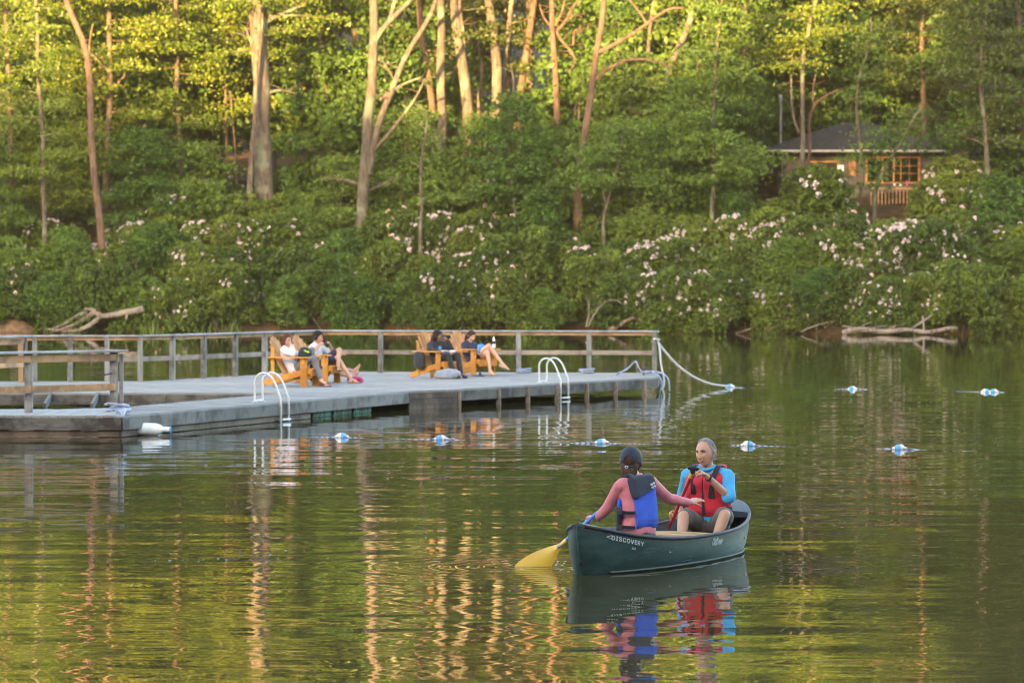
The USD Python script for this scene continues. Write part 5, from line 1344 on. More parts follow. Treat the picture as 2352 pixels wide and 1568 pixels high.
    def legs(self, d, to=1.0, flare=0.006, sides='LR', hips=True):
        J, b, out = self.J, self.b, []
        for q in sides:
            h, k, a = J['hip' + q], J['kn' + q], J['an' + q]
            if to <= 1:
                out.append(chain((h, 0.086 * b + d), (h + (k - h) * to * 0.6, 0.074 * b + d), (h + (k - h) * to, 0.066 * b + d + flare)))
            else:
                out += [chain((h, 0.086 * b + d), ((h + k) / 2, 0.072 * b + d), (k, 0.055 * b + d)), chain((k, 0.055 * b + d), (k + (a - k) * (to - 1) * 0.4, 0.054 * b + d), (k + (a - k) * (to - 1), 0.040 * b + d + flare))]
        if hips:
            out.append(hull((J['hipL'], 0.094 * b + d), (J['hipR'], 0.094 * b + d), (J['pelvis'] + V3(0, 0, 0.03), 0.10 * b + d)))
        return out

    def face(self, brow='hair_brown', smile=0.0, teeth=False, iris='eye_dark', squint=0.6):
        hs = self.hs
        for sg in (1, -1):
            c = V3(0.0775, sg * 0.030, 0.010) * hs
            tm_ = trimesh.creation.icosphere(2, 0.0115 * hs)
            e = obj('eye', (np.array(tm_.vertices) * (1, 1.15, squint) @ self.R.T + self.at(c), tm_.faces), M['eye_white'], self.root, smooth=True)
            tm_ = trimesh.creation.icosphere(2, 0.0056 * hs)
            obj('iris', (np.array(tm_.vertices) * (0.6, 1, min(1, squint + 0.2)) @ self.R.T + self.at(c + V3(0.0095, 0, 0) * hs), tm_.faces), M[iris], e, smooth=True)
            lid = [self.at(V3(0.0895 - 0.012 * abs(u), sg * (0.030 + 0.016 * u), 0.016 + 0.002 * (1 - u * u)) * hs) for u in np.linspace(-1, 1, 7)]
            obj('eyelid', MB().tube(lid, 0.0022 * hs, 5), M[brow], self.root, smooth=True)
            br = [self.at(V3(0.0965 - 0.013 * max(u, 0) ** 1.5, sg * (0.030 + 0.019 * u), 0.029 + 0.004 * (1 - u * u)) * hs) for u in np.linspace(-1, 1, 7)]
            obj('eyebrow', MB().tube(br, np.array([0.0024, 0.0042, 0.0046, 0.0044, 0.004, 0.003, 0.0016]) * hs, 5), M[brow], self.root, smooth=True)
        for k, (dz, rr) in enumerate(((0.0035, 0.0034), (-0.0040 - 0.004 * teeth, 0.0042))):
            lp = [self.at(V3(0.1035 - 0.012 * u * u, 0.024 * u, -0.060 + dz * (1 - u * u) + smile * u * u) * hs) for u in np.linspace(-1, 1, 9)]
            obj('lip', MB().tube(lp, rr * hs * (1 - 0.75 * np.linspace(-1, 1, 9) ** 2), 6), M['lip'], self.root, smooth=True)
        if teeth:
            lp = [self.at(V3(0.1010 - 0.012 * u * u, 0.018 * u, -0.0605 + smile * u * u) * hs) for u in np.linspace(-1, 1, 9)]
            obj('teeth', MB().tube(lp, 0.0032 * hs, 6), M['teeth'], self.root, smooth=True)

    def hair(self, m, thick=0.012, cutter=((0.13, 0, -0.055), 0.145), nape=-0.065, extra=(), bumpy=0.006, seed=3, scale=(1, 1, 1), locks=160, comb=(-0.6, 0, -0.7), lock_r=1.0):
        hs = self.hs
        d = np.array(ICO.vertices)
        v = head_shape(d, self.male) * hs
        n = d / np.linalg.norm(d, axis=1, keepdims=True)
        q = d * (16, 16, 7)
        v = v * scale + n * (thick * hs * (1.0 - 0.75 * np.clip(n[:, :1] * 1.3, 0, 1)) + (0.3 + 0.7 * np.clip(0.6 - n[:, :1], 0, 1)) * (meshkit.fbm(q, 3, seed)[:, None] - 0.45) * 2 * bumpy)
        mm = Mf(trimesh.Trimesh(v, ICO.faces, process=False))
        mm = mm - ballm(np.array(cutter[0]) * hs, cutter[1] * hs, 40)
        mm = mm.trim_by_plane((0, 0, 1), nape * hs)
        if extra:
            mm = union([mm, *extra])
        t = to_tm(mm)
        mb = MB().add(np.array(t.vertices) @ self.R.T + self.J['head'], t.faces)
        rng = np.random.default_rng(seed + 50)
        made = 0
        while made < locks:                                       # loose locks over the shell
            d0 = ball(rng, 1)[0]
            p0 = head_shape(d0[None], self.male)[0] * hs * scale
            if np.linalg.norm(p0 - np.array(cutter[0]) * hs) < cutter[1] * hs - 0.004 or p0[2] < (nape + 0.02) * hs:
                continue
            made += 1
            cb = np.array(comb, float) + rng.normal(0, 0.35, 3)
            ln, dk = [], d0.copy()
            for k in range(4):
                q_ = head_shape(dk[None], self.male)[0] * hs * scale
                ln.append(self.at(q_ + dk * (thick * hs * 0.9 + rng.uniform(0.0, 0.005) + 0.0015 * k)))
                st_ = cb - dk * (cb @ dk)
                dk = dk + 0.16 * st_ / (np.linalg.norm(st_) + 1e-6)
                dk /= np.linalg.norm(dk)
            mb.tube(ln, np.array([0.0030, 0.0042, 0.0034, 0.0012]) * rng.uniform(0.8, 1.3) * lock_r, 4, caps=False)
        return obj('hair', mb, M[m], self.root, smooth=60)


def lockm(pts, radii):
    """A lock or tail of hair in the head's frame."""
    return chain(*[(p, r) for p, r in zip(pts, radii)], seg=10)


def blob(name, m, root, c, size, seed=0, rough=0.25, rz=0.0, sub=3, flat=None):
    tm_ = trimesh.creation.icosphere(sub)
    d = np.array(tm_.vertices)
    v = np.sign(d) * np.abs(d) ** 0.8 * size * (1 - rough / 2 + rough * meshkit.fbm(d * 1.9 + seed, 3, seed)[:, None])
    if flat is not None:
        v[:, 2] = np.maximum(v[:, 2], -flat)
    cs, sn = math.cos(rz), math.sin(rz)
    v = v @ np.array([[cs, sn, 0], [-sn, cs, 0], [0, 0, 1]]) + c
    return obj(name, (v, tm_.faces), M[m], root, smooth=True)


def ribbon(name, m, root, pts, w, th=0.006, up=(0, 0, 1), n=20):
    """A strap along points."""
    p = spline(pts, n)
    mb = MB()
    t = np.gradient(p, axis=0)
    t /= np.linalg.norm(t, axis=1, keepdims=True)
    upv = np.broadcast_to(np.asarray(up, float), p.shape)
    a = np.cross(t, upv)
    a /= np.linalg.norm(a, axis=1, keepdims=True) + 1e-9
    b = np.cross(a, t)
    v = np.stack([p + a * w / 2 + b * th / 2, p - a * w / 2 + b * th / 2, p - a * w / 2 - b * th / 2, p + a * w / 2 - b * th / 2], 1).reshape(-1, 3)
    f = []
    for i in range(n - 1):
        for j in range(4):
            k = (j + 1) % 4
            f += [(i * 4 + j, i * 4 + k, i * 4 + 4 + k), (i * 4 + j, i * 4 + 4 + k, i * 4 + 4 + j)]
    f += [(0, 2, 1), (0, 3, 2), (4 * n - 4, 4 * n - 3, 4 * n - 2), (4 * n - 4, 4 * n - 2, 4 * n - 1)]
    mb.add(v, f)
    return obj(name, mb, M[m], root)


GRIP = dict(curl=(1.15, 1.25, 0.9), spread=0.03, tcurl=0.9)
EASY = dict(curl=(0.35, 0.35, 0.25))

# ------------------------------------------------------------------ canoe and its two paddlers
mat('hull_green', (0.012, 0.030, 0.028), 0.5, (0.030, 0.054, 0.049), scale=3.5, stretch=(0.5, 1, 2.5), detail=8.0, spec=0.12)
mat('hull_inside', (0.030, 0.045, 0.042), 0.6, (0.05, 0.065, 0.06), scale=6.0)
mat('gunwale_black', (0.018, 0.018, 0.020), 0.6, (0.035, 0.035, 0.038), scale=9.0, spec=0.2)
mat('deck_plate', (0.034, 0.037, 0.041), 0.6, (0.055, 0.058, 0.062), scale=9.0, spec=0.2)
wood_mat('ash_wood', (0.46, 0.28, 0.14), (0.58, 0.37, 0.20), (0.40, 0.24, 0.12))
mat('decal', (0.42, 0.43, 0.44), 0.5, (0.34, 0.35, 0.36), scale=30)
mat('paddle_yellow', (0.62, 0.40, 0.05), 0.35, (0.55, 0.34, 0.045), scale=6.0)
mat('paddle_blue', (0.03, 0.12, 0.48), 0.35, (0.025, 0.10, 0.42), scale=6.0)
mat('paddle_red', (0.45, 0.018, 0.022), 0.35, (0.38, 0.015, 0.02), scale=6.0)
mat('scuff', (0.04, 0.075, 0.07), 0.6, (0.06, 0.10, 0.095), scale=20)

nb_, fb_ = G(1329, 1323, 0), G(1694, 1259, 0)
AX = (fb_ - nb_)[:2]
WLEN = np.linalg.norm(AX)
AX = AX / WLEN
CANG = math.atan2(AX[1], AX[0])
CC = (nb_ + fb_) / 2
LH = WLEN / 2 + 0.025                                   # half length at the gunwale
canoe = thing('canoe', 'dark green canoe with lettering on its side carrying two paddlers', 'canoe', (CC[0], CC[1], 0), CANG)


def gun_b(t):
    return 0.445 * np.clip(1 - np.abs(t) ** 2.3, 0, 1) ** 0.72 + 0.012


def gun_z(t):
    return 0.243 + 0.175 * np.abs(t) ** 2.8


def keel_z(t):
    a = np.abs(t)
    return -0.13 + 0.03 * a ** 2 + np.clip((a - 0.90) / 0.10, 0, 1) ** 2 * 0.16


def hull_pt(t, h, side, inset=0.0):
    """t along the hull from -1 (near end) to 1, h from 0 at the keel to 1 at the gunwale."""
    f = np.clip(1 - (1 - h) ** 2.6, 0, 1) ** 0.40 * (0.94 + 0.06 * h)
    x = t * LH * (1 - 0.045 * (1 - h) ** 1.6 * np.abs(t) ** 6)
    y = side * np.maximum(gun_b(t) * f - inset, 0.0)
    z = keel_z(t) + (gun_z(t) - keel_z(t)) * h + inset * (1 - h)
    return np.stack([x, y, z], -1)


def sheet(inset, flip):
    ts = np.sin(np.linspace(-np.pi / 2, np.pi / 2, 61))
    hs_ = np.linspace(0, 1, 13)
    mb = MB()
    for side in (1, -1):
        T, Hh = np.meshgrid(ts, hs_, indexing='ij')
        v = hull_pt(T, Hh, side, inset).reshape(-1, 3)
        i, j = np.meshgrid(np.arange(60), np.arange(12), indexing='ij')
        q = np.stack([i * 13 + j, i * 13 + j + 1, (i + 1) * 13 + j + 1, (i + 1) * 13 + j], -1).reshape(-1, 4)
        if (side < 0) ^ flip:
            q = q[:, ::-1]
        mb.add(v, q)
    return mb


obj('hull', sheet(0.0, False), M['hull_green'], canoe, smooth=40)
obj('hull_lining', sheet(0.014, True), M['hull_inside'], canoe, smooth=40)
ts = np.linspace(-0.985, 0.985, 70)
for side in (1, -1):
    e = hull_pt(ts, 1.0, side)
    e[:, 2] += 0.002
    obj('gunwale', MB().tube(e, 0.0165, 8), M['gunwale_black'], canoe, smooth=60)
for s in (-1, 1):
    tt = np.linspace(0.80 if s > 0 else 0.86, 0.992, 8) * s
    L_, R_ = hull_pt(tt, 1.0, 1), hull_pt(tt, 1.0, -1)
    top = np.vstack([L_ + (0, 0.012, 0.014), R_ + (0, -0.012, 0.014), (L_ + R_) / 2 + (0, 0, 0.034), L_ + (0, 0, -0.03), R_ + (0, 0, -0.03)])
    hm = trimesh.convex.convex_hull(top)
    obj('deck_plate', (hm.vertices, hm.faces), M['deck_plate'], canoe, smooth=30)
    sx = hull_pt(np.full(9, s * 0.998), np.linspace(0.16, 1, 9), 1)
    sx[:, 1] = 0
    obj('stem_band', MB().tube(sx, 0.012, 6), M['hull_green' if s < 0 else 'deck_plate'], canoe, smooth=60)
fl = [hull_pt(t, 0.55, sd_)[:2] for sd_, tr in ((1, np.linspace(-0.85, 0.85, 24)), (-1, np.linspace(0.85, -0.85, 24))) for t in tr]
fm = trimesh.creation.extrude_polygon(Polygon(fl).buffer(-0.02), 0.012, engine='earcut')
fm.apply_translation((0, 0, 0.014))
obj('floor', fm, M['hull_inside'], canoe)
SEAT_M, SEAT_W = 1.10, -0.74
for sx_ in (SEAT_M, SEAT_W):
    w_ = float(gun_b(sx_ / LH)) - 0.03
    sm_ = MB()
    for dx in (-0.13, 0.13):
        sm_.beam((sx_ + dx, -w_, 0.150), (sx_ + dx, w_, 0.150), 0.04, 0.022, ch=0.005)
    for yy in np.linspace(-0.16, 0.16, 5):
        sm_.beam((sx_ - 0.13, yy, 0.163), (sx_ + 0.13, yy, 0.163), 0.055, 0.005)
    obj('seat', sm_, M['ash_wood'], canoe)
for tx in (-0.02, 0.30):
    w_ = float(gun_b(tx / LH)) - 0.012
    obj('thwart', MB().tube([(tx, -w_, 0.222), (tx, 0, 0.228), (tx, w_, 0.222)], [0.017, 0.022, 0.017], 8), M['ash_wood'], canoe, smooth=60)


def hull_text(text, x0, z0, height, squeeze=1.0, bold=False, slant=0.0, drop=0.0, gap=0.0):
    """Lettering laid on the near side of the hull, following its curve."""
    letters, at_ = [], 0.0
    for ch_ in (text if gap else [text]):
        one = meshkit.text_mesh(ch_, height, 0.002, bold)
        one.apply_translation((at_ - one.bounds[0][0], 0, 0))
        at_ = one.bounds[1][0] + gap
        letters.append(one)
    tm_ = trimesh.util.concatenate(letters)
    tm_ = tm_.subdivide_to_size(0.03)
    v = np.array(tm_.vertices)
    X = x0 + (v[:, 0] * squeeze + v[:, 1] * slant)
    Z = z0 + v[:, 1] - drop * v[:, 0]
    t = X / LH
    hh = np.clip((Z - keel_z(t)) / (gun_z(t) - keel_z(t)), 0.05, 1)
    for _ in range(2):
        t = X / (LH * (1 - 0.045 * (1 - hh) ** 1.6 * np.abs(t) ** 6))
        hh = np.clip((Z - keel_z(t)) / (gun_z(t) - keel_z(t)), 0.05, 1)
    p = hull_pt(t, hh, -1)
    p[:, 1] -= 0.004 + v[:, 2]
    return (p, tm_.faces)


obj('lettering', hull_text('DISCOVERY', -1.75, 0.293, 0.034, 1.30, True, 0.06, 0.235, 0.0085), M['decal'], canoe, label='white word DISCOVERY on the near side of the hull')
obj('lettering', hull_text('158', -1.50, 0.200, 0.018, 1.3, False, 0.15, 0.15), M['decal'], canoe, label='small white number under the word on the hull')
obj('lettering', hull_text('Old', 0.02, 0.150, 0.062, 0.85, True, 0.18), M['decal'], canoe, label='white script maker name on the far half of the hull')
obj('lettering', hull_text('Town', 0.125, 0.150, 0.054, 0.85, True, 0.18), M['decal'], canoe, label='white script maker name on the far half of the hull')
for xa, xb, za, zb in ((-1.80, -1.745, 0.318, 0.328), (-1.80, -1.745, 0.318, 0.300)):
    q = []
    for u in np.linspace(0, 1, 6):
        X, Z = xa + (xb - xa) * u, za + (zb - za) * u
        t = X / LH
        q.append(hull_pt(np.array(t), np.array(np.clip((Z - keel_z(t)) / (gun_z(t) - keel_z(t)), 0, 1)), -1) - V3(0, 0.0015, 0))
    obj('stripe', MB().tube(q, 0.0025, 4), M['decal'], canoe)
rng = np.random.default_rng(9)
sc_ = MB()
for _ in range(45):
    X, Z, L_ = rng.uniform(-1.6, 1.75), rng.uniform(0.0, 0.2), rng.uniform(0.03, 0.22)
    q = []
    for u in np.linspace(0, 1, 5):
        xx, zz = X + L_ * u, Z + rng.normal(0, 0.003) + (rng.uniform(-0.3, 0.3)) * 0.02 * u
        t = xx / LH
        hh_ = np.clip((zz - keel_z(t)) / (gun_z(t) - keel_z(t)), 0.03, 0.98)
        q.append(hull_pt(np.array(t), np.array(hh_), -1) - V3(0, 0.0003, 0))
    sc_.tube(q, rng.uniform(0.0008, 0.0018), 4)
obj('scratches', sc_, M['scuff'], canoe, kind='stuff')

# --- the man at the far end
c3 = lambda x, y: (CC[0] + AX[0] * x - AX[1] * y, CC[1] + AX[1] * x + AX[0] * y, 0)
sh = lambda s_: V3(0.41 - 0.49 * s_, 0.0 - 0.42 * s_, 0.775 - 0.58 * s_)
pd = sh(1) - sh(0)
pd /= np.linalg.norm(pd)
hr = sh(0.80)
MJ = dict(pelvis=(0, 0, 0.27), hipL=(0.01, 0.095, 0.262), hipR=(0.01, -0.095, 0.262), waist=(-0.005, 0, 0.43), chest=(0.035, 0, 0.60), neck=(0.055, 0, 0.765), head=(0.098, 0.0, 0.905), shL=(0.045, 0.183, 0.700), shR=(0.045, -0.183, 0.700),
          elL=(0.155, 0.235, 0.525), wrL=(0.355, 0.105, 0.712), elR=(-0.11, -0.285, 0.50), wrR=hr + V3(-0.055, 0.045, 0.055),
          knL=(0.34, 0.265, 0.375), knR=(0.38, -0.105, 0.355), anL=(0.46, 0.20, 0.105), anR=(0.49, -0.09, 0.105))
man = Person('grey-haired smiling man in blue shirt and red life vest holding a red paddle', c3(SEAT_M, -0.045), CANG + math.pi, MJ, 'skin_tan', True, look=(-0.22, 0.08, 0.05), build=0.97, hs=1.03,
             hands={'L': ((0.30, -0.55, 0.42), (0.25, -0.35, -0.85), -1, GRIP), 'R': ((0.75, -0.5, -0.5), (0.2, -0.8, 0.5), 1, GRIP)}, feet={'L': (1, 0.1, -0.05), 'R': (1, -0.1, -0.05)})
man.face('hair_brown', smile=0.013, teeth=True, squint=0.30)
man.hair('hair_grey', 0.009, cutter=((0.215, 0, -0.022), 0.221), nape=-0.058, seed=4, bumpy=0.005, locks=320, comb=(-1.0, 0.25, -0.25), lock_r=0.55)
neckcut = hull((np.array(MJ['neck']) + V3(0.015, 0, 0.045), 0.062), (np.array(MJ['head']) + V3(0, 0, -0.03), 0.085))
man.wear('shirt', 'shirt_blue', man.torso(0.012) + man.sleeves(0.016, 1.0, 0.008), [neckcut], wrinkle=0.006)
obj('collar', MB().tube([np.array(MJ['neck']) + V3(0.018 + 0.070 * math.cos(a), 0.070 * math.sin(a), 0.012 - 0.020 * math.cos(a)) for a in np.linspace(0, 2 * np.pi, 20)], 0.010, 6), M['shirt_blue'], man.root, smooth=60)
man.wear('shorts', 'cloth_olive_grey', man.legs(0.014, 0.80, 0.012), wrinkle=0.006, seed=2)
# life vest: two front halves and a back
ch, sdv = np.array(MJ['chest'], float), man.sd
armcut = [hull((np.array(MJ['sh' + q], float) + V3(0, 0.035 * g_, 0.01), 0.088), (np.array(MJ['sh' + q], float) + V3(0.03, 0.07 * g_, -0.06), 0.075)) for q, g_ in (('L', 1), ('R', -1))]
body_v = hull((ch + V3(0.03, 0.085, 0.035), 0.120), (ch + V3(0.03, -0.085, 0.035), 0.120), (V3(0.03, 0.090, 0.44), 0.128), (V3(0.03, -0.090, 0.44), 0.128))
vcut = [hull((np.array(MJ['neck'], float) + V3(0.05, 0, 0.02), 0.085), (np.array(MJ['neck'], float) + V3(0.18, 0, -0.02), 0.06)), *armcut]
bottom = m3.Manifold.cube((1, 1, 1), True).translate((0, 0, 0.345 - 0.5))
for sg in (1, -1):
    half = body_v - m3.Manifold.cube((1, 1, 2), True).translate((0.03, -sg * 0.5 + sg * 0.004, 0.5)) - m3.Manifold.cube((0.6, 1, 2), True).translate((-0.27, 0, 0.5)) - bottom
    for c_ in vcut:
        half = half - c_
    t_ = soft(half, 0.018, 8, 0.004, 5)
    obj('vest_front', (t_.vertices, t_.faces), M['vest_red'], man.root, smooth=50)
back = body_v - m3.Manifold.cube((0.6, 1, 2), True).translate((0.33, 0, 0.5)) - bottom
for c_ in armcut:
    back = back - c_
t_ = soft(back, 0.02, 8, 0.004, 6)
obj('vest_back', (t_.vertices, t_.faces), M['vest_red'], man.root, smooth=50)
obj('zip', MB().beam((0.165, 0, 0.36), (0.160, 0, 0.665), 0.020, 0.022, up=(1, 0, 0), ch=0.004), M['strap_black'], man.root)
for sg in (1, -1):
    ribbon('vest_strap', 'strap_black', man.root, [(0.180, 0.082 * sg, 0.545), (0.172, 0.096 * sg, 0.67), (0.100, 0.115 * sg, 0.785), (0.01, 0.112 * sg, 0.790), (-0.06, 0.10 * sg, 0.74)], 0.042, 0.012, up=[(1, 0, 0.2)] * 5 + [(0.8, 0, 0.6)] * 4 + [(0.2, 0, 1)] * 6 + [(-0.6, 0, 0.8)] * 5)
    blob('shoulder_pad', 'vest_red', man.root, V3(-0.035, 0.105 * sg, 0.775), (0.05, 0.045, 0.028), 3, 0.1)
    ribbon('side_strap', 'strap_black', man.root, [(0.10, 0.205 * sg, 0.42), (0.03, 0.222 * sg, 0.41), (-0.05, 0.19 * sg, 0.42)], 0.03, 0.008, up=(0, 1, 0))
obj('strap_slot', MB().box((0.176, 0.083, 0.535), (0.016, 0.055, 0.05)), M['strap_black'], man.root)
wv = np.array(MJ['wrL'], float)
wd = wv - np.array(MJ['elL'], float)
wd /= np.linalg.norm(wd)
wa_ = np.cross(wd, (0, 0, 1))
wa_ /= np.linalg.norm(wa_)
wb_ = np.cross(wa_, wd)
obj('watch', MB().tube([wv - wd * 0.022 + 0.031 * (wa_ * math.cos(a) + wb_ * math.sin(a)) for a in np.linspace(0, 2 * np.pi, 16)], 0.009, 6).tube([wv - wd * 0.022 + wa_ * 0.026 + wb_ * 0.020, wv - wd * 0.022 + wa_ * 0.036 + wb_ * 0.028], [0.019, 0.017], 12), M['strap_black'], man.root, smooth=50)

loc_m = c3(SEAT_M, -0.045)


def paddle(name, label, loc, rz, top, tip, dirs, mats, wide, blade_len, blade_w, grip=True):
    r = thing(name, label, 'paddle', loc, rz)
    d = tip - top
    L_ = np.linalg.norm(d)
    d /= L_
    obj('shaft', MB().tube([top, top + d * (L_ - blade_len * 0.85)], 0.0155, 10), M[mats[0]], r, smooth=60)
    if grip:
        gx = np.asarray(dirs, float)
        obj('grip', MB().tube([top - gx * 0.055, top - gx * 0.03 - d * 0.008, top - d * 0.012, top + gx * 0.03 - d * 0.008, top + gx * 0.055], [0.012, 0.017, 0.018, 0.017, 0.012], 10).tube([top - d * 0.01, top + d * 0.05], [0.015, 0.018], 10), M[mats[2]], r, smooth=60)
        obj('ferrule', MB().tube([top + d * 0.052, top + d * 0.115], 0.0185, 10), M[mats[1]], r, smooth=60)
    w = np.asarray(wide, float)
    w = w - d * (w @ d)
    w /= np.linalg.norm(w)
    nn = np.cross(d, w)
    us = np.linspace(0, 1, 14)
    prof = blade_w / 2 * np.clip(np.sin(np.clip(us * 1.25, 0, 1) * np.pi / 2) ** 1.1, 0.08, 1) * np.where(us > 0.86, np.sqrt(np.clip(1 - ((us - 0.86) / 0.15) ** 2, 0.05, 1)), 1)
    b0 = top + d * (L_ - blade_len)
    ring = []
    for u, hw in zip(us, prof):
        c_ = b0 + d * blade_len * u
        th_ = 0.014 * (1 - 0.75 * u) + 0.003
        ring.append([c_ - w * hw, c_ - w * hw * 0.5 + nn * 0.006, c_ + nn * th_, c_ + w * hw * 0.5 + nn * 0.006, c_ + w * hw, c_ + w * hw * 0.5 - nn * 0.006, c_ - nn * th_, c_ - w * hw * 0.5 - nn * 0.006])
    v = np.array(ring).reshape(-1, 3)
    f = []
    for i in range(13):
        for j in range(8):
            k = (j + 1) % 8
            f += [(i * 8 + j, i * 8 + k, i * 8 + 8 + k), (i * 8 + j, i * 8 + 8 + k, i * 8 + 8 + j)]
    for j in range(1, 7):
        f += [(0, j + 1, j), (104, 104 + j, 105 + j)]
    obj('blade', (v, np.array(f)), M[mats[1]], r, smooth=40)
    obj('spine', MB().tube([b0 - d * 0.02, b0 + d * blade_len * 0.55], [0.0175, 0.010], 8), M[mats[1]], r, smooth=60)
    return r


paddle('paddle', 'red-shafted paddle with yellow collar and black grip held by the grey-haired man', loc_m, CANG + math.pi, sh(0.0), sh(0) + pd * 1.40, (0.35, -0.85, 0.15), ('paddle_red', 'paddle_yellow', 'strap_black'), (1, 0, 0.3), 0.5, 0.19)

# --- the woman at the near end, seen from behind
WROT = math.radians(130)
wl = c3(SEAT_W, -0.06)
WJ = dict(pelvis=(0, 0, 0.26), hipL=(0.02, 0.09, 0.25), hipR=(0.02, -0.09, 0.25), waist=(0.0, 0, 0.42), chest=(0.03, 0, 0.585), neck=(0.055, 0.0, 0.755), head=(0.105, -0.005, 0.893), shL=(0.05, 0.165, 0.690), shR=(0.045, -0.170, 0.715),
          elL=(0.235, 0.145, 0.500), wrL=(0.425, 0.090, 0.405), elR=(0.067, -0.395, 0.570), wrR=(0.064, -0.625, 0.525),
          knL=(0.28, 0.17, 0.27), knR=(0.31, -0.28, 0.27), anL=(0.42, -0.15, 0.10), anR=(0.43, -0.60, 0.10))
woman = Person('woman in dark cap, pink shirt and blue vest, seen from behind in the canoe', wl, WROT, WJ, 'skin_tan', False, look=(-0.95, 0.05, 0), build=0.93, hs=0.98,
               hands={'L': ((0.75, 0.55, 0.05), (0.3, 0.1, -0.9), -1, GRIP), 'R': ((-0.06, -1.0, 0.22), (0.30, 0.25, -0.9), 1, dict(curl=(0.10, 0.12, 0.1), spread=0.10, tcurl=0.2))}, feet={'L': (0.6, -0.8, 0), 'R': (0.6, -0.8, 0)})
woman.face('hair_brown')
woman.hair('hair_brown', 0.012, cutter=((0.125, 0, -0.05), 0.14), nape=-0.085, seed=8,
           extra=[hull((V3(-0.050, 0.028, -0.03), 0.052), (V3(-0.050, -0.028, -0.03), 0.052), (V3(-0.062, 0.015, -0.09), 0.056), (V3(-0.062, -0.012, -0.09), 0.056), (V3(-0.058, 0.005, -0.140), 0.050)), hull((V3(-0.058, 0.005, -0.140), 0.050), (V3(-0.045, 0.006, -0.190), 0.026))], locks=260)
d_ = np.array(ICO.vertices)
cv = head_shape(d_, False) * 0.98 * (1.02, 1.04, 1.0) + d_ * 0.020
cm = Mf(trimesh.Trimesh(cv, ICO.faces, process=False)).trim_by_plane((0.25, 0, 0.97), -0.022)
cm = cm - ballm((-0.13, 0, 0.005), 0.052, 20)
t_ = to_tm(cm)
cap = obj('cap', (np.array(t_.vertices) @ woman.R.T + woman.J['head'], t_.faces), M['cap_navy'], woman.root, smooth=50)
bm = m3.Manifold.batch_hull([ballm((0.10, y_, 0.035), 0.008, 8) for y_ in (-0.055, 0.055)] + [ballm((0.175, y_, 0.022), 0.006, 8) for y_ in (-0.03, 0.03)])
t_ = to_tm(bm)
obj('brim', (np.array(t_.vertices) @ woman.R.T + woman.J['head'], t_.faces), M['cap_navy'], cap, smooth=50)
bd = [woman.at(V3(-0.113 * math.cos(a), 0.086 * math.sin(a), -0.045 + 0.012 * abs(math.sin(a)))) for a in np.linspace(-1.0, 1.0, 12)]
obj('cap_strap', MB().tube(bd, 0.007, 6), M['cap_navy'], cap, smooth=60)
obj('buckle', MB().tube([woman.at(V3(-0.117, 0.012 + 0.014 * math.cos(a), -0.045 + 0.009 * math.sin(a))) for a in np.linspace(0, 6.28, 12)], 0.003, 5), M['galvanised'], cap, smooth=60)
nc = hull((np.array(WJ['neck'], float) + V3(0.01, 0, 0.04), 0.055), (np.array(WJ['head'], float), 0.07))
slab = lambda x0, x1, y0, y1, z0, z1: m3.Manifold.cube((x1 - x0, y1 - y0, z1 - z0)).translate((x0, y0, z0))
woman.wear('shirt', 'shirt_pink', woman.torso(0.012) + woman.sleeves(0.010, 1.93, 0.003), [nc, slab(-0.3, 0.12, -0.3, 0.3, 0.0, 0.285)], wrinkle=0.006, seed=11)
woman.wear('trousers', 'cloth_charcoal', woman.legs(0.012, 1.9), wrinkle=0.006, seed=12)
wc = np.array(WJ['chest'], float)
wbody = hull((wc + V3(-0.005, 0.080, 0.055), 0.110), (wc + V3(-0.005, -0.080, 0.055), 0.110), (V3(0.0, 0.080, 0.41), 0.118), (V3(0.0, -0.080, 0.41), 0.118))
wcut = [hull((np.array(WJ['shL'], float) + V3(0, 0.03, 0.0), 0.075), (np.array(WJ['shL'], float) + V3(0.02, 0.07, -0.10), 0.070)), hull((np.array(WJ['shR'], float) + V3(0, -0.03, 0), 0.075), (np.array(WJ['shR'], float) + V3(0.02, -0.07, -0.10), 0.070))]
slab = lambda x0, x1, y0, y1, z0, z1: m3.Manifold.cube((x1 - x0, y1 - y0, z1 - z0)).translate((x0, y0, z0))
bk = (wbody ^ slab(-0.30, -0.035, -0.135, 0.105, 0.30, 0.80))
top_p = hull((V3(-0.02, -0.10, 0.745), 0.048), (V3(-0.02, 0.09, 0.735), 0.045), (V3(-0.075, 0.085, 0.60), 0.045), (V3(-0.075, -0.11, 0.60), 0.045))
for c_ in wcut:
    bk = bk - c_
lowp = bk.trim_by_plane((0, -0.371, -0.928), -0.592)
upp = union([bk, top_p]).trim_by_plane((0, 0.371, 0.928), 0.594)
t_ = soft(lowp, 0.016, 6, 0.003, 3)
obj('vest_back', (t_.vertices, t_.faces), M['vest_blue'], woman.root, smooth=50)
t_ = soft(upp, 0.016, 6, 0.003, 4)
obj('vest_yoke', (t_.vertices, t_.faces), M['cap_navy'], woman.root, smooth=50)
fr_ = wbody ^ slab(0.045, 0.30, -0.20, 0.22, 0.28, 0.66)
for c_ in wcut:
    fr_ = fr_ - c_
t_ = soft(fr_, 0.018, 6, 0.003, 4)
obj('vest_front', (t_.vertices, t_.faces), M['vest_blue'], woman.root, smooth=50)
sp = hull((V3(0.035, 0.185, 0.48), 0.022), (V3(0.045, 0.19, 0.32), 0.022), (V3(0.075, 0.165, 0.32), 0.022), (V3(0.075, 0.165, 0.50), 0.02))
t_ = soft(sp, 0.02, 4, 0.003, 4)
obj('vest_side', (t_.vertices, t_.faces), M['strap_black'], woman.root, smooth=50)
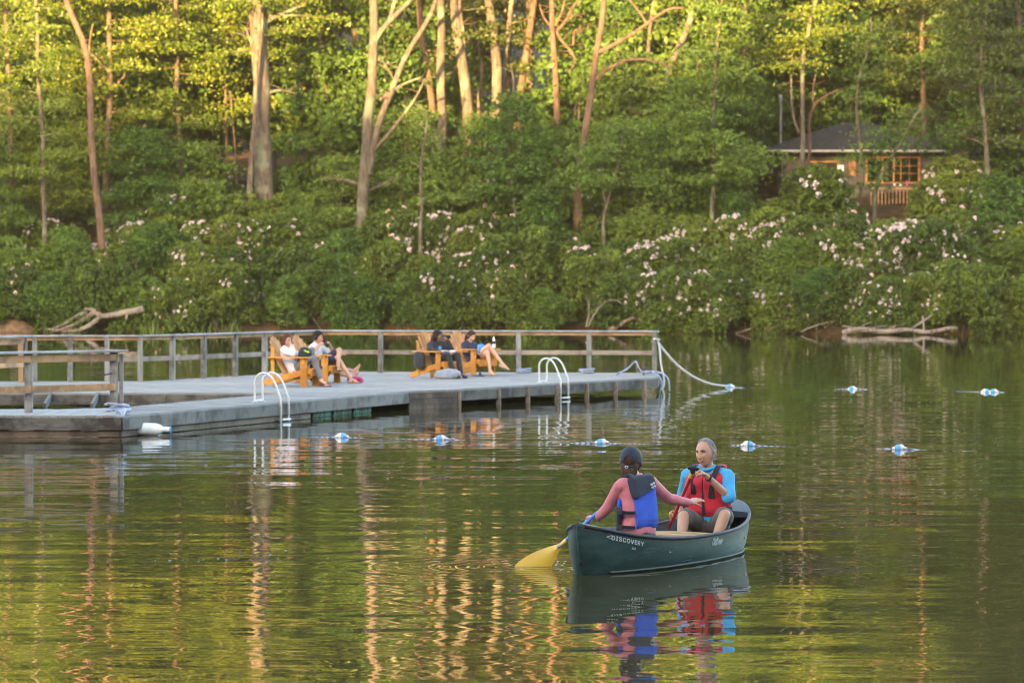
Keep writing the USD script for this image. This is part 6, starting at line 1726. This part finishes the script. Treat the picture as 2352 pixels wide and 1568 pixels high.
for zz in (0.345, 0.47):
    ribbon('side_strap', 'strap_black', woman.root, [(0.05, 0.205, zz), (0.0, 0.214, zz + 0.004), (-0.06, 0.185, zz + 0.002), (-0.10, 0.13, zz)], 0.028, 0.008, up=(0, 1, 0))
    obj('buckle', MB().box((-0.015, 0.215, zz + 0.003), (0.05, 0.016, 0.036)), M['strap_black'], woman.root)
ribbon('hanging_strap', 'strap_black', woman.root, [(0.0, 0.205, 0.36), (-0.005, 0.215, 0.30), (-0.01, 0.20, 0.24)], 0.03, 0.006, up=(0, 1, 0))
for sg in (1, -1):
    ribbon('shoulder_strap', 'cap_navy', woman.root, [(-0.05, 0.085 * sg, 0.745), (0.03, 0.10 * sg, 0.785), (0.12, 0.10 * sg, 0.70), (0.145, 0.09 * sg, 0.60)], 0.06, 0.02, up=(0.1, 0, 1))
wbig = hull((wc + V3(-0.005, 0.080, 0.055), 0.1135), (wc + V3(-0.005, -0.080, 0.055), 0.1135), (V3(0.0, 0.080, 0.41), 0.1215), (V3(0.0, -0.080, 0.41), 0.1215)) ^ slab(-0.30, -0.06, -0.135, 0.105, 0.30, 0.80)
pp = wbig.trim_by_plane((0, 0.371, 0.928), 0.589).trim_by_plane((0, -0.371, -0.928), -0.597)
t_ = to_tm(pp)
obj('vest_piping', (t_.vertices, t_.faces), M['logo_grey'], woman.root)
lg = MB()
for a_ in (0.4, 1.97, 3.54, 5.11):
    c_ = V3(-0.1235, -0.055 + 0.019 * math.cos(a_), 0.70 + 0.019 * math.sin(a_))
    lg.box(c_, (0.008, 0.020, 0.015))
obj('logo', lg, M['logo_grey'], woman.root)
# her paddle, dipped on the far side of the near end
Wp = G(1231, 1299.7, 0)
Hp = np.array([wl[0] + (0.445 * math.cos(WROT) - 0.165 * math.sin(WROT)), wl[1] + (0.445 * math.sin(WROT) + 0.165 * math.cos(WROT)), 0.392])
pdir = (Wp - Hp) / np.linalg.norm(Wp - Hp)
dist = np.linalg.norm(Wp - Hp)
top = Hp - pdir * 0.10
paddle('paddle', 'yellow-bladed paddle with blue shaft dipped in the water at the near end of the canoe', (Wp[0], Wp[1], 0), 0.0, top - (Wp[0], Wp[1], 0), Wp + pdir * 0.20 - (Wp[0], Wp[1], 0), (0, 0.6, 0.4), ('paddle_blue', 'paddle_yellow', 'paddle_blue'), (0.62, 0.0, -0.77), 0.52, 0.25, False)

# ------------------------------------------------------------------ people and their things on the dock
def seated(i, dx=0.0, dy=0.0):
    c, a = CHAIRS[i]
    return c + V3(dx * math.cos(a) - dy * math.sin(a), dx * math.sin(a) + dy * math.cos(a), 0), a


def on_chair(i, p):
    c, a = CHAIRS[i]
    return V3(c[0] + p[0] * math.cos(a) - p[1] * math.sin(a), c[1] + p[0] * math.sin(a) + p[1] * math.cos(a), c[2] + p[2])


# woman in a white cardigan
loc, a = seated(0)
J = dict(pelvis=(-0.04, 0, 0.335), hipL=(-0.01, 0.085, 0.33), hipR=(-0.01, -0.085, 0.33), waist=(-0.11, 0, 0.46), chest=(-0.185, 0, 0.61), neck=(-0.215, 0, 0.765), head=(-0.185, 0, 0.895), shL=(-0.195, 0.16, 0.70), shR=(-0.195, -0.16, 0.70),
         elL=(-0.05, 0.25, 0.625), wrL=(0.12, 0.12, 0.66), elR=(0.055, -0.255, 0.635), wrR=(-0.045, -0.095, 0.790), knL=(0.31, 0.08, 0.72), knR=(0.41, -0.10, 0.55), anL=(0.34, 0.08, 0.435), anR=(0.60, -0.10, 0.095))
p = Person('woman in white cardigan and glasses with her hand at her mouth', loc, a, J, 'skin_light', False, look=(-0.42, 0.05, 0), build=0.92, hs=0.97, hands={'L': ((1, -0.4, 0), (0, 0, -1), -1, EASY), 'R': ((-0.55, 0.55, 0.55), (-0.7, 0.2, 0.4), -1, dict(curl=(0.8, 0.8, 0.5)))}, feet={'L': (1, 0, -0.1), 'R': (1, -0.05, 0)})
p.face('hair_auburn')
p.hair('hair_auburn', 0.018, cutter=((0.125, 0, -0.045), 0.132), nape=-0.13, seed=5, scale=(1, 1.05, 1), extra=[hull((V3(-0.05, 0.03, -0.03), 0.06), (V3(-0.06, 0.03, -0.13), 0.05)), hull((V3(-0.05, -0.03, -0.03), 0.06), (V3(-0.06, -0.03, -0.13), 0.05))])
gl = MB()
for sg in (1, -1):
    gl.tube([p.at(V3(0.099 - 0.004 * math.cos(t) ** 2, sg * 0.031 + 0.019 * math.cos(t), 0.008 + 0.014 * math.sin(t))) for t in np.linspace(0, 6.28, 14)], 0.0018, 4)
    gl.tube([p.at(V3(0.093, sg * 0.052, 0.012)), p.at(V3(0.0, sg * 0.082, 0.012))], 0.0018, 4)
obj('glasses', gl, M['dark_iron'], p.root)
nc = hull((np.array(J['neck']) + V3(0.03, 0, 0.03), 0.06), (np.array(J['head']), 0.08))
p.wear('top', 'cloth_lilac', p.torso(0.010), [nc], seed=21)
opening = hull((V3(-0.02, 0, 0.74), 0.055), (V3(0.06, 0, 0.60), 0.050), (V3(0.12, 0, 0.40), 0.055))
p.wear('cardigan', 'cloth_cream', p.torso(0.024) + p.sleeves(0.018, 1.85), [nc, opening], wrinkle=0.010, seed=22)
tail = hull((V3(-0.10, -0.115, 0.42), 0.055), (V3(-0.05, -0.13, 0.29), 0.045), (V3(0.02, -0.13, 0.30), 0.03))
p.wear('cardigan_hem', 'cloth_cream', [tail, hull((V3(-0.10, 0.11, 0.42), 0.05), (V3(-0.04, 0.12, 0.30), 0.045))], wrinkle=0.012, seed=23)
p.wear('trousers', 'cloth_grey', p.legs(0.012, 1.78), seed=24)
obj('scarf', MB().tube(spline([np.array(J['neck']) + V3(0.05, 0.05, 0.0), np.array(J['neck']) + V3(0.09, 0.0, -0.05), V3(-0.04, -0.02, 0.62), V3(0.0, 0.0, 0.50)], 14), np.linspace(0.014, 0.02, 14), 6), M['cloth_lilac'], p.root, smooth=60)
obj('bracelet', MB().tube([np.array(J['wrR']) + V3(0.02, -0.03, -0.03) + V3(0.034 * math.cos(t), 0.03 * math.sin(t), 0.02 * math.sin(t)) for t in np.linspace(0, 6.28, 12)], 0.007, 5), M['cloth_black'], p.root, smooth=60)
for q in 'LR':
    an = np.array(J['an' + q])
    t_ = soft(union([hull((an + V3(-0.035, 0, -0.045), 0.036), (an + V3(0.10, 0, -0.050), 0.036), (an + V3(0.165, 0, -0.055), 0.030)), hull((an + V3(-0.03, 0, -0.015), 0.040), (an + V3(0.02, 0, -0.03), 0.040))]), 0.02, 6)
    s_ = obj('shoe', (t_.vertices, t_.faces), M['shoe_brown'], p.root, smooth=60)
    obj('shoe_sole', MB().beam(an + V3(-0.07, 0, -0.082), an + V3(0.19, 0, -0.082), 0.085, 0.018, ch=0.006), M['sole'], s_)
bp = thing('backpack', 'black backpack with yellow-green stripe on the lap of the woman in white', 'backpack', on_chair(0, (0.215, -0.02, 0.505)), a)
blob('bag', 'cloth_black', bp, V3(0, 0, 0.10), (0.13, 0.15, 0.17), 4, 0.3)
blob('pocket', 'cloth_black', bp, V3(0.03, -0.12, 0.06), (0.09, 0.05, 0.09), 6, 0.2)
obj('stripe', MB().tube(spline([V3(0.04, -0.155, 0.205), V3(0.08, -0.15, 0.185), V3(0.125, -0.125, 0.165)], 8), [0.014] * 8, 6).tube([V3(0.10, -0.14, 0.17), V3(0.135, -0.125, 0.175)], [0.02, 0.018], 6), M['neon'], bp, smooth=60)

# man with a camera
loc, a = seated(1)
J = dict(pelvis=(-0.05, 0, 0.34), hipL=(-0.02, 0.09, 0.335), hipR=(-0.02, -0.09, 0.335), waist=(-0.05, 0, 0.47), chest=(-0.045, 0, 0.615), neck=(-0.035, 0, 0.785), head=(0.005, 0, 0.925), shL=(-0.035, 0.185, 0.715), shR=(-0.035, -0.185, 0.715),
         elL=(0.20, 0.29, 0.60), wrL=(0.215, 0.135, 0.775), elR=(0.03, -0.30, 0.60), wrR=(0.115, -0.135, 0.785), knL=(0.45, 0.08, 0.675), knR=(0.44, 0.0, 0.515), anL=(0.50, -0.09, 0.40), anR=(0.745, 0.02, 0.085))
p = Person('man in white polo shirt holding up a small camera', loc, a, J, 'skin_tan', True, look=(0.05, 0.14, 0), build=0.97, hands={'L': ((0.0, -0.6, 0.5), (-0.3, -0.5, -0.3), -1, dict(curl=(0.7, 0.8, 0.6))), 'R': ((0.25, 0.6, 0.3), (-0.2, 0.3, -0.3), 1, dict(curl=(0.7, 0.8, 0.6)))}, feet={'L': (0.5, -0.75, -0.35), 'R': (1, 0, 0)})
p.face('hair_black')
p.hair('hair_black', 0.017, cutter=((0.135, 0, -0.055), 0.138), nape=-0.05, seed=6, bumpy=0.009)
nc = hull((np.array(J['neck']) + V3(0.03, 0, 0.03), 0.062), (np.array(J['head']), 0.08))
p.wear('shirt', 'cloth_white', p.torso(0.014) + p.sleeves(0.018, 0.85, 0.014), [nc], wrinkle=0.008, seed=31)
obj('collar', MB().tube([np.array(J['neck']) + V3(0.015 + 0.072 * math.cos(t), 0.074 * math.sin(t), 0.01 - 0.018 * math.cos(t)) for t in np.linspace(0, 6.28, 18)], 0.011, 6), M['cloth_white'], p.root, smooth=60)
p.wear('shorts', 'cloth_navy', p.legs(0.015, 0.80, 0.012), seed=32)
for q, d in (('L', V3(0.5, -0.75, -0.35)), ('R', V3(1, 0, 0))):
    an = np.array(J['an' + q])
    d = d / np.linalg.norm(d)
    dn = V3(0, 0, -1) - d * -d[2]
    dn /= np.linalg.norm(dn)
    pts = [an - d * 0.07 + dn * 0.083, an + d * 0.20 + dn * 0.083]
    s_ = obj('flip_flop', MB().beam(*pts, 0.098, 0.02, up=dn, ch=0.006), M['shoe_brown'], p.root)
    sdv_ = np.cross(d, dn)
    obj('thong', MB().tube(spline([an + d * 0.04 + dn * 0.07 + sdv_ * 0.045, an + d * 0.08 + dn * 0.030 + sdv_ * 0.02, an + d * 0.14 + dn * 0.045, an + d * 0.08 + dn * 0.030 - sdv_ * 0.02, an + d * 0.04 + dn * 0.07 - sdv_ * 0.045], 14), 0.008, 5), M['cloth_black'], s_, smooth=60)
cmr = thing('compact_camera', 'small black camera held up by the man in a white polo shirt', 'camera', on_chair(1, (0.185, 0.0, 0.815)), a)
obj('body', MB().beam((0, -0.055, 0), (0, 0.055, 0), 0.035, 0.066, ch=0.006), M['cloth_black'], cmr)
obj('lens', MB().tube([(0.017, 0.0, 0), (0.045, 0.0, 0)], 0.024, 14), M['dark_iron'], cmr, smooth=50)
obj('lens_glass', MB().tube([(0.045, 0.0, 0), (0.047, 0.0, 0)], 0.015, 12), M['logo_grey'], cmr, smooth=50)

# bare feet of someone sitting on the deck behind him
loc, a = seated(1, -0.47, 0.85)
J = dict(pelvis=(0, 0, 0.10), hipL=(0.02, 0.09, 0.10), hipR=(0.02, -0.09, 0.10), waist=(-0.10, 0, 0.22), chest=(-0.18, 0, 0.36), neck=(-0.22, 0, 0.50), head=(-0.20, 0, 0.62), shL=(-0.2, 0.16, 0.44), shR=(-0.2, -0.16, 0.44),
         elL=(-0.25, 0.24, 0.22), wrL=(-0.30, 0.24, 0.04), elR=(-0.25, -0.24, 0.22), wrR=(-0.30, -0.24, 0.04), knL=(0.46, 0.09, 0.30), knR=(0.45, -0.07, 0.22), anL=(0.86, 0.08, 0.23), anR=(0.90, -0.06, 0.10))
p = Person('person with bare feet mostly hidden behind the man with the camera', loc, a, J, 'skin_light', False, build=0.88, hs=0.95, hands={'L': ((-0.3, 0, -0.3), (0, 0, -1), -1, EASY), 'R': ((-0.3, 0, -0.3), (0, 0, -1), 1, EASY)}, feet={'L': (0.5, 0, 1), 'R': (0.5, 0, 1)})
p.face('hair_brown')
p.hair('hair_brown', 0.014)
p.wear('shirt', 'cloth_magenta', p.torso(0.010) + p.sleeves(0.012, 0.8), seed=41)
p.wear('shorts', 'cloth_navy', p.legs(0.012, 0.7), seed=42)
tw = thing('towel', 'magenta towel bunched on the deck beside the crossed bare feet', 'towel', on_chair(1, (0.56, 0.62, 0.0)), a)
blob('cloth', 'cloth_magenta', tw, V3(0, 0, 0.05), (0.17, 0.10, 0.075), 8, 0.6, flat=0.05)

# woman in a black jacket
loc, a = seated(2)
J = dict(pelvis=(-0.02, 0, 0.335), hipL=(0.01, 0.09, 0.33), hipR=(0.01, -0.09, 0.33), waist=(-0.07, 0, 0.46), chest=(-0.11, 0, 0.60), neck=(-0.115, 0, 0.765), head=(-0.07, 0, 0.885), shL=(-0.115, 0.17, 0.70), shR=(-0.115, -0.17, 0.70),
         elL=(0.10, 0.25, 0.62), wrL=(0.085, 0.135, 0.800), elR=(-0.02, -0.27, 0.60), wrR=(0.17, -0.11, 0.545), knL=(0.42, 0.13, 0.49), knR=(0.42, -0.13, 0.49), anL=(0.55, 0.12, 0.10), anR=(0.55, -0.08, 0.10))
p = Person('woman in black jacket with long dark hair and an open book', loc, a, J, 'skin_dark', False, look=(0.35, 0.12, 0), build=0.98, hands={'L': ((-0.3, -0.6, 0.7), (-0.6, -0.3, 0.2), -1, dict(curl=(0.9, 0.9, 0.6))), 'R': ((0.6, 0.6, 0.0), (0, 0, -1), 1, EASY)}, feet={'L': (1, 0.1, 0), 'R': (1, -0.1, 0)})
p.face('hair_black')
p.hair('hair_black', 0.020, cutter=((0.13, 0, -0.045), 0.130), nape=-0.13, seed=9, scale=(1.03, 1.08, 1.0), extra=[chain((V3(-0.05, s_ * 0.045, 0.0), 0.06), (V3(-0.075, s_ * 0.07, -0.12), 0.055), (V3(-0.07, s_ * 0.085, -0.24), 0.042), (V3(-0.03, s_ * 0.09, -0.30), 0.02)) for s_ in (1, -1)])
nc = hull((np.array(J['neck']) + V3(0.03, 0, 0.03), 0.062), (np.array(J['head']), 0.085))
p.wear('shirt', 'cloth_bag', p.torso(0.012), [nc], seed=51)
blob('print', 'cloth_sky', p.root, V3(-0.03, 0.03, 0.63), (0.03, 0.065, 0.05), 3, 0.2)
opening = hull((V3(0.02, 0.01, 0.74), 0.06), (V3(0.06, 0.01, 0.60), 0.075), (V3(0.10, 0.01, 0.40), 0.08))
p.wear('jacket', 'cloth_black', p.torso(0.026) + p.sleeves(0.020, 1.9), [nc, opening], wrinkle=0.010, seed=52)
p.wear('trousers', 'cloth_black', p.legs(0.014, 1.92), seed=53)
for q in 'LR':
    an = np.array(J['an' + q])
    t_ = soft(union([hull((an + V3(-0.035, 0, -0.050), 0.038), (an + V3(0.11, 0, -0.058), 0.036), (an + V3(0.17, 0, -0.062), 0.030)), hull((an + V3(-0.03, 0, -0.015), 0.042), (an + V3(0.02, 0, -0.03), 0.042))]), 0.02, 6)
    obj('shoe', (t_.vertices, t_.faces), M['cloth_black'], p.root, smooth=60)
bk_ = thing('book', 'open book lying on the knees of the woman in a black jacket', 'book', on_chair(2, (0.27, 0.02, 0.555)), a)
for s_ in (1, -1):
    obj('pages', MB().add([(-0.10, 0, 0.0), (0.10, 0, 0.0), (0.10, 0.14 * s_, 0.03), (-0.10, 0.14 * s_, 0.03), (-0.10, 0, 0.018), (0.10, 0, 0.018), (0.10, 0.14 * s_, 0.042), (-0.10, 0.14 * s_, 0.042)], [(0, 1, 2, 3), (4, 7, 6, 5), (0, 4, 5, 1), (1, 5, 6, 2), (2, 6, 7, 3), (3, 7, 4, 0)]), M['paper'], bk_)
obj('cover', MB().beam((0, -0.145, -0.004), (0, 0.145, -0.004), 0.215, 0.006), M['cloth_sky'], bk_)
sk = thing('sack', 'slumped blue-grey cloth bag on the deck under the chair of the woman in black', 'bag', on_chair(2, (0.44, -0.16, 0)), a + 0.6)
blob('cloth', 'cloth_bag', sk, V3(0, 0, 0.085), (0.27, 0.20, 0.12), 12, 0.45, flat=0.084)
ribbon('strap', 'cloth_bag', sk, [(0.15, 0.02, 0.15), (0.25, 0.0, 0.10), (0.31, -0.03, 0.03), (0.30, -0.1, 0.02)], 0.03, 0.008)
hb = thing('handbag', 'dark patterned bag hanging at the side of the chair of the woman in black', 'bag', on_chair(2, (-0.22, -0.37, 0.20)), a)
blob('bag', 'cloth_black', hb, V3(0, 0, 0.18), (0.16, 0.07, 0.20), 14, 0.3)
ribbon('strap', 'cloth_grey', hb, [(-0.09, 0, 0.33), (-0.06, 0.0, 0.42), (0.06, 0, 0.42), (0.09, 0, 0.33)], 0.02, 0.006, up=(0, 1, 0))

# woman in a navy top
loc, a = seated(3)
J = dict(pelvis=(-0.03, 0, 0.34), hipL=(0.0, 0.085, 0.335), hipR=(0.0, -0.085, 0.335), waist=(-0.08, 0, 0.46), chest=(-0.115, 0, 0.59), neck=(-0.11, 0, 0.74), head=(-0.055, 0, 0.855), shL=(-0.115, 0.16, 0.675), shR=(-0.115, -0.16, 0.675),
         elL=(-0.02, 0.245, 0.50), wrL=(0.185, 0.11, 0.49), elR=(-0.02, -0.245, 0.50), wrR=(0.185, -0.08, 0.49), knL=(0.41, 0.02, 0.52), knR=(0.43, 0.05, 0.655), anL=(0.55, -0.04, 0.09), anR=(0.66, 0.23, 0.26))
p = Person('woman in navy top looking down, bare legs crossed', loc, a, J, 'skin_light', False, look=(0.15, 0.38, 0), build=0.93, hs=0.97, hands={'L': ((0.7, -0.5, 0.1), (-0.2, -0.4, -0.7), -1, dict(curl=(0.6, 0.6, 0.4))), 'R': ((0.7, 0.5, 0.1), (-0.2, 0.4, -0.7), 1, dict(curl=(0.6, 0.6, 0.4)))}, feet={'L': (1, -0.1, 0), 'R': (0.85, 0.45, -0.3)})
p.face('hair_brown')
p.hair('hair_brown', 0.011, cutter=((0.13, 0, -0.05), 0.138), nape=-0.07, seed=13, extra=[chain((V3(-0.09, 0, 0.0), 0.030), (V3(-0.115, 0.0, -0.07), 0.030), (V3(-0.10, 0, -0.16), 0.018))])
nc = hull((np.array(J['neck']) + V3(0.03, 0, 0.04), 0.07), (np.array(J['head']), 0.08))
p.wear('top', 'cloth_navy', p.torso(0.014) + p.sleeves(0.016, 1.35, 0.008), [nc], seed=61)
p.wear('shorts', 'cloth_navy', p.legs(0.012, 0.40, 0.008), seed=62)
for q, d in (('L', V3(1, -0.1, 0)), ('R', V3(0.85, 0.45, -0.3))):
    an = np.array(J['an' + q])
    d = d / np.linalg.norm(d)
    dn = V3(0, 0, -1) - d * -d[2]
    dn /= np.linalg.norm(dn)
    obj('flip_flop', MB().beam(an - d * 0.07 + dn * 0.085, an + d * 0.19 + dn * 0.085, 0.092, 0.014, up=dn, ch=0.004), M['green_float'], p.root)
bb = thing('pouch', 'round blue pouch held in the lap of the woman in a navy top', 'pouch', on_chair(3, (0.235, 0.01, 0.475)), a)
blob('pouch', 'cloth_sky', bb, V3(0, 0, 0.10), (0.055, 0.115, 0.115), 15, 0.15)
ribbon('strap', 'cloth_navy', bb, [(0.02, 0.06, 0.20), (0.0, 0.03, 0.24), (0.0, -0.03, 0.24), (0.02, -0.06, 0.20)], 0.02, 0.006)
bt = thing('water_bottle', 'dark bottle with white cap and label standing on the armrest by the navy top', 'bottle', on_chair(3, (0.30, 0.348, 0.584)), 0)
for nm, prof, m in (('body', [(0, 0), (0.036, 0), (0.037, 0.13), (0.030, 0.155), (0.02, 0.165), (0, 0.165)], 'cloth_black'), ('label', [(0.0373, 0.02), (0.0376, 0.02), (0.0376, 0.10), (0.0373, 0.10)], 'fender_white'), ('cap', [(0, 0.165), (0.026, 0.165), (0.024, 0.20), (0.013, 0.25), (0.008, 0.262), (0, 0.262)], 'fender_white')):
    mm = trimesh.creation.revolve(np.array(prof, float), sections=16)
    obj(nm, (mm.vertices, mm.faces), M[m], bt, smooth=40)
sd_ = thing('sandal', 'single dark sandal lying on the deck between the second pair of chairs', 'sandal', on_chair(3, (0.62, -0.50, 0)), a + 0.3)
obj('sole', MB().beam((-0.13, 0, 0.011), (0.13, 0, 0.011), 0.095, 0.02, ch=0.006), M['cloth_black'], sd_)
obj('strap', MB().tube(spline([(0.05, 0.045, 0.02), (0.04, 0.03, 0.065), (0.04, 0, 0.08), (0.04, -0.03, 0.065), (0.05, -0.045, 0.02)], 12), 0.014, 6), M['cloth_black'], sd_, smooth=60)
